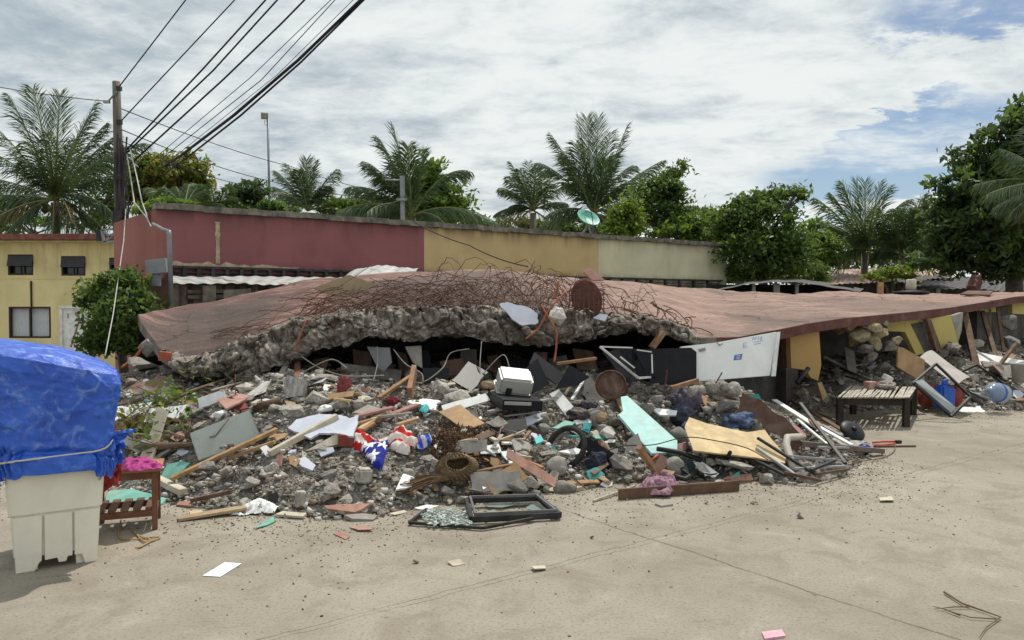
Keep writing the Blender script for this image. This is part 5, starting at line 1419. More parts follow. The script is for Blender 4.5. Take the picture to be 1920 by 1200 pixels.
stone('white smashed fixture with a spike on the grey stones', 612, 768, 26, 20, ROUNDS, WHITE, 'broken_fixture', 'fixture')
for i, (a, b, w, m, l) in enumerate([((664, 792), (738, 782), .09, PINK, 'pink topped plank highest of the fan of broken planks'), ((668, 808), (728, 796), .06, WOOD, 'raw plank second from the top of the fan of broken planks'), ((674, 820), (720, 790), .05, PLY, 'yellowish plank crossing the fan of broken planks'), ((700, 806), (785, 776), .08, PINK, 'long pink plank pointing right from the fan of broken planks'), ((678, 826), (700, 812), .06, WOOD, 'short brown plank above the striped cloth'), ((744, 818), (782, 804), .06, PLYT, 'tan board right of the fan of broken planks'), ((700, 805), (760, 795), .05, GREYB, 'grey plank between the pink planks'), ((626, 772), (658, 770), .03, PLY, 'thin yellow batten above the bluish sheet')]):
    plank('broken_plank', l, 'plank', a, b, w, .022, m, .05 + .01 * i, .09)
board('grey_board', 'grey-brown panel lying behind the pink planks', 'board', [(660, 774), (690, 758), (722, 768), (708, 776)], GREYB, lift=.08, tilt=(0, -.3, 0))
board('white_wrapper', 'torn white sheet lying before the black panel in the gap', 'sheet', [(764, 752), (800, 748), (826, 752), (818, 768), (792, 766)], WHITE, lift=.06, jg=.02)
board('cream_shard', 'cream shard of board right of the torn white sheet', 'shard', [(842, 758), (868, 762), (880, 772), (862, 774)], CREAM, lift=.06)
drape('teal_rag', 'small bright teal rag on the stones right of the planks', 'cloth', [(784, 772), (800, 768), (808, 776), (796, 784), (786, 781)], TEAL, .02, 14, .05, .008, seed=2)

# striped and starred cloth
def flagcol(u, v, V):
    c = np.zeros((len(u), 3)); white = np.array([.66, .62, .56]); red = np.array([.50, .022, .02]); blue = np.array([.008, .016, .20])
    warp = fbm(V[:, 0] * 6, V[:, 1] * 6, None, 2, 5) * .06
    s = np.sin((V[:, 0] * .6 + V[:, 1] * 1.2 + warp) * 34)
    c[:] = np.where((s > .1)[:, None], red, white)
    return c
def starcol(u, v, V):
    c = np.tile(np.array([.008, .018, .22]), (len(u), 1)); white = np.array([.70, .70, .70])
    for sx_, sy_ in ((.22, .30), (.62, .22), (.40, .60), (.80, .62), (.15, .72), (.62, .92), (.48, .05)):
        dx = (V[:, 0] - (V[:, 0].min() + sx_ * np.ptp(V[:, 0]))); dy = (V[:, 1] - (V[:, 1].min() + sy_ * np.ptp(V[:, 1]))) * .55
        r = np.hypot(dx, dy); a = np.arctan2(dx, dy)
        k = np.cos(np.pi / 5) / np.cos((a % (2 * np.pi / 5)) - np.pi / 5)
        rs = .056 * (.38 + .62 * np.abs(((a % (2 * np.pi / 5)) / (2 * np.pi / 5)) * 2 - 1) ** 1.3)
        c[r < rs] = white
    return c
fl = thing('patterned_cloth', 'crumpled red, white and blue cloth with white stars and stripes', 'cloth', hit(720, 860))
drape('striped_part', '', '', [(646, 812), (654, 806), (676, 822), (706, 834), (735, 822), (752, 816), (774, 824), (786, 836), (778, 846), (745, 838), (722, 846), (702, 844), (686, 856), (668, 848), (656, 836)], None, .040, 9, .03, .006, seed=14, color=flagcol, body=.05, parent=fl)
drape('starred_part', '', '', [(676, 850), (700, 842), (728, 840), (726, 858), (722, 876), (716, 896), (702, 886), (688, 872)], None, .025, 5, .06, .004, seed=15, color=starcol, body=.07, parent=fl)
drape('starred_part', '', '', [(728, 838), (752, 836), (768, 850), (764, 860), (744, 854), (732, 848)], None, .035, 9, .03, .006, seed=16, color=flagcol, body=.06, parent=fl)
drape('starred_part', '', '', [(780, 826), (806, 820), (810, 838), (796, 848), (784, 844)], None, .035, 9, .03, .006, seed=17, color=lambda u, v, V: np.where((np.sin(u * 11 + v * 5) > .3)[:, None], np.array([.5, .5, .55]), np.array([.03, .07, .42])), body=.07, parent=fl)
q = hit(648, 840); mb = MB(); mb.box(q + Vector((0, 0, .07)), (.13, .1, .1), Euler((.1, .15, .4)).to_matrix()); tag(mb.build('red_box', REDM, bevel=.006), 'small dark red carton at the left end of the starry cloth', 'box')

# basket, broom, window frame
q = hit(857, 900) + Vector((0, 0, .10)); bk_ = thing('basket', 'torn straw-coloured woven basket lying on its side', 'basket', q)
STRAW = mat('straw', (.195, .135, .075), .9, .4, 22, .7, 40, dirt=.3, dirtcol=(.08, .05, .03), stretch=(1, 1, 5))
Mx = Matrix.Translation(q) @ Vector((.10, -.7, .6)).to_track_quat('Z', 'Y').to_matrix().to_4x4() @ Matrix.Diagonal((1.05, .78, .85, 1))
mb = MB(); prof = [(.01, -.14), (.09, -.13), (.14, -.07), (.152, .0), (.13, .07), (.09, .095), (.08, .09), (.11, .05), (.13, 0), (.11, -.06), (.02, -.1)]
mb.lathe(prof, 30, Mx)
mb.v = [tuple(Vector(v) + Vector((float(vnoise(np.array(v[0] * 11), np.array(v[1] * 11), np.array(v[2] * 11), 3)) * .035,) * 3)) for v in mb.v]
mb.build('body', STRAW, parent=bk_, smooth_=True)
mb = MB()
for k in range(26):
    a = k / 26 * 6.283; p0 = Mx @ Vector((.09 * math.cos(a), .09 * math.sin(a), .115)); p1 = Mx @ Vector((.15 * math.cos(a + .3), .15 * math.sin(a + .3), .04)); p2 = Mx @ Vector((.168 * math.cos(a + .5), .168 * math.sin(a + .5), -.03))
    mb.tube([p0, p1, p2], .008, 4)
mb.build('straw_strands', STRAW, parent=bk_)
brm = thing('broom', 'old straw broom with a long stick handle lying on the rubble foot', 'broom', hit(860, 915))
A, B = hit(838, 917) + Vector((0, 0, .09)), hit(970, 886) + Vector((0, 0, .08))
MB().tube([A, A.lerp(B, .5), B], .013, 8).build('handle', WOOD, parent=brm, smooth_=True)
mb = MB(); E = hit(762, 925) + Vector((0, 0, .05))
for k in range(120):
    o_ = Vector((random.uniform(-.02, .02), random.uniform(-.02, .02), random.uniform(-.02, .02))); e_ = E + Vector((random.uniform(-.06, .08), random.uniform(-.10, .10), random.uniform(-.04, .06)))
    mb.tube([A + o_, (A + e_) / 2 + o_ + Vector((0, 0, .02)), e_], .003, 3, cap=False)
mb.build('bristles', mat('dry_bristle', (.17, .11, .06), .95), parent=brm)
# aluminium window lying flat
wz = .055
wq = [Gpx(874, 938, wz), Gpx(1010, 934, wz), Gpx(1050, 966, wz - .02), Gpx(884, 974, wz - .02)]
wf = thing('broken_window', 'black window frame with broken glass lying flat on the road before the rubble', 'window', (wq[0] + wq[2]) / 2 - Vector((0, 0, wz)))
mb = MB(); mb2 = MB()
for i in range(4):
    a, b = wq[i], wq[(i + 1) % 4]
    mb.beam(a, b, .030, .045); mb2.beam(a.lerp((wq[0] + wq[2]) / 2, .09) + Vector((0, 0, .03)), b.lerp((wq[0] + wq[2]) / 2, .09) + Vector((0, 0, .03)), .016, .02)
mb.build('outer_frame', BLKP, parent=wf, bevel=.003); mb2.build('inner_frame', mat('dull_trim', (.12, .12, .12), .6), parent=wf)
GL = bpy.data.materials.new('broken_glass'); GL.use_nodes = True
gb = GL.node_tree.nodes['Principled BSDF']; gb.inputs['Base Color'].default_value = (.36, .44, .42, 1); gb.inputs['Roughness'].default_value = .12; gb.inputs['Alpha'].default_value = .55; gb.inputs['Specular IOR Level'].default_value = .6
for pg in ([(905, 944), (960, 938), (975, 944), (940, 951), (915, 950)], [(948, 938), (1000, 936), (1006, 942), (978, 946)], [(1005, 940), (1035, 958), (1010, 960), (985, 952)], [(896, 966), (925, 955), (950, 964), (925, 969)]):
    MB().prism([Gpx(*q_, wz - .03) for q_ in pg], (0, 0, 1), .004).build('glass_shard', GL, parent=wf)
wf2 = thing('broken_window', 'second thin dark sash with shattered glass under the black window frame', 'window', Gpx(850, 970))
w2q = [Gpx(800, 955, .03), Gpx(905, 945, .03), Gpx(1000, 972, .03), Gpx(905, 990, .02), Gpx(768, 980, .02)]
mb = MB()
for a, b in ((4, 3), (3, 2), (0, 4)): mb.beam(w2q[a], w2q[b], .022, .02)
mb.build('sash_frame', BLKP, parent=wf2)
rg = np.random.default_rng(5); mb = MB()
for k in range(420):
    px, py = rg.uniform(775, 885), rg.uniform(952, 984)
    if px < 800 + (980 - py) * -.6: continue
    c_ = Gpx(px, py, .028 + rg.uniform(0, .012)); s_ = rg.uniform(.008, .022); a_ = rg.uniform(0, 6.28); tl = Vector((rg.uniform(-.25, .25), rg.uniform(-.25, .25), 1)).normalized()
    b1_ = tl.orthogonal().normalized(); b2_ = tl.cross(b1_)
    mb.prism([c_ + b1_ * s_ * math.cos(a_ + q_ * 2.1) + b2_ * s_ * math.sin(a_ + q_ * 2.1) for q_ in range(3)], tl, .003)
tag(mb.build('shattered_glass', mat('crazed_glass', (.40, .47, .44), .2, .15, 20, .1, spec=.6), parent=wf2), kind='stuff')

# ================================================================== middle of the pile
# white hard case
cc = hit(955, 742); cs = thing('hard_case', 'white aluminium hard case with black corner resting on black drawers', 'case', cc)
Rc = Euler((R(24), R(7), R(12))).to_matrix(); ctr = P(965, 714, 7.7)
mb = MB(); mb.box(ctr, (.33, .27, .17), Rc); mb.build('lid', mat('white_case', (.46, .46, .445), .4, .06, 6, .1, 40, metal=.15, dirt=.15), parent=cs, bevel=.022)
mb = MB(); mb.box(ctr + Rc @ Vector((-.01, .0, -.105)), (.345, .285, .05), Rc); mb.build('base', MATS['white_case'], parent=cs, bevel=.012)
mb = MB(); mb.box(ctr + Rc @ Vector((-.07, -.133, -.05)), (.06, .02, .07), Rc); mb.box(ctr + Rc @ Vector((-.07, -.145, -.045)), (.03, .01, .03), Rc); mb.build('clasp', BLKP, parent=cs, bevel=.004)
mb = MB(); mb.tube([ctr + Rc @ Vector((.157, -.1, .02)), ctr + Rc @ Vector((.175, -.02, .07)), ctr + Rc @ Vector((.157, .1, .03))], .007, 6); mb.build('handle', BLKP, parent=cs, smooth_=True)
dq = P(965, 752, 7.55); Rd = Euler((R(6), R(5), R(24))).to_matrix()
dw = thing('low_cabinet', 'flat black wooden drawer cabinet lying under the white hard case', 'cabinet', dq - Vector((0, 0, .1)))
mb = MB(); mb.box(dq, (.42, .40, .10), Rd); mb.build('body', BLACK, parent=dw, bevel=.004)
mb = MB(); mb.box(dq + Rd @ Vector((-.06, -.206, .02)), (.28, .012, .03), Rd); mb.build('front_strip', TRIM, parent=dw)
B_ = 'black lacquered board'
board('black_board', 'black board standing tilted left of the broken cabinet, behind the white case', 'board', [(1002, 660), (1058, 702), (1042, 720), (992, 682)], BLACK, n=(.2, -.7, .6), d=7.9)
board('black_board', 'dark blue-black strip board leaning right of the white case', 'board', [(975, 700), (1008, 672), (1030, 720), (1000, 738)], BLACK, n=(.5, -.7, .35), d=7.75)
board('black_board', 'triangular black board between the white case and the broken drum', 'board', [(1042, 728), (1068, 684), (1105, 706), (1080, 722)], BLACK, n=(-.2, -.8, .5), d=7.9)
board('black_board', 'black square panel leaning in the dark gap beside the upright plank', 'board', [(792, 690), (843, 690), (838, 738), (800, 748)], BLACK, n=(.15, -.9, .4), d=8.1)
# black broken cabinet
ck = thing('black_cabinet', 'broken black lacquered cabinet standing left of the white door', 'cabinet', hit(1230, 722))
cnx = Vector((.18, -.95, .15))
for i, (pts, n_, dd) in enumerate([([(1186, 655), (1296, 652), (1306, 660), (1306, 716), (1258, 722), (1190, 712)], (.15, -.97, .12), 8.15), ([(1146, 652), (1200, 654), (1230, 706), (1196, 710)], (-.35, -.85, .35), 8.05), ([(1190, 658), (1252, 655), (1252, 716), (1222, 720)], (.0, -.98, .15), 8.02)]):
    p0 = P(*max(pts, key=lambda q: q[1]), dd); pl = plane_pts(pts, p0, n_)
    MB().prism(pl, n_, .022).build('panel', BLACK, parent=ck)
mb = MB(); mb.beam(P(1125, 650, 8.1), P(1197, 709, 7.9), .02, .02); mb.beam(P(1197, 709, 7.9), P(1220, 707, 7.95), .02, .02); mb.beam(P(1125, 650, 8.1), P(1186, 652, 8.15), .012, .014); mb.build('metal_edge', SILV, parent=ck)
mb = MB(); mb.beam(P(1222, 664, 8.0), P(1223, 700, 7.98), .014, .014); mb.beam(P(1194, 656, 8.0), P(1222, 660, 8.0), .012, .012); mb.beam(P(1163, 669, 8.0), P(1190, 690, 7.95), .012, .014); mb.build('metal_rail', SILV, parent=ck)
MB().prism(plane_pts([(1130, 660), (1160, 656), (1205, 712), (1175, 716)], P(1190, 716, 7.95), (-.2, -.7, .5)), (-.2, -.7, .5), .02).build('tilted_door', BLACK, parent=ck)
# broken drum
q = P(1145, 722, 7.75); tag(MB().lathe([(.0, -.03), (.15, -.03), (.158, .02), (.15, .025), (.142, .0), (.0, -.01)], 26, Matrix.Translation(q) @ Euler((R(58), R(-14), 0)).to_matrix().to_4x4()).build('broken_drum', mat('brown_drum', (.085, .04, .028), .85, .35, 9, .5, 30, dirt=.5)), 'broken round brown drum lid standing before the black cabinet', 'drum')
board('brown_fragment', 'red-brown splintered board below the broken drum', 'board', [(1160, 715), (1178, 725), (1182, 748), (1160, 742)], mat('brown_drum', (.2, .1, .06)), n=(.3, -.8, .5), jg=.01)
board('grey_plywood', 'grey triangular plywood standing in front of the broken drum', 'board', [(1100, 696), (1136, 748), (1108, 756), (1092, 740)], GREYB, n=(-.25, -.8, .5), jg=.008)
stone('brown rounded stone beside the black drawer', 916, 722, 30, 18, ROUNDS, BROWNSTONE, 'stone', 'stone')
plank('batten', 'orange batten above the black boards behind the white case', 'plank', (1045, 682), (1118, 672), .04, .03, WOOD, 0, 0, da=8.1, db=8.3)
plank('batten', 'thick raw plank leaning under the broken beam above the black cabinet', 'plank', (1222, 652), (1244, 622), .09, .05, WOOD, 0, 0, da=8.7, db=8.75)
# trims and moulding
plank('metal_trim', 'long grey metal trim in front of the black drawer', 'trim', (915, 786), (1045, 762), .05, .02, TRIM, .07, .09)
plank('metal_trim', 'thin grey trim under the long grey metal trim', 'trim', (945, 790), (1000, 783), .02, .015, TRIM, .05, .05)
board('white_moulding', 'white panelled moulding leaning down beside the grey boots', 'moulding', [(1030, 738), (1048, 730), (1075, 762), (1078, 780), (1064, 784)], WHITE, n=(-.2, -.6, .75), t=.03)
plank('batten', 'white batten crossing behind the white moulding', 'batten', (1072, 758), (1102, 722), .03, .02, WHITE, .05, .12)
plank('batten', 'second white batten nearer the grey plywood', 'batten', (1060, 748), (1080, 728), .025, .02, CREAM, .05, .12)
board('bluish_board', 'lavender-white torn board left of the white moulding', 'board', [(962, 812), (985, 782), (1005, 776), (1025, 772), (1018, 785), (990, 798)], WHITEB, lift=.07, tilt=(.1, -.3, 0), jg=.006)
bundle('boot', 'worn dark leather boot lying on its side below the moulding', 'boot', 1084, 777, 44, 24, mat('dark_leather', (.07, .05, .05), .6, .3, 9, .3), seed=5, folds=.06)
bundle('bag', 'dark crumpled bag behind the worn boot', 'bag', 1102, 762, 34, 22, mat('dark_bag', (.06, .05, .06), .7, .3, 9, .3), seed=6)
board('white_tile', 'white flat tile under the worn boot', 'tile', [(1076, 788), (1108, 784), (1109, 792), (1082, 795)], WHITE, lift=.06)
board('teal_shard', 'teal painted shard above the half-buried tyre', 'shard', [(1036, 802), (1060, 788), (1078, 792), (1070, 800), (1048, 804)], TURQ if False else TEALG, lift=.06)
board('teal_shard', 'dark teal shard hanging below the white tile', 'shard', [(1094, 792), (1110, 794), (1104, 812), (1092, 806)], TEAL, n=(0, -.8, .6))
# tyre
q = hit(1062, 858) + Vector((0, 0, .06)); ty = Matrix.Translation(q + Vector((0, .03, .03))) @ Vector((-.55, -.72, .5)).to_track_quat('Z', 'Y').to_matrix().to_4x4()
mb = MB(); rg_ = []
for k in range(40):
    a = 2 * math.pi * k / 40; rg_.append(ty @ Vector((.185 * math.cos(a), .185 * math.sin(a), 0)))
mb.tube(rg_ + rg_[:1], .026, 10, cap=False)
for k in range(80):
    a = 2 * math.pi * k / 80
    for s in (-1, 1): mb.beam(ty @ Vector((.208 * math.cos(a), .208 * math.sin(a), .004 * s)), ty @ Vector((.203 * math.cos(a + .03), .203 * math.sin(a + .03), .017 * s)), .006, .007)
tag(mb.build('tyre', RUBBER, smooth_=True), 'black motorcycle tyre half buried among the grey stones', 'tyre')
board('teal_shard', 'curved bright teal plastic piece inside the tyre', 'shard', [(1028, 830), (1040, 838), (1046, 858), (1036, 856)], TEAL, n=(-.3, -.8, .5))
board('teal_shard', 'bright teal plastic piece left of the tyre', 'shard', [(1002, 822), (1014, 816), (1020, 826), (1006, 832)], TEAL, lift=.08)
plank('teal_strap', 'bright teal strap on the stones right of the tyre', 'strap', (1068, 834), (1100, 836), .05, .02, TEAL, .08, .08)
board('white_shard', 'thin white shard across the tyre', 'shard', [(1046, 846), (1080, 840), (1102, 846), (1078, 852)], WHITE, lift=.09)
board('teal_shard', 'teal strip between the big grey stones', 'shard', [(1108, 850), (1124, 838), (1128, 842), (1112, 856)], TEAL, lift=.08)
board('teal_shard', 'large teal torn plastic sheet at the foot of the stones', 'shard', [(1100, 884), (1118, 876), (1134, 890), (1122, 894), (1114, 910), (1104, 896)], TEAL, n=(.1, -.75, .6), jg=.005)
bundle('cloth', 'dark navy cloth lump above the torn teal sheet', 'cloth', 1118, 866, 34, 36, mat('navy_cloth', (.035, .038, .06), .9, .3, 9, .3), seed=12)
board('blue_white_shard', 'pale bluish white shard with ragged edge left of the yellow batten', 'shard', [(938, 846), (962, 844), (968, 862), (958, 870), (948, 860)], mat('pale_turq', (.58, .68, .67), .6), lift=.08, jg=.006)
board('grey_tile', 'flat grey slab above the yellow batten', 'slab', [(956, 818), (1000, 832), (990, 852), (972, 862)], GREYB, lift=.07, t=.03)
board('tan_tile', 'tan round-ended board standing at the yellow batten', 'board', [(970, 852), (978, 840), (992, 842), (998, 870), (984, 866)], mat('tan_tile', (.40, .33, .23), .8), n=(0, -.9, .35))
plank('plank', 'yellowish batten lying right of the straw basket', 'plank', (968, 864), (1018, 886), .05, .02, WOOD)
board('white_shard', 'white angular shard with a pink half beside the basket', 'shard', [(742, 918), (756, 888), (778, 894), (772, 912)], WHITE, lift=.08, jg=.004)
board('pink_shard', 'pink half of the broken painted board beside the basket', 'shard', [(774, 912), (780, 894), (798, 904), (792, 914)], PINK, lift=.085, jg=.004)
# turquoise door panel
tq = [(1164, 744), (1176, 742), (1270, 826), (1270, 848), (1222, 850), (1160, 778), (1168, 770)]
nq = Vector((.05, -.62, .78)).normalized()
tp = thing('turquoise_panel', 'long turquoise painted door panel sloping down on the stones', 'panel', hit(1240, 862))
pl = plane_pts(tq, hit(1246, 858) + Vector((0, 0, .06)), nq)
MB().prism(pl, nq, .035).build('face', TURQ, parent=tp)
rod('wire', 'thin black wire drooping across the turquoise panel and the plywood', 'wire', [(1090, 868, 6.9), (1160, 838, 6.9), (1225, 834, 6.75), (1285, 820, 6.7), (1340, 826, 6.7), (1400, 840, 6.7), (1440, 862, 6.6)], .005, CABLE)
plank('plank', 'splintered upright brown plank at the upper end of the turquoise panel', 'plank', (1168, 782), (1148, 742), .05, .03, WOODD, .02, .12)
plank('plank', 'pinkish brown plank under the left edge of the turquoise panel', 'plank', (1205, 830), (1165, 775), .05, .03, PINK, .02, .06)
board('grey_slab', 'smooth grey stone slab leaning left of the turquoise panel', 'slab', [(1170, 852), (1178, 824), (1196, 812), (1206, 838), (1196, 856)], GREYB, n=(-.1, -.85, .5), t=.05)
plank('wood_stake', 'pale rough stake standing before the turquoise panel', 'stake', (1238, 904), (1198, 838), .055, .045, WOOD, .03, 0, db=6.55)
rod('red_rod', 'short bright red plastic rod under the turquoise panel', 'rod', [(1215, 868, 6.7), (1234, 853, 6.72)], .012, REDB)
# plywood sheet
board('plywood_sheet', 'large yellow plywood sheet lying on the right of the pile', 'plywood', [(1284, 800), (1292, 782), (1330, 795), (1400, 810), (1434, 806), (1474, 856), (1472, 868), (1420, 858), (1300, 844)], PLY, lift=.12, t=.015, tilt=(.05, -.12, 0), jg=.006, k=3)
bundle('jeans', 'crumpled blue denim jeans on the plywood sheet', 'jeans', 1385, 791, 58, 36, mat('denim', (.05, .075, .15), .85, .5, 9, .5, 26, dirt=.45, dirtcol=(.25, .29, .38)), seed=21, folds=.13)  # the pale dirt colour here paints highlights on the folds
stone('sandy concrete lump beside the jeans on the plywood', 1418, 800, 26, 28, ROUNDS, CONC, 'concrete_lump', 'rubble')
bundle('bag', 'dark blue-grey stuffed bag left of the plywood sheet', 'bag', 1277, 778, 50, 40, mat('blue_grey_cloth', (.06, .065, .095), .8, .3, 9, .3), seed=22)
bundle('bag', 'greyish purple crumpled cloth bag above the stuffed bag', 'bag', 1285, 750, 56, 44, mat('purple_grey_cloth', (.15, .135, .18), .85, .3, 9, .35), seed=23, folds=.14)
bundle('cloth', 'folded dark cloth at the corner of the plywood', 'cloth', 1298, 802, 34, 22, mat('slate_cloth', (.08, .09, .14), .85, .3, 9, .3), seed=24)
board('white_card', 'white card lying on the stuffed bag', 'card', [(1226, 768), (1232, 765), (1270, 770), (1268, 778), (1238, 778)], WHITE, lift=.16, tilt=(0, -.2, 0))
drape('blue_rag', 'bright blue plastic rag right of the jeans', 'rag', [(1424, 786), (1434, 784), (1446, 800), (1444, 812), (1430, 808)], mat('cyan_blue_plastic', (.02, .22, .48), .45), .03, 14, .08, .007, seed=6)
plank('white_pole', 'curved white plastic strip lying below the stone sausages', 'strip', (1300, 748), (1392, 752), .04, .02, WHITE, .14, .12)
board('teal_board', 'bent teal board standing right of the white strip', 'board', [(1398, 742), (1422, 738), (1436, 765), (1440, 790), (1420, 785)], TEALG if False else mat('deep_teal_board', (.03, .22, .20), .6), n=(-.3, -.75, .55))
board('grey_board', 'grey board propped beside the bent teal board', 'board', [(1388, 756), (1400, 752), (1424, 782), (1412, 788)], GREYB, n=(-.2, -.7, .65))
V = np.zeros((30, 8, 3))
for i in range(30):
    f = i / 29; px = 1392 + 112 * f; top = 735 + 78 * f ** 1.25 + 3 * math.sin(f * 15); bot = top + 38 - 4 * f
    d_ = 8.0 - .5 * f
    a, b = P(px, top, d_ - .05), P(px - 8, bot, d_ - .12)
    for j in range(8): V[i, j] = a.lerp(b, j / 7)
tag(grid_mesh('brown_sheet', V, BROWNB, loc=tuple(V[15, 4]), smooth_=True), 'long wavy dark brown sheet edging the right of the pile', 'sheet')
md = V
for i, (a, b, w, m, l) in enumerate([((1452, 765), (1535, 815), .07, WHITE, 'broad white board running down from the brown sheet'), ((1528, 812), (1598, 848), .06, WHITE, 'lower white board ending near the grey pipe'), ((1495, 800), (1550, 846), .03, WHITE, 'thin white strip left of the lower white board'), ((1500, 768), (1590, 825), .06, WOODD, 'dark brown plank reaching towards the black wheel'), ((1540, 806), (1590, 836), .05, GREYB, 'grey plank under the dark brown plank'), ((1480, 758), (1570, 800), .03, WOODD, 'thin dark batten along the top of the boards')]):
    plank('board', l, 'board', a, b, w, .02, m, .10 - .01 * i, .07)
board('orange_board', 'orange-brown board piece near the black wheel', 'board', [(1515, 785), (1535, 790), (1545, 798), (1528, 798)], WOOD, lift=.12)
# steel channel and pipe elbow
plank('steel_channel', 'brown-grey steel channel lying on the road at the right tip of the pile', 'channel', (1500, 843), (1655, 853), .06, .05, mat('dull_channel', (.17, .14, .12), .6, .2, 5, .1, metal=.3), .06, .04)
pe = thing('elbow_pipe', 'grey plastic elbow pipe at the corner of the plywood sheet', 'pipe', hit(1475, 880))
MB().tube([hit(1502, 850) + Vector((0, 0, .16)), hit(1476, 854) + Vector((0, 0, .17)), hit(1474, 862) + Vector((0, 0, .14)), hit(1480, 875) + Vector((0, 0, .10)), hit(1488, 890) + Vector((0, 0, .05))], .034, 12).build('pipe', mat('grey_pvc', (.43, .40, .35), .6, .1, 4, .1, dirt=.35), parent=pe, smooth_=True)
# heap of bent window frames
for i, (a, b, w, m, l, la, lb) in enumerate([((1420, 855), (1530, 905), .03, BLKP, 'upper black rail of the heap of bent frames', .10, .04), ((1418, 868), (1495, 906), .03, TRIM, 'silver rail beside the black rail in the heap of bent frames', .07, .03), ((1412, 884), (1475, 905), .04, BLKP, 'lowest black rail of the heap of bent frames', .04, .03), ((1500, 805), (1585, 885), .03, BLKP, 'long black rail falling down to the right tip of the frames', .22, .05), ((1490, 900), (1590, 886), .025, TRIM, 'grey rail on the ground at the tip of the frames', .03, .03), ((1480, 880), (1580, 880), .02, TRIM, 'thin bright rail across the heap of bent frames', .05, .05), ((1520, 905), (1575, 875), .025, BLKP, 'black cross rail inside the heap of bent frames', .04, .05), ((1470, 905), (1540, 912), .025, RUST, 'rusty rail at the front of the heap of bent frames', .02, .02), ((1530, 908), (1592, 890), .02, WOODD, 'dark stick along the front of the heap of bent frames', .02, .02), ((1535, 858), (1600, 850), .03, TRIM, 'short rail behind the heap of bent frames', .03, .03)]):
    plank('bent_rail', l, 'rail', a, b, w * 1.15, .022, m, la + .07, lb + .03)
drape('wire_mesh', 'crushed grey wire mesh and wrapping amid the bent frames', 'mesh', [(1490, 882), (1540, 872), (1578, 880), (1570, 895), (1525, 905), (1494, 900)], mat('grey_mesh', (.23, .21, .19), .8, .4, 18, .5, 40), .03, 12, .0, .012, seed=31, body=.02)
# wheel, tool
q = P(1598, 808, 8.35); wh = thing('fan_base', 'glossy black round fan base tipped up beside the low table', 'wheel', q - Vector((0, 0, .14)))
Mx = Matrix.Translation(q) @ Vector((.22, -.62, .75)).to_track_quat('Z', 'Y').to_matrix().to_4x4()
MB().lathe([(.0, .035), (.05, .04), (.10, .025), (.135, .012), (.14, -.005), (.13, -.02), (.0, -.012)], 30, Mx).build('disc', BLACK, parent=wh, smooth_=True)
MB().lathe([(.0, .06), (.028, .058), (.032, .03)], 14, Mx).build('hub', BLACK, parent=wh, smooth_=True)
bundle('blue_plastic_piece', 'small dark blue plastic housing under the black fan base', 'plastic', 1620, 841, 30, 18, BLUEPL if False else mat('deep_blue_plastic', (.015, .02, .22), .4), seed=41, folds=.05)
hd = thing('red_tool', 'red handled cutter tool lying on the road right of the black fan base', 'tool', Gpx(1660, 835))
MB().tube([Gpx(1636, 830, .02), Gpx(1655, 828, .025), Gpx(1678, 828, .02)], .011, 8).build('handle', REDB, parent=hd, smooth_=True)
MB().tube([Gpx(1640, 836, .02), Gpx(1660, 834, .02), Gpx(1678, 832, .02)], .011, 8).build('handle', REDB, parent=hd, smooth_=True)
mb = MB(); mb.box(Gpx(1684, 828, .02), (.07, .05, .03)); mb.build('jaw', BLKP, parent=hd, bevel=.006)
plank('stick', 'thin dark stick lying on the road beyond the red tool', 'stick', (1638, 839), (1717, 838), .03, .014, WOODD, .012, .012)
rod('cord', 'thin brown cord curving from the red tool to the steel channel', 'cord', [(1678, 832), (1676, 848), (1655, 860), (1620, 866), (1600, 866)], .005, WOODD, .01)
# car grille, tyre strap, etc
gl = thing('car_grille', 'broken dark green-black plastic grille beneath the turquoise panel', 'grille', hit(1280, 895))
mb = MB()
for k in range(9):
    mb.beam(hit(1250 + k * 3, 868 + k * 2.5) + Vector((0, 0, .08 - k * .004)), hit(1312 - k * 1.5, 880 + k * 2.8) + Vector((0, 0, .06 - k * .003)), .012, .018)
mb.build('slats', mat('grille_plastic', (.03, .045, .045), .4, .2), parent=gl)
mb = MB(); mb.tube([hit(1232, 862) + Vector((0, 0, .10)), hit(1275, 868) + Vector((0, 0, .10)), hit(1316, 880) + Vector((0, 0, .08))], .022, 8); mb.tube([hit(1250, 895) + Vector((0, 0, .03)), hit(1285, 905) + Vector((0, 0, .03)), hit(1310, 892) + Vector((0, 0, .05))], .022, 8); mb.build('surround', BLKP, parent=gl, smooth_=True)
rod('black_strap', 'bent black rubber strap rising from the ground before the plywood', 'strap', [(1310, 896), (1335, 900), (1352, 893), (1362, 870), (1369, 848, 6.7)], .018, RUBBER, .04)
board('white_board', 'white board with teal edge below the plywood sheet', 'board', [(1296, 862), (1312, 862), (1348, 888), (1340, 893), (1322, 890)], WHITE, lift=.06)
stone('long rounded concrete piece under the front edge of the plywood', 1378, 872, 78, 34, SLABROCK, CONC, 'concrete_piece', 'rubble')
board('pink_slab', 'pink slab shard in front of the long concrete piece', 'shard', [(1354, 898), (1372, 890), (1408, 888), (1412, 899), (1395, 901)], PINK, lift=.025, t=.03, tilt=(0, -.2, 0))
stone('small pale concrete cube right above the long brown board', 1348, 909, 27, 21, ROCKS, MATS['pale_concrete'], 'concrete_cube', 'block')
plank('beam', 'long dark brown board lying on the road in front of the pile', 'board', (1160, 937), (1385, 920), .03, .085, mat('brown_timber', (.125, .072, .045), .75, .25, 8, .25), .045, .045)
drape('cloth', 'mauve patterned cloth draped over the long brown board', 'cloth', [(1196, 925), (1212, 910), (1244, 900), (1268, 908), (1276, 922), (1258, 936), (1222, 934)], mat('mauve_cloth', (.30, .17, .22), .9, .45, 40, .4), .05, 10, .03, .008, seed=51, body=.06)
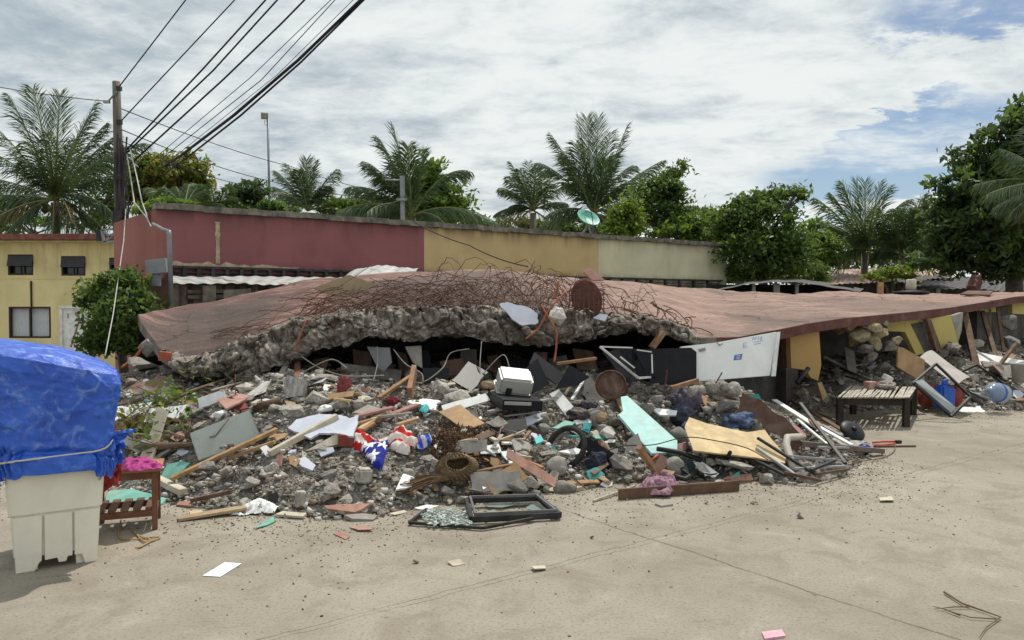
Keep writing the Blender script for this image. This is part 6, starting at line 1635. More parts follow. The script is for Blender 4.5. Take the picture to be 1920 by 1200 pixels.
plank('stick', 'thin pale split stick left of the mauve cloth', 'stick', (1112, 942), (1190, 918), .02, .015, BAM, .012, .03)
board('pale_chip', 'pale chip of wood near the thin split stick', 'chip', [(1166, 920), (1186, 914), (1192, 920), (1170, 924)], BAM, lift=.02)
board('dark_flake', 'dark grey flake lying before the long brown board', 'flake', [(1228, 944), (1252, 940), (1262, 945), (1240, 948)], GREYB, lift=.015)
plank('plank', 'long light tan plank lying flat on the road left of the window frame', 'plank', (334, 976), (462, 956), .10, .02, mat('tan_plank', (.36, .27, .17), .85, .2, 9, .2), .012, .02)
board('yellow_chip', 'yellowish chip resting on the light tan plank', 'chip', [(354, 958), (378, 956), (382, 962), (358, 965)], PLY, lift=.03)
plank('stick', 'dark stick behind the light tan plank', 'stick', (358, 946), (435, 934), .03, .03, WOODD, .03, .05)
board('pink_shard', 'pink shard left of the dark stick at the rubble foot', 'shard', [(330, 946), (336, 940), (360, 938), (358, 948)], PINK, lift=.015)
board('black_block', 'black upright plastic block at the rubble foot', 'block', [(502, 928), (520, 922), (521, 945), (504, 948)], BLKP, n=(.2, -.9, .3), t=.05)
drape('white_rag', 'white torn rag at the foot of the rubble near the tan plank', 'rag', [(430, 966), (458, 954), (490, 940), (502, 945), (520, 952), (512, 964), (470, 966), (448, 970)], WHITE, .03, 14, .01, .009, seed=33, body=.02)
board('cream_board', 'cream flat board at the rubble foot beside the white rag', 'board', [(516, 964), (530, 958), (575, 962), (568, 968)], CREAM, lift=.02)
bx = hit(563, 948); mb = MB(); mb.box(bx + Vector((0, 0, .05)), (.075, .07, .12), Euler((.05, .05, .3)).to_matrix()); tag(mb.build('concrete_block', CONC, bevel=.008), 'small upright concrete block at the rubble foot', 'block')
bx = hit(682, 905); mb = MB(); mb.box(bx + Vector((0, 0, .06)), (.12, .10, .11), Euler((.1, .08, .5)).to_matrix()); tag(mb.build('concrete_block', CONC, bevel=.014), 'squarish concrete block under the starry corner of the cloth', 'block')
board('pink_slab', 'pink painted slab piece at the rubble foot left of the window frame', 'shard', [(608, 948), (640, 945), (694, 944), (680, 954), (665, 960), (640, 957), (612, 953)], PINK, lift=.05, t=.03, tilt=(0, -.15, 0))
board('grey_slab', 'thin grey slab in front of the pink slab piece', 'slab', [(645, 965), (680, 962), (708, 966), (700, 974), (660, 972)], GREYB, lift=.03, t=.025)
for pts, m, l in (([(655, 988), (690, 986), (700, 992), (672, 993)], PINK, 'flat pinkish flake on the road before the rubble'), ([(625, 1000), (640, 997), (656, 1005), (648, 1011)], PINK, 'small pink flake lying forward on the road'), ([(777, 952), (800, 946), (824, 948), (795, 957)], WHITE, 'white shard beside the shattered glass'), ([(730, 962), (758, 956), (764, 960), (740, 965)], CREAM, 'cream flake left of the shattered glass'), ([(1025, 915), (1060, 910), (1100, 912), (1098, 918), (1060, 922), (1030, 920)], CREAM, 'pale torn paper at the foot of the stones'), ([(1648, 933), (1672, 930), (1676, 937), (1650, 938)], CREAM, 'cream offcut lying alone on the road to the right'), ([(995, 1061), (1022, 1060), (1024, 1065), (1002, 1066)], CREAM, 'pale flat scrap on the road in the middle foreground'), ([(838, 1052), (862, 1048), (872, 1057), (850, 1061)], BAM, 'brown dry leaf on the road in the middle foreground'), ([(474, 992), (512, 968), (515, 978), (500, 984), (478, 990)], TEALG, 'green plastic strip lying at the rubble foot')):
    o = board('scrap', l, 'scrap', pts, m, lift=.012, t=.006, tilt=(random.uniform(-.1, .1), random.uniform(-.1, .1), 0))
for px, py, w, l in ((780, 1056, 14, 'dark pebble left of the dry leaf on the road'), (1325, 945, 12, 'dark stone crumb right before the long board'), (1412, 945, 13, 'dark stone crumb further right before the long board'), (1500, 972, 16, 'half ring of black rubber on the road'), (1110, 1010, 10, 'dark pebble by the road crack')):
    rock_at(hit(px, py) + Vector((0, 0, .012)), w / F * hit(px, py).y, ROCKS, CONCD, 'pebble', l, 'pebble', squash=.6)

# white door with sticker
dn = Vector((.12, -.97, .22)).normalized()
wdq = [(1276, 650), (1338, 643), (1456, 622), (1444, 704), (1306, 715)]
pl = plane_pts(wdq, P(1306, 715, 8.25), dn)
wdoor = thing('white_door', 'white door leaning under the roof edge with a blue square sticker', 'door', pl[4])
WD = mat('white_door_paint', (.84, .85, .84), .5, .05, 3, .08, 24, dirt=.18, dirtcol=(.5, .48, .42))
MB().prism(pl, dn, .045).build('leaf', WD, parent=wdoor, bevel=.003)
def on_door(pts, off=.003): return [q + dn * off for q in plane_pts(pts, P(1306, 715, 8.25), dn)]
BLUEINK = mat('blue_sticker', (.08, .20, .50), .6, .1); INK = mat('faint_blue_ink', (.38, .44, .70), .7, .1)
MB().prism(on_door([(1377, 666), (1392, 663), (1390, 674), (1375, 676)]), dn, .002).build('sticker', BLUEINK, parent=wdoor)
mb = MB()
for a, b in (((1381, 667.5), (1388, 666)), ((1380, 670.5), (1387.5, 669)), ((1380, 673), (1387, 671.5))):
    q1, q2 = on_door([a, b], .0045); mb.beam(q1, q2, .007, .002, dn)
mb.build('sticker_lines', WHITE, parent=wdoor)
mb = MB()
for a, b in (((1411, 638), (1412, 632)), ((1412, 632), (1416, 637)), ((1416, 637), (1418, 631)), ((1421, 637), (1422, 631)), ((1424, 633), (1428, 636)), ((1428, 630), (1426, 637)), ((1393, 644), (1394, 652)), ((1393, 644), (1400, 642)), ((1394, 648), (1399, 647)), ((1394, 652), (1401, 650)), ((1412, 642), (1430, 638)), ((1414, 646), (1426, 643))):
    q1, q2 = on_door([a, b], .0035); mb.beam(q1, q2, .006, .002, dn)
mb.build('scribble', INK, parent=wdoor)
mb = MB(); q1 = on_door([(1316, 656)], .01)[0]; mb.box(q1, (.07, .02, .03), Euler((0, -.25, 0)).to_matrix()); mb.build('hinge', STEEL, parent=wdoor)
q2 = on_door([(1347, 648)], .02)[0]; MB().tube([q2 + Vector((-.02, -.01, .03)), q2 + Vector((.0, -.03, .0)), q2 + Vector((.03, -.01, .02))], .01, 6).build('handle', STEEL, parent=wdoor, smooth_=True)
e1 = plane_pts([(1449, 623), (1456, 622), (1447, 706), (1440, 706)], P(1306, 715, 8.15), dn)
MB().prism([p_ + Vector((.06, .05, 0)) for p_ in e1], dn, .03).build('edge_strip', WHITE, parent=wdoor)
# stones like sausages under the door
for i, (px, py, w, h) in enumerate([(1298, 733, 22, 24), (1315, 732, 20, 24), (1336, 728, 34, 28), (1358, 727, 22, 26), (1376, 730, 36, 24)]):
    stone(['roundish lump at the left end of the row under the white door', 'second lump from the left in the row under the white door', 'big middle lump of the row under the white door', 'lump right of the middle in the row under the white door', 'pale rounded lump at the right end of the row under the white door'][i], px, py, w, h, ROUNDS, CONC, 'concrete_lump', 'rubble', 'rounded concrete lumps under the white door', d=8.0)
plank('plank', 'short bright plank lying across the stones left of the white door', 'plank', (1258, 728), (1308, 713), .05, .04, WOOD, 0, 0, da=7.9, db=8.1)
rod('wire', 'thin rusty wire curving up before the white door', 'wire', [(1320, 722, 8.0), (1338, 722, 7.95), (1350, 705, 7.95), (1354, 698, 7.95)], .007, RUST)
rod('rebar', 'upright thin rebar standing left of the white door', 'rebar', [(1244, 738, 7.8), (1248, 716, 7.85), (1251, 695, 7.85)], .008, RUST)

# prominent stones from the photograph
for l, px, py, w, h, sh, m in (
    ('big pale grey boulder between the tyre and the turquoise panel', 1142, 815, 36, 30, ROCKS, MATS['pale_concrete']),
    ('largest grey boulder at the front of the stones', 1162, 868, 50, 38, ROCKS, STONE), ('brown boulder above the largest grey boulder', 1142, 842, 50, 30, ROCKS, BROWNSTONE),
    ('smooth brown cobble right of the boot', 1127, 784, 24, 22, ROUNDS, BROWNSTONE), ('dark cobble right of the smooth brown cobble', 1152, 790, 28, 24, ROUNDS, STONE),
    ('grey cobble under the smooth brown cobble', 1128, 805, 22, 18, ROUNDS, STONE), ('round grey stone beside the lavender board', 954, 800, 28, 26, ROCKS, CONC),
    ('flat grey stone above the tyre', 1082, 808, 26, 14, SLABROCK, STONE), ('pointed grey stone inside the tyre ring', 1060, 832, 20, 24, ROCKS, STONE),
    ('grey angular stone at the foot of the pale stake', 1212, 893, 28, 30, ROCKS, STONE), ('pale stone right of the pale stake', 1240, 894, 26, 20, ROUNDS, CONC),
    ('brown flat stone beside the torn teal sheet', 1136, 900, 34, 22, SLABROCK, BROWNSTONE), ('small dark stone before the teal sheet', 1176, 900, 18, 18, ROCKS, STONE),
    ('grey cobble over the turquoise panel', 1188, 762, 26, 20, ROUNDS, STONE), ('brown lump behind the turquoise panel', 1234, 748, 26, 24, ROCKS, CONC),
    ('grey stone right behind the turquoise panel', 1210, 770, 30, 22, ROUNDS, STONE), ('tall pale stone in the dark gap left of the drum', 850, 738, 26, 28, ROCKS, CONC),
    ('brown-grey boulder near the window frame corner', 968, 912, 52, 24, ROUNDS, CONCD), ('grey stone behind the window frame', 868, 936, 30, 22, ROCKS, CONC),
    ('long grey block beside the broom handle', 895, 920, 56, 18, SLABROCK, CONC), ('pale lump above the white rag', 470, 905, 40, 26, ROCKS, CONC),
    ('round lump right of the starry cloth', 765, 890, 30, 28, ROUNDS, CONC), ('grey lump beneath the blue end of the starry cloth', 800, 860, 32, 26, ROCKS, CONC), ('dark lump at the soil heap', 912, 830, 30, 18, ROCKS, CONCD),
    ('greenish grey lump left in the grey rubble', 424, 886, 30, 24, ROCKS, CONC), ('lump in the dark gap behind the red cloth', 610, 742, 34, 20, ROCKS, CONC), ('grey lump at the foot of the upright grey slab', 590, 746, 24, 18, ROUNDS, CONC),
    ('pale heap of mortar above the bluish sheet', 548, 768, 60, 26, ROCKS, CONC), ('mortar lump beside the brown pipe', 520, 768, 40, 20, ROCKS, CONC), ('sandy stone at the left of the wedge board', 556, 800, 44, 22, SLABROCK, CONC),
    ('pale lump between the cabinet and the bluish sheet', 500, 804, 24, 20, ROCKS, CONC), ('stone pair before the dark gap', 640, 762, 30, 22, ROCKS, CONC), ('pale stone right of the red cloth', 672, 758, 28, 22, ROCKS, CONC), ('pale stone left of the leaning plank', 692, 752, 30, 22, ROCKS, CONC)):
    stone(l, px, py, w, h, sh, m, 'stone', 'stone')
rod('brown_pipe', 'short rusty brown pipe lying above the locker', 'pipe', [(478, 778), (525, 764)], .035, WOODD, .07, n=10)
# soil heap
ss = np.random.default_rng(8); mb = MB()
for k in range(1500):
    px, py = ss.normal(868, 32), ss.normal(838, 20)
    if not (805 < px < 960 and 796 < py < 885): continue
    q = hit(px, py) + Vector((0, 0, .03 + .05 * math.exp(-((px - 868) / 40) ** 2 - ((py - 835) / 22) ** 2) * ss.uniform(.3, 1.3)))
    v = Vector(ss.normal(size=3)).normalized() * ss.uniform(.012, .045)
    mb.beam(q - v, q + v, .008, .005)
tag(mb.build('leaf_litter', mat('brown_litter', (.10, .058, .032), .95, .4, 9, .3), recalc=False), kind='stuff', label='brown twigs and soil litter heaped in the middle of the rubble')

# ================================================================== fallen green branches at left
for i, (pts, l, nl, hub) in enumerate([([(305, 790, 7.2), (340, 800, 7.0), (380, 830, 6.8), (395, 838, 6.7)], 'thick fallen branch with few leaves left of the locker', 60, (330, 810)), ([(318, 760, 7.5), (345, 790, 7.2), (362, 815, 6.9)], 'fallen branch with bright green leaves beside the pale thin board', 170, (318, 768)), ([(240, 815, 6.9), (290, 812, 6.9), (350, 830, 6.8)], 'fallen branch with yellowing leaves behind the blue flap', 130, (262, 816)), ([(300, 770, 7.5), (360, 740, 8.2), (440, 712, 8.6)], 'thin bare branch under the roof edge', 60, (395, 728)), ([(250, 840, 6.6), (300, 845, 6.6), (380, 842, 6.6)], 'mossy fallen trunk end lying behind the small table', 90, (300, 838)), ([(225, 800, 7.0), (250, 790, 7.2), (290, 780, 7.4)], 'leafy twigs hanging below the white panel', 110, (245, 805))]):
    t = thing('fallen_branch', l, 'branch', hit(*hub))
    mb = MB(); pp2 = [P(q[0], q[1], hit(q[0], q[1]).y - .08) + Vector((0, 0, .04)) for q in pts]
    mb.tube(pp2, [.022 if i != 4 else .045, .018 if i != 4 else .04, .012, .008][:len(pp2)], 6); 
    for _ in range(5):
        a = pp2[random.randrange(len(pp2))]; mb.tube([a, a + Vector((random.uniform(-.3, .3), random.uniform(-.3, .1), random.uniform(.02, .2)))], .005, 4)
    mb.build('stem', WOODD, parent=t, smooth_=True)
    c_ = np.array(hit(*hub) + Vector((0, -.05, .12))); cents = c_ + RNG.normal(size=(nl, 3)) * np.array([.16, .12, .08])
    for q in pp2: cents[RNG.random(nl) < .12] = np.array(q) + RNG.normal(size=3) * .05
    Vl = leaves_np(cents, .075, .5, .6); np_mesh('leaves', Vl, np.arange(4 * nl), np.full(nl, 4), [LG, LB, LY][i % 3], parent=t, loc=tuple(t.location)).location = (0, 0, 0)

# ================================================================== things on the roof slab
o = board('tan_board', 'tan board lying tilted on the red slab beside the rebar tangle', 'board', [(588, 540), (655, 515), (708, 535), (640, 560)], mat('tan_panel', (.30, .225, .14), .8, .12, 3, .15), n=(.10, -.90, .42), d=10.0, t=.02)
board('white_fragment', 'white plaster sheet on the broken edge among the rebars', 'sheet', [(936, 570), (950, 566), (990, 576), (1008, 588), (1008, 606), (980, 610), (960, 598)], WHITEB, n=(0, -.8, .55), d=8.45, jg=.01)
stone('hollow concrete cube with a dark hole sitting on the broken edge', 1044, 594, 42, 38, ROCKS, MATS['pale_concrete'], 'concrete_cube', 'block', d=8.5)
board('white_fragment', 'small white board on the broken edge right of the brown disc', 'sheet', [(1112, 596), (1125, 588), (1140, 590), (1134, 602)], WHITEB, n=(0, -.8, .5), d=8.55)
q = P(1100, 560, 8.95); tag(MB().lathe([(.0, .01), (.20, .012), (.215, 0), (.20, -.03), (0, -.03)], 28, Matrix.Translation(q) @ Euler((R(72), R(-8), R(6))).to_matrix().to_4x4() @ Matrix.Diagonal((.85, 1.12, 1, 1))).build('brown_disc', mat('brown_disc', (.10, .04, .03), .9, .3, 8, .4)), 'dark brown round hatch standing within the rebar dome', 'disc')
board('pink_fragment', 'pale pink chip standing up on the back of the red slab', 'chip', [(1095, 510), (1098, 503), (1110, 503), (1133, 524), (1112, 525)], mat('pale_pink', (.50, .30, .25), .8), n=(.1, -.9, .3), d=11.5, t=.06)
# rebar tangles
def bar_curve(p0, p1, hgt, back, curl, rr):
    pts = []
    n = 14; ph = rr.uniform(0, 6.28); k2 = rr.uniform(.5, 1.6)
    for i in range(n + 1):
        f = i / n; p = p0.lerp(p1, f)
        arch = math.sin(math.pi * f ** rr.uniform(.8, 1.2))
        p = p + Vector((curl * math.sin(f * 6.28 * k2 + ph), back * arch + curl * .5 * math.cos(f * 5 + ph), hgt * arch))
        pts.append(p)
    return pts
EDGEX = [q[0] for q in TOPB]
def edge_pt(px, dy=0, dd=0): return P(px, np.interp(px, EDGEX, [q[1] for q in TOPB]) + dy, np.interp(px, EDGEX, [q[2] for q in TOPB]) + dd)
def tangle(label, n, x0, x1, span, hmin, hmax, back, seed, extra=(), curl=.08, r=.0042):
    rr = random.Random(seed); mb = MB()
    for k in range(n):
        a = rr.uniform(x0, x1); b = max(x0 - 40, min(x1 + 40, a + rr.choice((-1, 1)) * rr.uniform(*span)))
        p0 = edge_pt(a, rr.uniform(-14, 34), rr.uniform(-.38, .15)); p1 = edge_pt(b, rr.uniform(-45, 10), rr.uniform(-.05, .6))
        sl = hit_slab(b, np.interp(b, EDGEX, [q[1] for q in TOPB]) - rr.uniform(0, 40))
        if rr.random() < .5: p1 = sl + Vector((0, 0, rr.uniform(.02, .2)))
        mb.tube(bar_curve(p0, p1, rr.uniform(hmin, hmax), rr.uniform(0, back), rr.uniform(.2, 1) * curl, rr), r * rr.uniform(.8, 1.25), 5)
    for pts in extra: mb.tube([P(*q) for q in pts], r, 5)
    return tag(mb.build('rebar_tangle', RUST, smooth_=True, recalc=False), label, 'rebar')
tangle('loose sweep of rusty rebars lying along the left part of the slab edge', 34, 440, 640, (40, 160), .0, .12, .5, 3, extra=[[(700, 495, 9.8), (640, 535, 9.3), (600, 565, 8.9), (560, 605, 8.6)], [(628, 520, 9.8), (590, 560, 9.2), (560, 590, 8.8)], [(455, 612, 9.0), (480, 596, 9.3), (500, 588, 9.4), (540, 570, 9.6)]])
tangle('dense thicket of rusty rebars in the middle of the slab edge', 135, 610, 860, (40, 140), .02, .20, .75, 4, curl=.06)
tangle('tall arching mass of rusty rebars rising above the slab edge', 85, 850, 1030, (30, 130), .06, .40, .7, 5, curl=.08, extra=[[(985, 520, 9.0), (1000, 500, 9.1), (985, 486, 9.1), (965, 494, 9.1)], [(990, 512, 9.0), (1003, 488, 9.0), (1000, 510, 9.0)]])
tangle('dome of rusty rebars around the brown disc', 36, 1020, 1190, (30, 110), .10, .36, .45, 6, curl=.06)
mb = MB()
for k in range(8): mb.tube([P(1068 + k * 9, 535 + abs(k - 3.5) * 3, 8.75), P(1066 + k * 9.5, 602, 8.65)], .006, 5)
for k in range(7): mb.tube([P(1066, 545 + k * 9, 8.74), P(1135, 543 + k * 9, 8.74)], .006, 5)
tag(mb.build('rebar_grid', RUST), 'square rusty rebar grid hanging in front of the brown disc', 'rebar')
mb = MB(); rr = random.Random(77)
for k in range(26):
    a = rr.uniform(1180, 1300); mb.tube(bar_curve(edge_pt(a, rr.uniform(-8, 8), .0), edge_pt(a + rr.uniform(-60, 30), rr.uniform(-40, 0), .2), .05, .1, .05, rr), .006, 5)
tag(mb.build('rebar_tangle', RUST, smooth_=True, recalc=False), 'short dark rebar ends at the right end of the broken edge', 'rebar')
for l, pts, r_, m in (('orange rusted bar bent down over the broken edge', [(1015, 572, 8.5), (1025, 590, 8.4), (1042, 620, 8.3), (1043, 650, 8.3), (1039, 680, 8.2)], .012, ORUST), ('second orange rusted bar crossing the broken edge', [(1062, 545, 8.6), (1030, 580, 8.4), (1010, 615, 8.35), (985, 636, 8.3)], .010, ORUST), ('orange rusted bar on the left part of the broken edge', [(574, 600, 8.5), (562, 630, 8.4), (552, 660, 8.35)], .010, ORUST), ('pinkish upright rebar stub above the broken edge', [(1040, 560, 8.7), (1046, 540, 8.75), (1048, 527, 8.8)], .012, ORUST),
    ('grey cable hanging in a loop into the dark gap', [(738, 655, 8.5), (760, 682, 8.3), (790, 700, 8.2), (796, 715, 8.1), (830, 690, 8.2), (845, 662, 8.4), (880, 654, 8.5)], .006, GREYB), ('grey cable hanging straight down behind the white case', [(903, 640, 8.5), (900, 680, 8.3), (901, 705, 8.2)], .0055, GREYB), ('grey cable arching beside the white case', [(905, 702, 8.1), (935, 670, 8.15), (948, 668, 8.1), (956, 694, 8.0)], .0055, GREYB), ('grey cable hanging at the left of the dark gap', [(707, 650, 8.5), (708, 680, 8.3), (700, 715, 8.1)], .0055, GREYB), ('pale rod slanting across the dark gap', [(565, 668, 8.5), (600, 690, 8.3), (650, 705, 8.2), (720, 704, 8.2)], .007, GREYB), ('pale curved rod in the dark gap left of the red cloth', [(565, 700, 8.3), (620, 674, 8.3), (650, 690, 8.2)], .007, GREYB), ('thin upright rebar in front of the left of the dark gap', [(442, 772, 7.6), (441, 730, 7.7), (441, 702, 7.8)], .006, RUST)):
    rod('bent_bar' if 'cable' not in l else 'cable', l, 'bar' if 'cable' not in l else 'cable', pts, r_, m)
# inside the dark gap
board('grey_sheet', 'grey curved panel hanging in the dark gap right of the red cloth', 'panel', [(688, 650), (730, 652), (734, 680), (720, 696), (708, 690)], mat('grey_panel', (.24, .24, .26), .7), n=(-.3, -.9, .1), d=8.6)
plank('post', 'red-brown post standing in the dark gap under the left broken edge', 'post', (557, 712), (558, 670), .06, .06, WOODR, -.05, 0, db=8.9)
plank('post', 'slanted grey post in the dark gap', 'post', (515, 716), (545, 672), .06, .05, GREYB, -.05, 0, db=8.8)
plank('beam', 'long grey fallen beam at the back of the dark gap', 'beam', (640, 700), (752, 712), .12, .13, CONCD, .05, .05)
plank('beam', 'thin slanted dark beam behind the white case', 'beam', (870, 668), (945, 710), .05, .05, WOODD, 0, .05, da=9.2)
board('dark_board', 'dark slanted board beside the black square panel', 'board', [(760, 650), (790, 648), (792, 690), (775, 680)], GREYB, n=(.4, -.8, .4), d=8.6)

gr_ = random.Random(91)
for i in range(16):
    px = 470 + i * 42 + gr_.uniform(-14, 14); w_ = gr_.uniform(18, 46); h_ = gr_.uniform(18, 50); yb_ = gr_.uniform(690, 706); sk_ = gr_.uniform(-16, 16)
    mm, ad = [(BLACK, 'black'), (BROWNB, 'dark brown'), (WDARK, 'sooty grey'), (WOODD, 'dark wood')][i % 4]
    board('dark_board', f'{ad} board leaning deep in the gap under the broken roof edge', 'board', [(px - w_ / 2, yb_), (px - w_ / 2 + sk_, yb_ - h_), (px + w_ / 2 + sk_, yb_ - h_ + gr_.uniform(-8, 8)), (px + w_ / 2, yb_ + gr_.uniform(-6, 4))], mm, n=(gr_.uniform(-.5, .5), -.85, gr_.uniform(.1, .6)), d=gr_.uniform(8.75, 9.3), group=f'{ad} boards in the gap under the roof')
# ================================================================== right end under the eaves
YW = stained('yellow_house_plaster', (.50, .41, .15), 17.0, .2, z0=-3, z1=9)
OW = stained('ochre_plaster', (.42, .27, .115), 19.0, .2, z0=-3, z1=9)
def px_poly(name, label, cat, pts, d, m, n=(.45, -.9, 0), t=.08, jg=0.0):
    pl = plane_pts(pts, P(*max(pts, key=lambda q: q[1]), d), n)
    if jg: pl = jag(pl, jg, 4, int(pts[0][0]))
    return tag(MB().prism(pl, n, t).build(name, m), label, cat)
px_poly('wall_panel', 'ochre wall panel standing right of the white door', 'wall panel', [(1481, 620), (1535, 611), (1540, 684), (1534, 714), (1520, 708), (1512, 694), (1484, 690)], 10.6, OW)
px_poly('door_jamb', 'dark red door jamb beside the ochre wall panel', 'door jamb', [(1472, 622), (1480, 620), (1484, 690), (1476, 690)], 10.5, WOODR)
px_poly('wall_panel', 'yellow wall piece with a door opening, leaning right', 'wall panel', [(1664, 603), (1740, 597), (1741, 601), (1707, 607), (1734, 662), (1718, 666), (1697, 622), (1664, 621)], 12.5, YW)
px_poly('opening_shade', 'dark tilted panel painted as the shaded door opening of the leaning yellow wall', 'door', [(1708, 607), (1739, 600), (1757, 658), (1734, 662)], 12.6, WDARK)  # dark panel added where the door opening shows only shade
px_poly('door_jamb', 'dark red tilted door jamb between the yellow wall pieces', 'door jamb', [(1738, 599), (1745, 597), (1764, 655), (1757, 660)], 12.5, WOODD)
px_poly('wall_panel', 'bright yellow wall piece hanging tilted under the roof edge', 'wall panel', [(1745, 597), (1783, 591), (1798, 645), (1778, 640), (1766, 655)], 12.8, YW, jg=.0)
stone('dark broken stub below the bright yellow wall piece', 1768, 662, 24, 26, ROCKS, CONCD, 'concrete_chunk', 'rubble', d=12.7); stone('beige broken stub at the foot of the bright yellow wall piece', 1785, 654, 30, 28, ROCKS, CONC, 'concrete_chunk', 'rubble', d=12.7)
px_poly('wall_panel', 'grey unpainted wall piece right of the bright yellow one', 'wall panel', [(1784, 592), (1806, 586), (1803, 620), (1797, 640)], 13.0, GREYB)
px_poly('wall_panel', 'small ochre wall remnant above the broken plaster', 'wall panel', [(1634, 603), (1662, 602), (1658, 612), (1634, 610)], 11.8, OW)
px_poly('wall_panel', 'yellow wall strip under the far right end of the roof', 'wall panel', [(1837, 580), (1868, 573), (1868, 585), (1838, 585)], 14.8, YW); px_poly('wall_panel', 'yellow wall strip at the right edge of the picture', 'wall panel', [(1898, 566), (1935, 560), (1935, 590), (1898, 588)], 15.6, YW)
YPL = mat('yellowish_plaster_lump', (.36, .30, .18), .95, .35, 5, .9, 18, dirt=.75, dirtcol=(.16, .13, .1))
for i, (px, py, w, h) in enumerate([(1598, 612, 34, 24), (1615, 628, 44, 30), (1640, 645, 36, 28), (1622, 655, 30, 20), (1650, 628, 30, 30), (1590, 602, 24, 16), (1634, 612, 40, 22)]):
    stone(['yellow plaster lump hanging under the roof edge, at its left', 'large yellow plaster lump in the middle of the hanging plaster', 'rounded yellow plaster lump low right of the hanging plaster', 'lowest lump of the hanging plaster', 'right lump of the hanging plaster by the yellow wall', 'small lump right under the roof edge', 'upper middle lump of the hanging plaster'][i], px, py, w * 1.25, h * 1.15, ROCKS, YPL if px != 1622 else CONCD, 'plaster_lump', 'rubble', 'plaster lumps hanging under the roof edge', d=11.4)
for i, (px, py, w, h) in enumerate([(1575, 618, 30, 30), (1668, 650, 34, 34), (1600, 640, 34, 26), (1655, 606, 26, 18), (1680, 640, 28, 40), (1630, 672, 36, 26)]):
    stone(['plaster lump left of the hanging plaster mass', 'grey-yellow lump between the hanging plaster and the yellow wall', 'lump at the lower left of the hanging plaster mass', 'lump under the ochre wall remnant', 'tall broken lump touching the yellow wall piece', 'lump resting under the hanging plaster on the rubble'][i], px, py, w, h, ROCKS, YPL if i % 2 == 0 else CONCD, 'plaster_lump', 'rubble', 'plaster lumps hanging under the roof edge', d=11.6)
px_poly('hardboard', 'tan six-sided board leaning before the yellow wall piece', 'board', [(1684, 650), (1694, 652), (1734, 675), (1733, 716), (1722, 712), (1683, 688)], 11.2, PLYT, n=(.2, -.95, .2), t=.03)
V = np.zeros((20, 10, 3))
for i in range(20):
    for j in range(10):
        f, g_ = i / 19, j / 9
        px = 1724 + 24 * g_ + 72 * f; py = 668 - 8 * math.sin(g_ * 2) + 50 * f ** 1.1 + 4 * math.sin(f * 3) - 6 * g_ + 2
        V[i, j] = P(px, py, 11.6 - .9 * f + .5 * g_)
tag(grid_mesh('grey_sheet', V, mat('grey_sheet', (.36, .34, .31), .7, .15, 3, .2), loc=tuple(V[10, 5]), smooth_=True), 'curved grey metal sheet sliding down beside the six-sided board', 'sheet')
dm = thing('broken_chair', 'black metal chair frame standing on its corner behind the low table', 'chair', Gpx(1782, 782))
A, B, C_, D_ = P(1712, 719, 10.6), P(1755, 682, 10.9), P(1820, 744, 10.4), P(1783, 781, 10.2)
mb = MB()
for a, b in ((A, B), (B, C_), (C_, D_), (D_, A)): mb.beam(a, b, .03, .03)
mb.build('frame_bars', BLKP, parent=dm); mb = MB(); a1, a2 = A.lerp(B, .12), D_.lerp(C_, .12)
MB().prism([A + Vector((.02, -.01, .03)), A + Vector((.12, -.01, .06)), D_ + Vector((.06, -.01, .12)), D_ + Vector((.0, -.01, .05))], (0, -1, .2), .02).build('glass_strip', mat('greyish_glass_strip', (.36, .40, .40), .3), parent=dm)
fr2 = thing('folding_stand', 'thin dark angled frame standing further right behind the chair frame', 'stand', Gpx(1832, 760))
mb = MB(); mb.beam(P(1800, 698, 12.2), P(1832, 684, 12.3), .03, .03); mb.beam(P(1832, 684, 12.3), P(1880, 718, 12.0), .03, .03); mb.build('frame_bars', BLKP, parent=fr2)
# jug
q = P(1770, 745, 10.9); jg_ = thing('water_jug', 'blue plastic water container tipped beside the metal chair frame', 'container', q - Vector((0, 0, .2)))
Rj = Euler((R(-8), R(10), R(12))).to_matrix()
mb = MB(); mb.box(q, (.24, .2, .32), Rj); mb.build('body', BLUEPL, parent=jg_, bevel=.03)
MB().lathe([(.04, .15), (.045, .2), (.045, .25), (.0, .255)], 14, Matrix.Translation(q) @ Rj.to_4x4()).build('neck', BLUEPL, parent=jg_, smooth_=True)
tag(MB().lathe([(.0, -.26), (.15, -.26), (.165, -.2), (.16, .2), (.15, .26), (.0, .26)], 24, Matrix.Translation(P(1762, 742, 11.25)) @ Euler((R(90), 0, R(78))).to_matrix().to_4x4()).build('red_barrel', mat('red_barrel', (.28, .055, .035), .6, .2), smooth_=True), 'dull red barrel lying behind the blue water container', 'barrel')
q = P(1870, 736, 11.1); wj = thing('water_bottle', 'clear bluish round water bottle lying on its side at the right', 'bottle', q - Vector((0, 0, .14)))
Mx = Matrix.Translation(q) @ Euler((R(80), 0, R(-62))).to_matrix().to_4x4()
MB().lathe([(.0, -.16), (.12, -.16), (.135, -.13), (.13, -.06), (.137, 0), (.13, .06), (.135, .1), (.08, .17), (.04, .2), (.04, .24)], 24, Mx).build('body', mat('clear_blue_plastic', (.42, .50, .56), .2, .1, 3, 0, spec=.6, alpha=.5), parent=wj, smooth_=True)
MB().lathe([(.14, -.02), (.142, 0), (.14, .02)], 24, Mx).build('band', BLUEPL, parent=wj, smooth_=True)
board('cream_debris', 'white and cream broken board lying at the foot of the right rubble', 'board', [(1790, 774), (1800, 764), (1838, 761), (1846, 772), (1825, 778)], WHITE, lift=.03, jg=.02)
board('tan_board', 'tan board on the floor behind the right end of the low table', 'board', [(1712, 730), (1735, 742), (1748, 760), (1728, 764), (1708, 758)], PLYT, n=(0, -.6, .8))
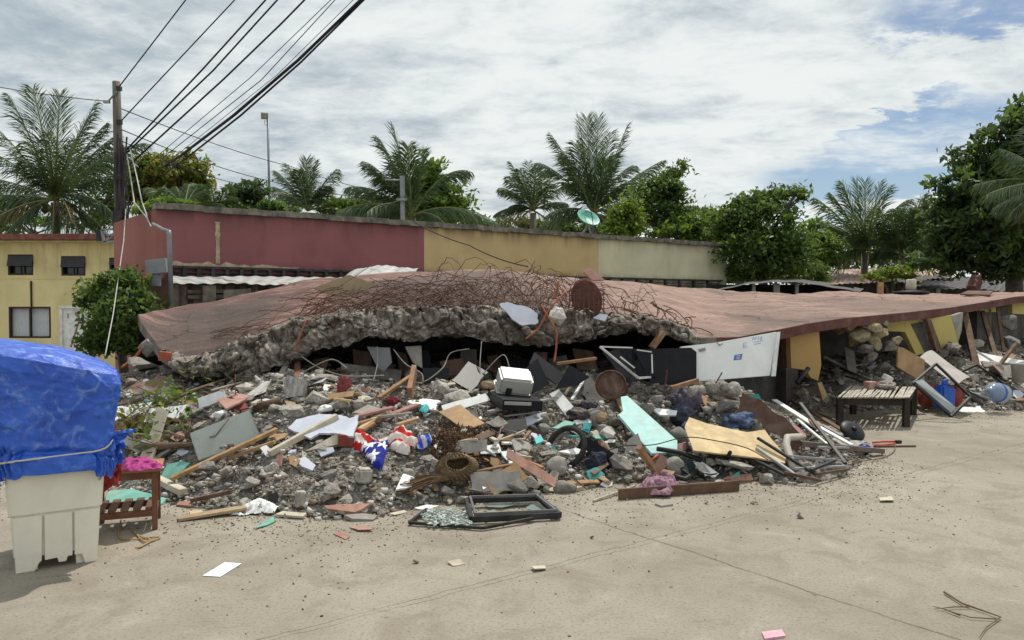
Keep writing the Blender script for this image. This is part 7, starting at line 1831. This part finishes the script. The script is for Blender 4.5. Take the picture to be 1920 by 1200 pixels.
board('tan_board', 'small tan offcut leaning below the ochre wall panel', 'board', [(1533, 718), (1540, 716), (1552, 742), (1543, 750)], PLYT, n=(.2, -.9, .3), d=10.4)
rod('black_tube', 'open black tube leaning on the ochre wall panel', 'tube', [(1494, 718, 10.2), (1516, 690, 10.3)], .03, BLKP, n=12)
plank('curb', 'low dusty concrete kerb on the floor under the roof', 'kerb', (1446, 752), (1545, 738), .14, .16, mat('brown_kerb', (.15, .115, .09), .95, .25, 5, .4), .06, .06)
for i, (a, b, da, db, w, l) in enumerate([((1836, 712), (1808, 588), 12.4, 13.6, .10, 'leaning rusty post nearest under the far right roof'), ((1878, 706), (1842, 585), 13.0, 14.4, .07, 'thin leaning post second under the far right roof'), ((1882, 660), (1870, 574), 14, 14.6, .05, 'thin rusty rod under the far right roof'), ((1870, 690), (1905, 645), 12.6, 13.0, .05, 'short pale prop at the right edge'), ((1858, 690), (1856, 580), 13.6, 14.4, .04, 'slim upright rod between the leaning posts')]):
    plank('leaning_post', l, 'post', a, b, w, w, WOODD, 0, 0, da=da, db=db)
stone('grey plaster column stump hanging at the far right', 1890, 605, 34, 60, ROCKS, mat('grey_plaster', (.2, .19, .18), .95, .35, 4, .5), 'plaster_lump', 'rubble', d=14.6); stone('pale plaster lump beside the leaning post', 1832, 645, 26, 40, ROCKS, CONC, 'plaster_lump', 'rubble', d=13.6); stone('grey plaster piece low at the far right', 1898, 645, 40, 40, ROCKS, MATS['grey_plaster'], 'plaster_lump', 'rubble', d=14.2)
q = P(1916, 700, 11.8); tag(MB().lathe([(.0, -.14), (.12, -.14), (.15, .14), (.16, .15), (.14, .15), (.11, -.1), (0, -.1)], 20, Matrix.Translation(q)).build('bucket', mat('grey_bucket', (.38, .37, .33), .6), smooth_=True), 'grey plastic bucket at the right edge of the rubble', 'bucket')
# low table
tz = .37; tq_ = [Gpx(1568, 746, tz), Gpx(1704, 747, tz), Gpx(1718, 728, tz), Gpx(1596, 727, tz)]
tbl = thing('low_table', 'low dark wooden table with a pale bamboo slat top under the roof edge', 'table', (tq_[0] + tq_[2]) / 2 - Vector((0, 0, tz)))
mb = MB(); rr = random.Random(5)
for k in range(26):
    f = (k + .5) / 26; a = tq_[0].lerp(tq_[1], f); b = tq_[3].lerp(tq_[2], f + rr.uniform(-.01, .01))
    mb.beam(a + Vector((0, -.05 + rr.uniform(-.03, .03), .012)), b + Vector((0, rr.uniform(-.05, .05), .012 + rr.uniform(0, .015))), rr.uniform(.018, .03), .014)
mb.build('slat_top', mat('pale_slats', (.41, .37, .31), .8, .3, 9, .3, dirt=.4), parent=tbl)
for i, q in enumerate(tq_):
    c_ = q.lerp((tq_[0] + tq_[2]) / 2, .08); mb = MB(); mb.beam((c_.x, c_.y, 0), (c_.x, c_.y, tz - .01), .07, .07, up=(0, 1, 0)); mb.build('leg', mat('shade_dark_wood', (.035, .027, .022), .85, .3, 8, .3, dirt=.3, dirtcol=(.1, .08, .06)), parent=tbl)  # leg and apron colour darkened to carry the roof's shade
mb = MB()
for i in range(4):
    a, b = tq_[i].lerp((tq_[0] + tq_[2]) / 2, .08), tq_[(i + 1) % 4].lerp((tq_[0] + tq_[2]) / 2, .08); mb.beam(a - Vector((0, 0, .055)), b - Vector((0, 0, .055)), .03, .08)
mb.build('apron', MATS['shade_dark_wood'], parent=tbl)
bundle('rag', 'grey rag bundle lying on the low table', 'rag', 1660, 722, 34, 14, mat('grey_rag', (.30, .26, .24), .9), d=10.6, seed=61)
q = Gpx(1632, 729, tz + .02); mb = MB(); mb.box(q + Vector((0, 0, .05)), (.14, .12, .10), Euler((0, 0, .3)).to_matrix()); tag(mb.build('red_white_box', mat('pinkish_box', (.5, .3, .26), .8), bevel=.006), 'small pinkish box on the low table', 'box')
q = Gpx(1648, 724, tz + .02); tag(MB().lathe([(0, 0), (.05, 0), (.05, .07), (.0, .08)], 14, Matrix.Translation(q + Vector((-.02, -.03, 0)))).build('red_can', REDB, smooth_=True), 'red tin beside the pinkish box on the low table', 'tin')
q = P(1664, 709, 11.0); mb = MB(); mb.box(q, (.12, .1, .08), Euler((.3, .4, .3)).to_matrix()); tag(mb.build('white_box', WHITE, bevel=.006), 'white box on the rubble behind the low table', 'box')
board('plywood_strip', 'torn pale strip lying across the slats of the low table', 'strip', [(1622, 744), (1640, 739), (1668, 743), (1665, 746)], BAM, n=(0, 0, 1), d=10.05)
# interior rubble near the low table
for l, pts, r_, m in (('dark rod lying on the rubble behind the low table', [(1575, 690, 11.4), (1630, 712, 11.0)], .02, BLKP), ('second dark rod crossing behind the low table', [(1585, 705, 11.2), (1640, 722, 10.9)], .015, BLKP), ('long dark rod beside the clear bottle', [(1790, 720, 10.8), (1850, 752, 10.6)], .014, BLKP), ('dark rod under the chair frame', [(1800, 728, 10.9), (1856, 748, 10.7)], .012, STEEL)):
    rod('metal_rod', l, 'rod', pts, r_, m)
# ================================================================== scattered rubble
def zone(px, py):
    if px > 1440 and py < 800: return 'under the right of the roof'
    for lim, z in ((350, 'near the blue tarp'), (520, 'by the grey-green locker'), (660, 'by the beige plank'), (820, 'by the starry cloth'), (960, 'by the straw basket'), (1150, 'by the half-buried tyre'), (1290, 'by the turquoise panel'), (1440, 'by the plywood sheet')):
        if px < lim: return z
    return 'by the bent frames'
def band_of(py): return 'upper' if py < 770 else ('middle' if py < 860 else 'front')
sc = np.random.default_rng(21)
REG = [(232, 720), (330, 712), (430, 716), (560, 705), (700, 705), (850, 705), (980, 730), (1120, 705), (1290, 720), (1400, 738), (1480, 770), (1560, 820), (1640, 858), (1590, 896), (1500, 908), (1290, 905), (1100, 916), (900, 944), (780, 958), (600, 978), (420, 962), (300, 940), (236, 905)]
REG2 = [(1450, 730), (1550, 690), (1660, 690), (1720, 720), (1800, 690), (1925, 690), (1925, 772), (1760, 772), (1720, 770), (1560, 760)]
def sample(poly):
    xs = [p[0] for p in poly]; ys = [p[1] for p in poly]
    while True:
        x, y = sc.uniform(min(xs), max(xs)), sc.uniform(min(ys), max(ys))
        if inside(poly, np.array([x]), np.array([y]))[0]: return x, y
HERO = [(300, 885, 800, 990), (1395, 838, 1665, 915), (300, 690, 345, 760), (640, 803, 815, 905), (1280, 778, 1480, 880), (1155, 738, 1276, 868), (350, 764, 498, 880), (536, 772, 678, 850), (1018, 798, 1090, 875), (815, 858, 900, 920), (905, 690, 1025, 785), (1268, 618, 1462, 722), (1555, 700, 1728, 812), (1700, 645, 1830, 795), (1115, 640, 1310, 735), (765, 925, 1058, 995), (1845, 710, 1900, 765), (1105, 688, 1182, 750), (1150, 895, 1392, 955), (655, 768, 792, 832), (1225, 735, 1312, 815), (700, 690, 790, 760), (1385, 730, 1505, 800), (1025, 725, 1115, 800), (525, 700, 575, 748), (196, 860, 350, 1000), (1470, 610, 1545, 720)]
def free_of_heroes(px, py, pad=0):
    return not any(a - pad <= px <= c + pad and b <= py <= d + pad for a, b, c, d in HERO)
def sample_free(poly, pad=0):
    for _ in range(400):
        x, y = sample(poly)
        if free_of_heroes(x, y, pad): return x, y
    return x, y
n_ch = 0
while n_ch < 380:
    px, py = sample(REG if n_ch < 305 else REG2)
    q = hit(px, py)
    w = float(sc.choice([11, 15, 19, 25, 33, 44], p=[.2, .24, .22, .17, .11, .06]))
    if n_ch >= 305: w *= .8
    right = 980 < px < 1290 and py > 760
    kind = sc.random()
    if right and kind < .75: shp, m, nm, ad = ROUNDS, STONE, 'stone', 'grey river stone'
    elif kind < .78: shp, m, nm, ad = ROCKS, CONC, 'concrete_lump', 'jagged grey concrete lump'
    elif kind < .9: shp, m, nm, ad = SLABROCK, CONC, 'concrete_flake', 'flat grey concrete flake'
    else: shp, m, nm, ad = ROCKS, CONCD, 'concrete_lump', 'dark dusty concrete lump'
    s = w / F * q.y
    z = zone(px, py); sz = 'small' if w < 15 else ('medium' if w < 24 else 'large')
    rock_at(q + Vector((0, 0, s * .16)), s, shp, m, nm, f'{sz} {ad} in the {band_of(py)} rubble {z}', 'stone' if nm == 'stone' else 'rubble', f'{ad}s')
    n_ch += 1
# larger broken pieces heaped up the slope
for k in range(30):
    px, py = sample_free(REG if k < 23 else REG2, 14); q = hit(px, py); w = float(sc.uniform(42, 70)) / F * q.y * (1 if k < 23 else .75)
    sl_ = sc.random() < .6
    rock_at(q + Vector((0, 0, w * (.10 if sl_ else .2))), w, SLABROCK if sl_ else ROCKS, CONC if sc.random() < .8 else CONCD, 'concrete_slab_piece' if sl_ else 'concrete_block', f'big broken {"slab piece" if sl_ else "concrete block"} in the {band_of(py)} rubble {zone(px, py)}', 'block', 'big broken concrete pieces', squash=.8)
BIG = [(WHITE, 'white board'), (GREYB, 'grey board'), (GREYB, 'grey board'), (PLYT, 'tan hardboard'), (CREAM, 'cream board'), (BROWNB, 'dark brown board'), (BLACK, 'black lacquered board'), (WOOD, 'raw plank'), (WOODD, 'dark plank'), (PINK, 'pink painted board'), (TRIM, 'grey metal strip'), (GREYB, 'grey board'), (WHITE, 'white board')]
for k in range(38):
    px, py = sample_free(REG if k < 26 else REG2, 22); q = hit(px, py)
    m, ad = BIG[sc.integers(len(BIG))]
    L = float(sc.uniform(45, 105)) / F * q.y; W_ = L * float(sc.uniform(.12, .5)) if 'plank' not in ad and 'strip' not in ad else float(sc.uniform(.03, .09))
    up = sc.random() < .4
    n0 = (slope_n(q.x, q.y) + Vector((sc.normal() * .3, -abs(sc.normal()) * (1.6 if up else .3), 0))).normalized()
    e1 = n0.cross(Vector((0, 0, 1))); e1 = e1.normalized() if e1.length > .05 else Vector((1, 0, 0)); e2 = e1.cross(n0).normalized() * -1
    if e2.z < 0: e2 = -e2
    a0 = sc.normal() * .5; b1_ = e1 * math.cos(a0) + e2 * math.sin(a0); b2_ = n0.cross(b1_)
    c0 = q + n0 * .05 + Vector((0, 0, (abs(b2_.z) * W_ + abs(b1_.z) * L) * .32))
    poly = [c0 - b1_ * L / 2 - b2_ * W_ / 2, c0 + b1_ * L / 2 * sc.uniform(.8, 1.1) - b2_ * W_ / 2 * sc.uniform(.6, 1.1), c0 + b1_ * L / 2 + b2_ * W_ / 2, c0 - b1_ * L / 2 * sc.uniform(.8, 1.1) + b2_ * W_ / 2 * sc.uniform(.6, 1.1)]
    tag(MB().prism(jag(poly, W_ * .05, 3, k), n0, float(sc.uniform(.006, .016))).build('broken_board', m), f'broken {ad} {"leaning" if up else "lying"} in the {band_of(py)} rubble {zone(px, py)}', 'board', f'{ad} pieces')
# thin shards and splinters
SH = [(WHITE, 'white board', 5), (WHITEB, 'bluish white board', 3), (CREAM, 'cream board', 4), (PINK, 'pink painted', 4), (GREYB, 'grey board', 6), (PLYT, 'tan hardboard', 3), (TEALG, 'sea-green', 1.3), (BLKP, 'black plastic', 2.5), (BROWNB, 'brown fibreboard', 3)]
wts = np.array([s[2] for s in SH]); wts /= wts.sum()
for k in range(210):
    px, py = sample_free(REG if k < 165 else REG2); q = hit(px, py)
    m, ad, _ = SH[sc.choice(len(SH), p=wts)]
    w = float(sc.choice([12, 18, 27, 40], p=[.32, .33, .23, .12])) / F * q.y
    if k >= 165: w *= .8
    n0 = (slope_n(q.x, q.y) + Vector((sc.normal() * .35, sc.normal() * .35 - .1, 0))).normalized()
    e1 = n0.orthogonal().normalized(); e2 = n0.cross(e1); a0 = sc.uniform(0, 6.28); kk = sc.integers(4, 7); asp = sc.uniform(.35, .9)
    b1_ = e1 * math.cos(a0) + e2 * math.sin(a0); b2_ = n0.cross(b1_)
    poly = []
    for j in range(kk):
        a = 2 * math.pi * (j + sc.uniform(-.3, .3)) / kk; r_ = w * sc.uniform(.38, .62)
        poly.append(q + n0 * (w * .12 + .02) + b1_ * r_ * math.cos(a) + b2_ * r_ * asp * math.sin(a))
    z = zone(px, py)
    tag(MB().prism(jag(poly, w * .03, 2, k), n0, sc.uniform(.006, .02)).build('shard', m), f'broken {ad} shard in the {band_of(py)} rubble {z}', 'shard', f'{ad} shards')
for k in range(95):
    px, py = sample_free(REG if k < 70 else REG2, 40); q = hit(px, py)
    m, ad = [(WOOD, 'raw wood'), (WOODD, 'dark wood'), (BAM, 'pale bamboo'), (RUST, 'rusty steel'), (GREYB, 'grey wood')][sc.integers(0, 5)]
    L = sc.uniform(25, 85) / F * q.y; az = sc.normal(0, .8); el = sc.normal(.08, .22)
    v = Vector((math.cos(az) * math.cos(el), math.sin(az) * math.cos(el), math.sin(el)))
    q = q + Vector((0, 0, .05)); a, b = q - v * L / 2, q + v * L / 2
    for e in (a, b): e.z = max(e.z, Hz(e.x, e.y) + .01)
    mb = MB()
    if ad == 'rusty steel':
        mid = (a + b) / 2 + Vector((sc.normal() * .04, 0, .05)); mb.tube([a, a.lerp(mid, .6), mid, mid.lerp(b, .5), b], .006, 5)
    else: mb.beam(a, b, sc.uniform(.012, .045), sc.uniform(.008, .025))
    z = zone(px, py)
    tag(mb.build('splinter' if ad != 'rusty steel' else 'rebar', m), f'{ad} {"splinter" if ad != "rusty steel" else "bar"} in the {band_of(py)} rubble {z}', 'splinter' if ad != 'rusty steel' else 'rebar', f'{ad} pieces')

# gravel: what nobody could count
def gravel(name, label, pts, sizes, mats_, seed):
    g = np.random.default_rng(seed); temps = []
    for s in range(5):
        bm = bmesh.new(); rr = random.Random(s + seed)
        for _ in range(9): bm.verts.new(Vector((rr.gauss(0, 1), rr.gauss(0, 1), rr.gauss(0, .7))).normalized() * .5)
        bmesh.ops.convex_hull(bm, input=bm.verts); bmesh.ops.delete(bm, geom=[v for v in bm.verts if not v.link_faces], context='VERTS')
        bmesh.ops.triangulate(bm, faces=bm.faces); bm.verts.index_update()
        temps.append((np.array([v.co for v in bm.verts]), np.array([[v.index for v in f.verts] for f in bm.faces]))); bm.free()
    Vs = []; Fs = []; Ms = []; off = 0
    for s in range(5):
        idx = np.arange(len(pts))[np.arange(len(pts)) % 5 == s]; tv, tf = temps[s]; n = len(idx)
        a = g.uniform(0, 6.28, n); sc_ = sizes[idx]; sq = g.uniform(.45, 1.0, n)
        x = tv[None, :, 0] * np.cos(a)[:, None] - tv[None, :, 1] * np.sin(a)[:, None]; y = tv[None, :, 0] * np.sin(a)[:, None] + tv[None, :, 1] * np.cos(a)[:, None]
        z = np.repeat(tv[None, :, 2], n, 0) * sq[:, None]
        v = np.stack([x, y, z], -1) * sc_[:, None, None] + pts[idx][:, None, :]
        Vs.append(v.reshape(-1, 3)); Fs.append((tf[None] + (np.arange(n) * len(tv))[:, None, None] + off).reshape(-1, 3)); off += n * len(tv)
        Ms.append(np.repeat(g.choice(len(mats_), n, p=np.array([.5, .3, .2][:len(mats_)]) / sum([.5, .3, .2][:len(mats_)])), len(tf)))
    Fa = np.vstack(Fs)
    return tag(np_mesh(name, np.vstack(Vs), Fa, np.full(len(Fa), 3), mats_, mi=np.concatenate(Ms)), label, kind='stuff')
def gm(key, a, b):
    m = bpy.data.materials.new(key); m.use_nodes = True; nt = m.node_tree; nt.nodes.clear()
    r_ = N(nt, 'ShaderNodeNewGeometry').outputs['Random Per Island']
    b_ = N(nt, 'ShaderNodeBsdfPrincipled', {'Base Color': mixc(nt, r_, a, b), 'Roughness': .95, 'Specular IOR Level': .15}); N(nt, 'ShaderNodeOutputMaterial', {'Surface': b_.outputs[0]}); return m
GM = [gm('grey_gravel', (.15, .137, .118), (.50, .47, .425)), gm('brown_gravel', (.12, .09, .065), (.30, .24, .18)), gm('pale_gravel', (.40, .38, .35), (.66, .63, .59))]
g = np.random.default_rng(33); n = 34000
X = g.uniform(-6.0, 4.2, n); Y = g.uniform(5.2, 9.6, n); H = Hs(X, Y); k = H > .012
X, Y, H = X[k], Y[k], H[k]; s = .012 + .062 * g.random(len(X)) ** 3.2 * 1.3
nz = fbm(X * 3.1, Y * 3.1, None, 4, 3) * .055 + (ridge(X * 7, Y * 7, None, 9) - .6) * .035
gravel('rubble_gravel', 'grey crushed concrete gravel covering the whole heap', np.stack([X, Y, H + nz * np.clip(H / .12, 0, 1) - .012], -1), s, GM, 3)
X = g.uniform(3.6, 11, 9000); Y = g.uniform(11, 14.5, 9000); H = Hs(X, Y); k = H > .015
gravel('floor_gravel', 'broken plaster gravel on the floor under the right of the roof', np.stack([X[k], Y[k], H[k] - .005], -1), .02 + .07 * g.random(k.sum()) ** 3, GM, 4)
# road grit, thickest along the foot of the pile
X = g.uniform(-4.5, 9, 15000); yf = np.interp(X, FX, np.minimum(FY, 11.3)); Y = yf - np.abs(g.exponential(.42, len(X))) + .05
X2 = g.uniform(-4, 6, 700); Y2 = g.uniform(3.0, 10, 700)
X, Y = np.concatenate([X, X2]), np.concatenate([Y, Y2])
gravel('road_grit', 'fine grit and crumbs scattered over the road', np.stack([X, Y, np.full(len(X), .002)], -1), .004 + .018 * g.random(len(X)) ** 5, [gm('dark_grit', (.05, .042, .033), (.25, .2, .15)), gm('brown_grit', (.1, .08, .06), (.28, .22, .16)), gm('pale_grit', (.25, .22, .17), (.45, .4, .33))], 5)
# broken edge: chunks stuck to the beam are part of it
for k in range(99):
    px = sc.uniform(340, 1300) if k > 35 else sc.uniform(335, 640); f = sc.uniform(.0, .8)
    yt = np.interp(px, EDGEX, [q[1] for q in TOPB]); yb = np.interp(px, [q[0] for q in BOT], [q[1] for q in BOT]); dd = np.interp(px, EDGEX, [q[2] for q in TOPB]) - .16 - .12 * math.sin(math.pi * f)
    p = P(px, yt + (yb - yt) * f, dd); s = float(sc.choice([.06, .09, .14, .2], p=[.35, .35, .2, .1]))
    me = random.choice(ROCKS); o = bpy.data.objects.new('concrete_chunk', me); COL.objects.link(o)
    o.scale = (s, s, s * .8); o.rotation_euler = (sc.uniform(0, 6), sc.uniform(0, 6), sc.uniform(0, 6)); o.location = p
    o.material_slots[0].link = 'OBJECT'; o.material_slots[0].material = BEAM if sc.random() < .75 else CONC
    sub(o, be)
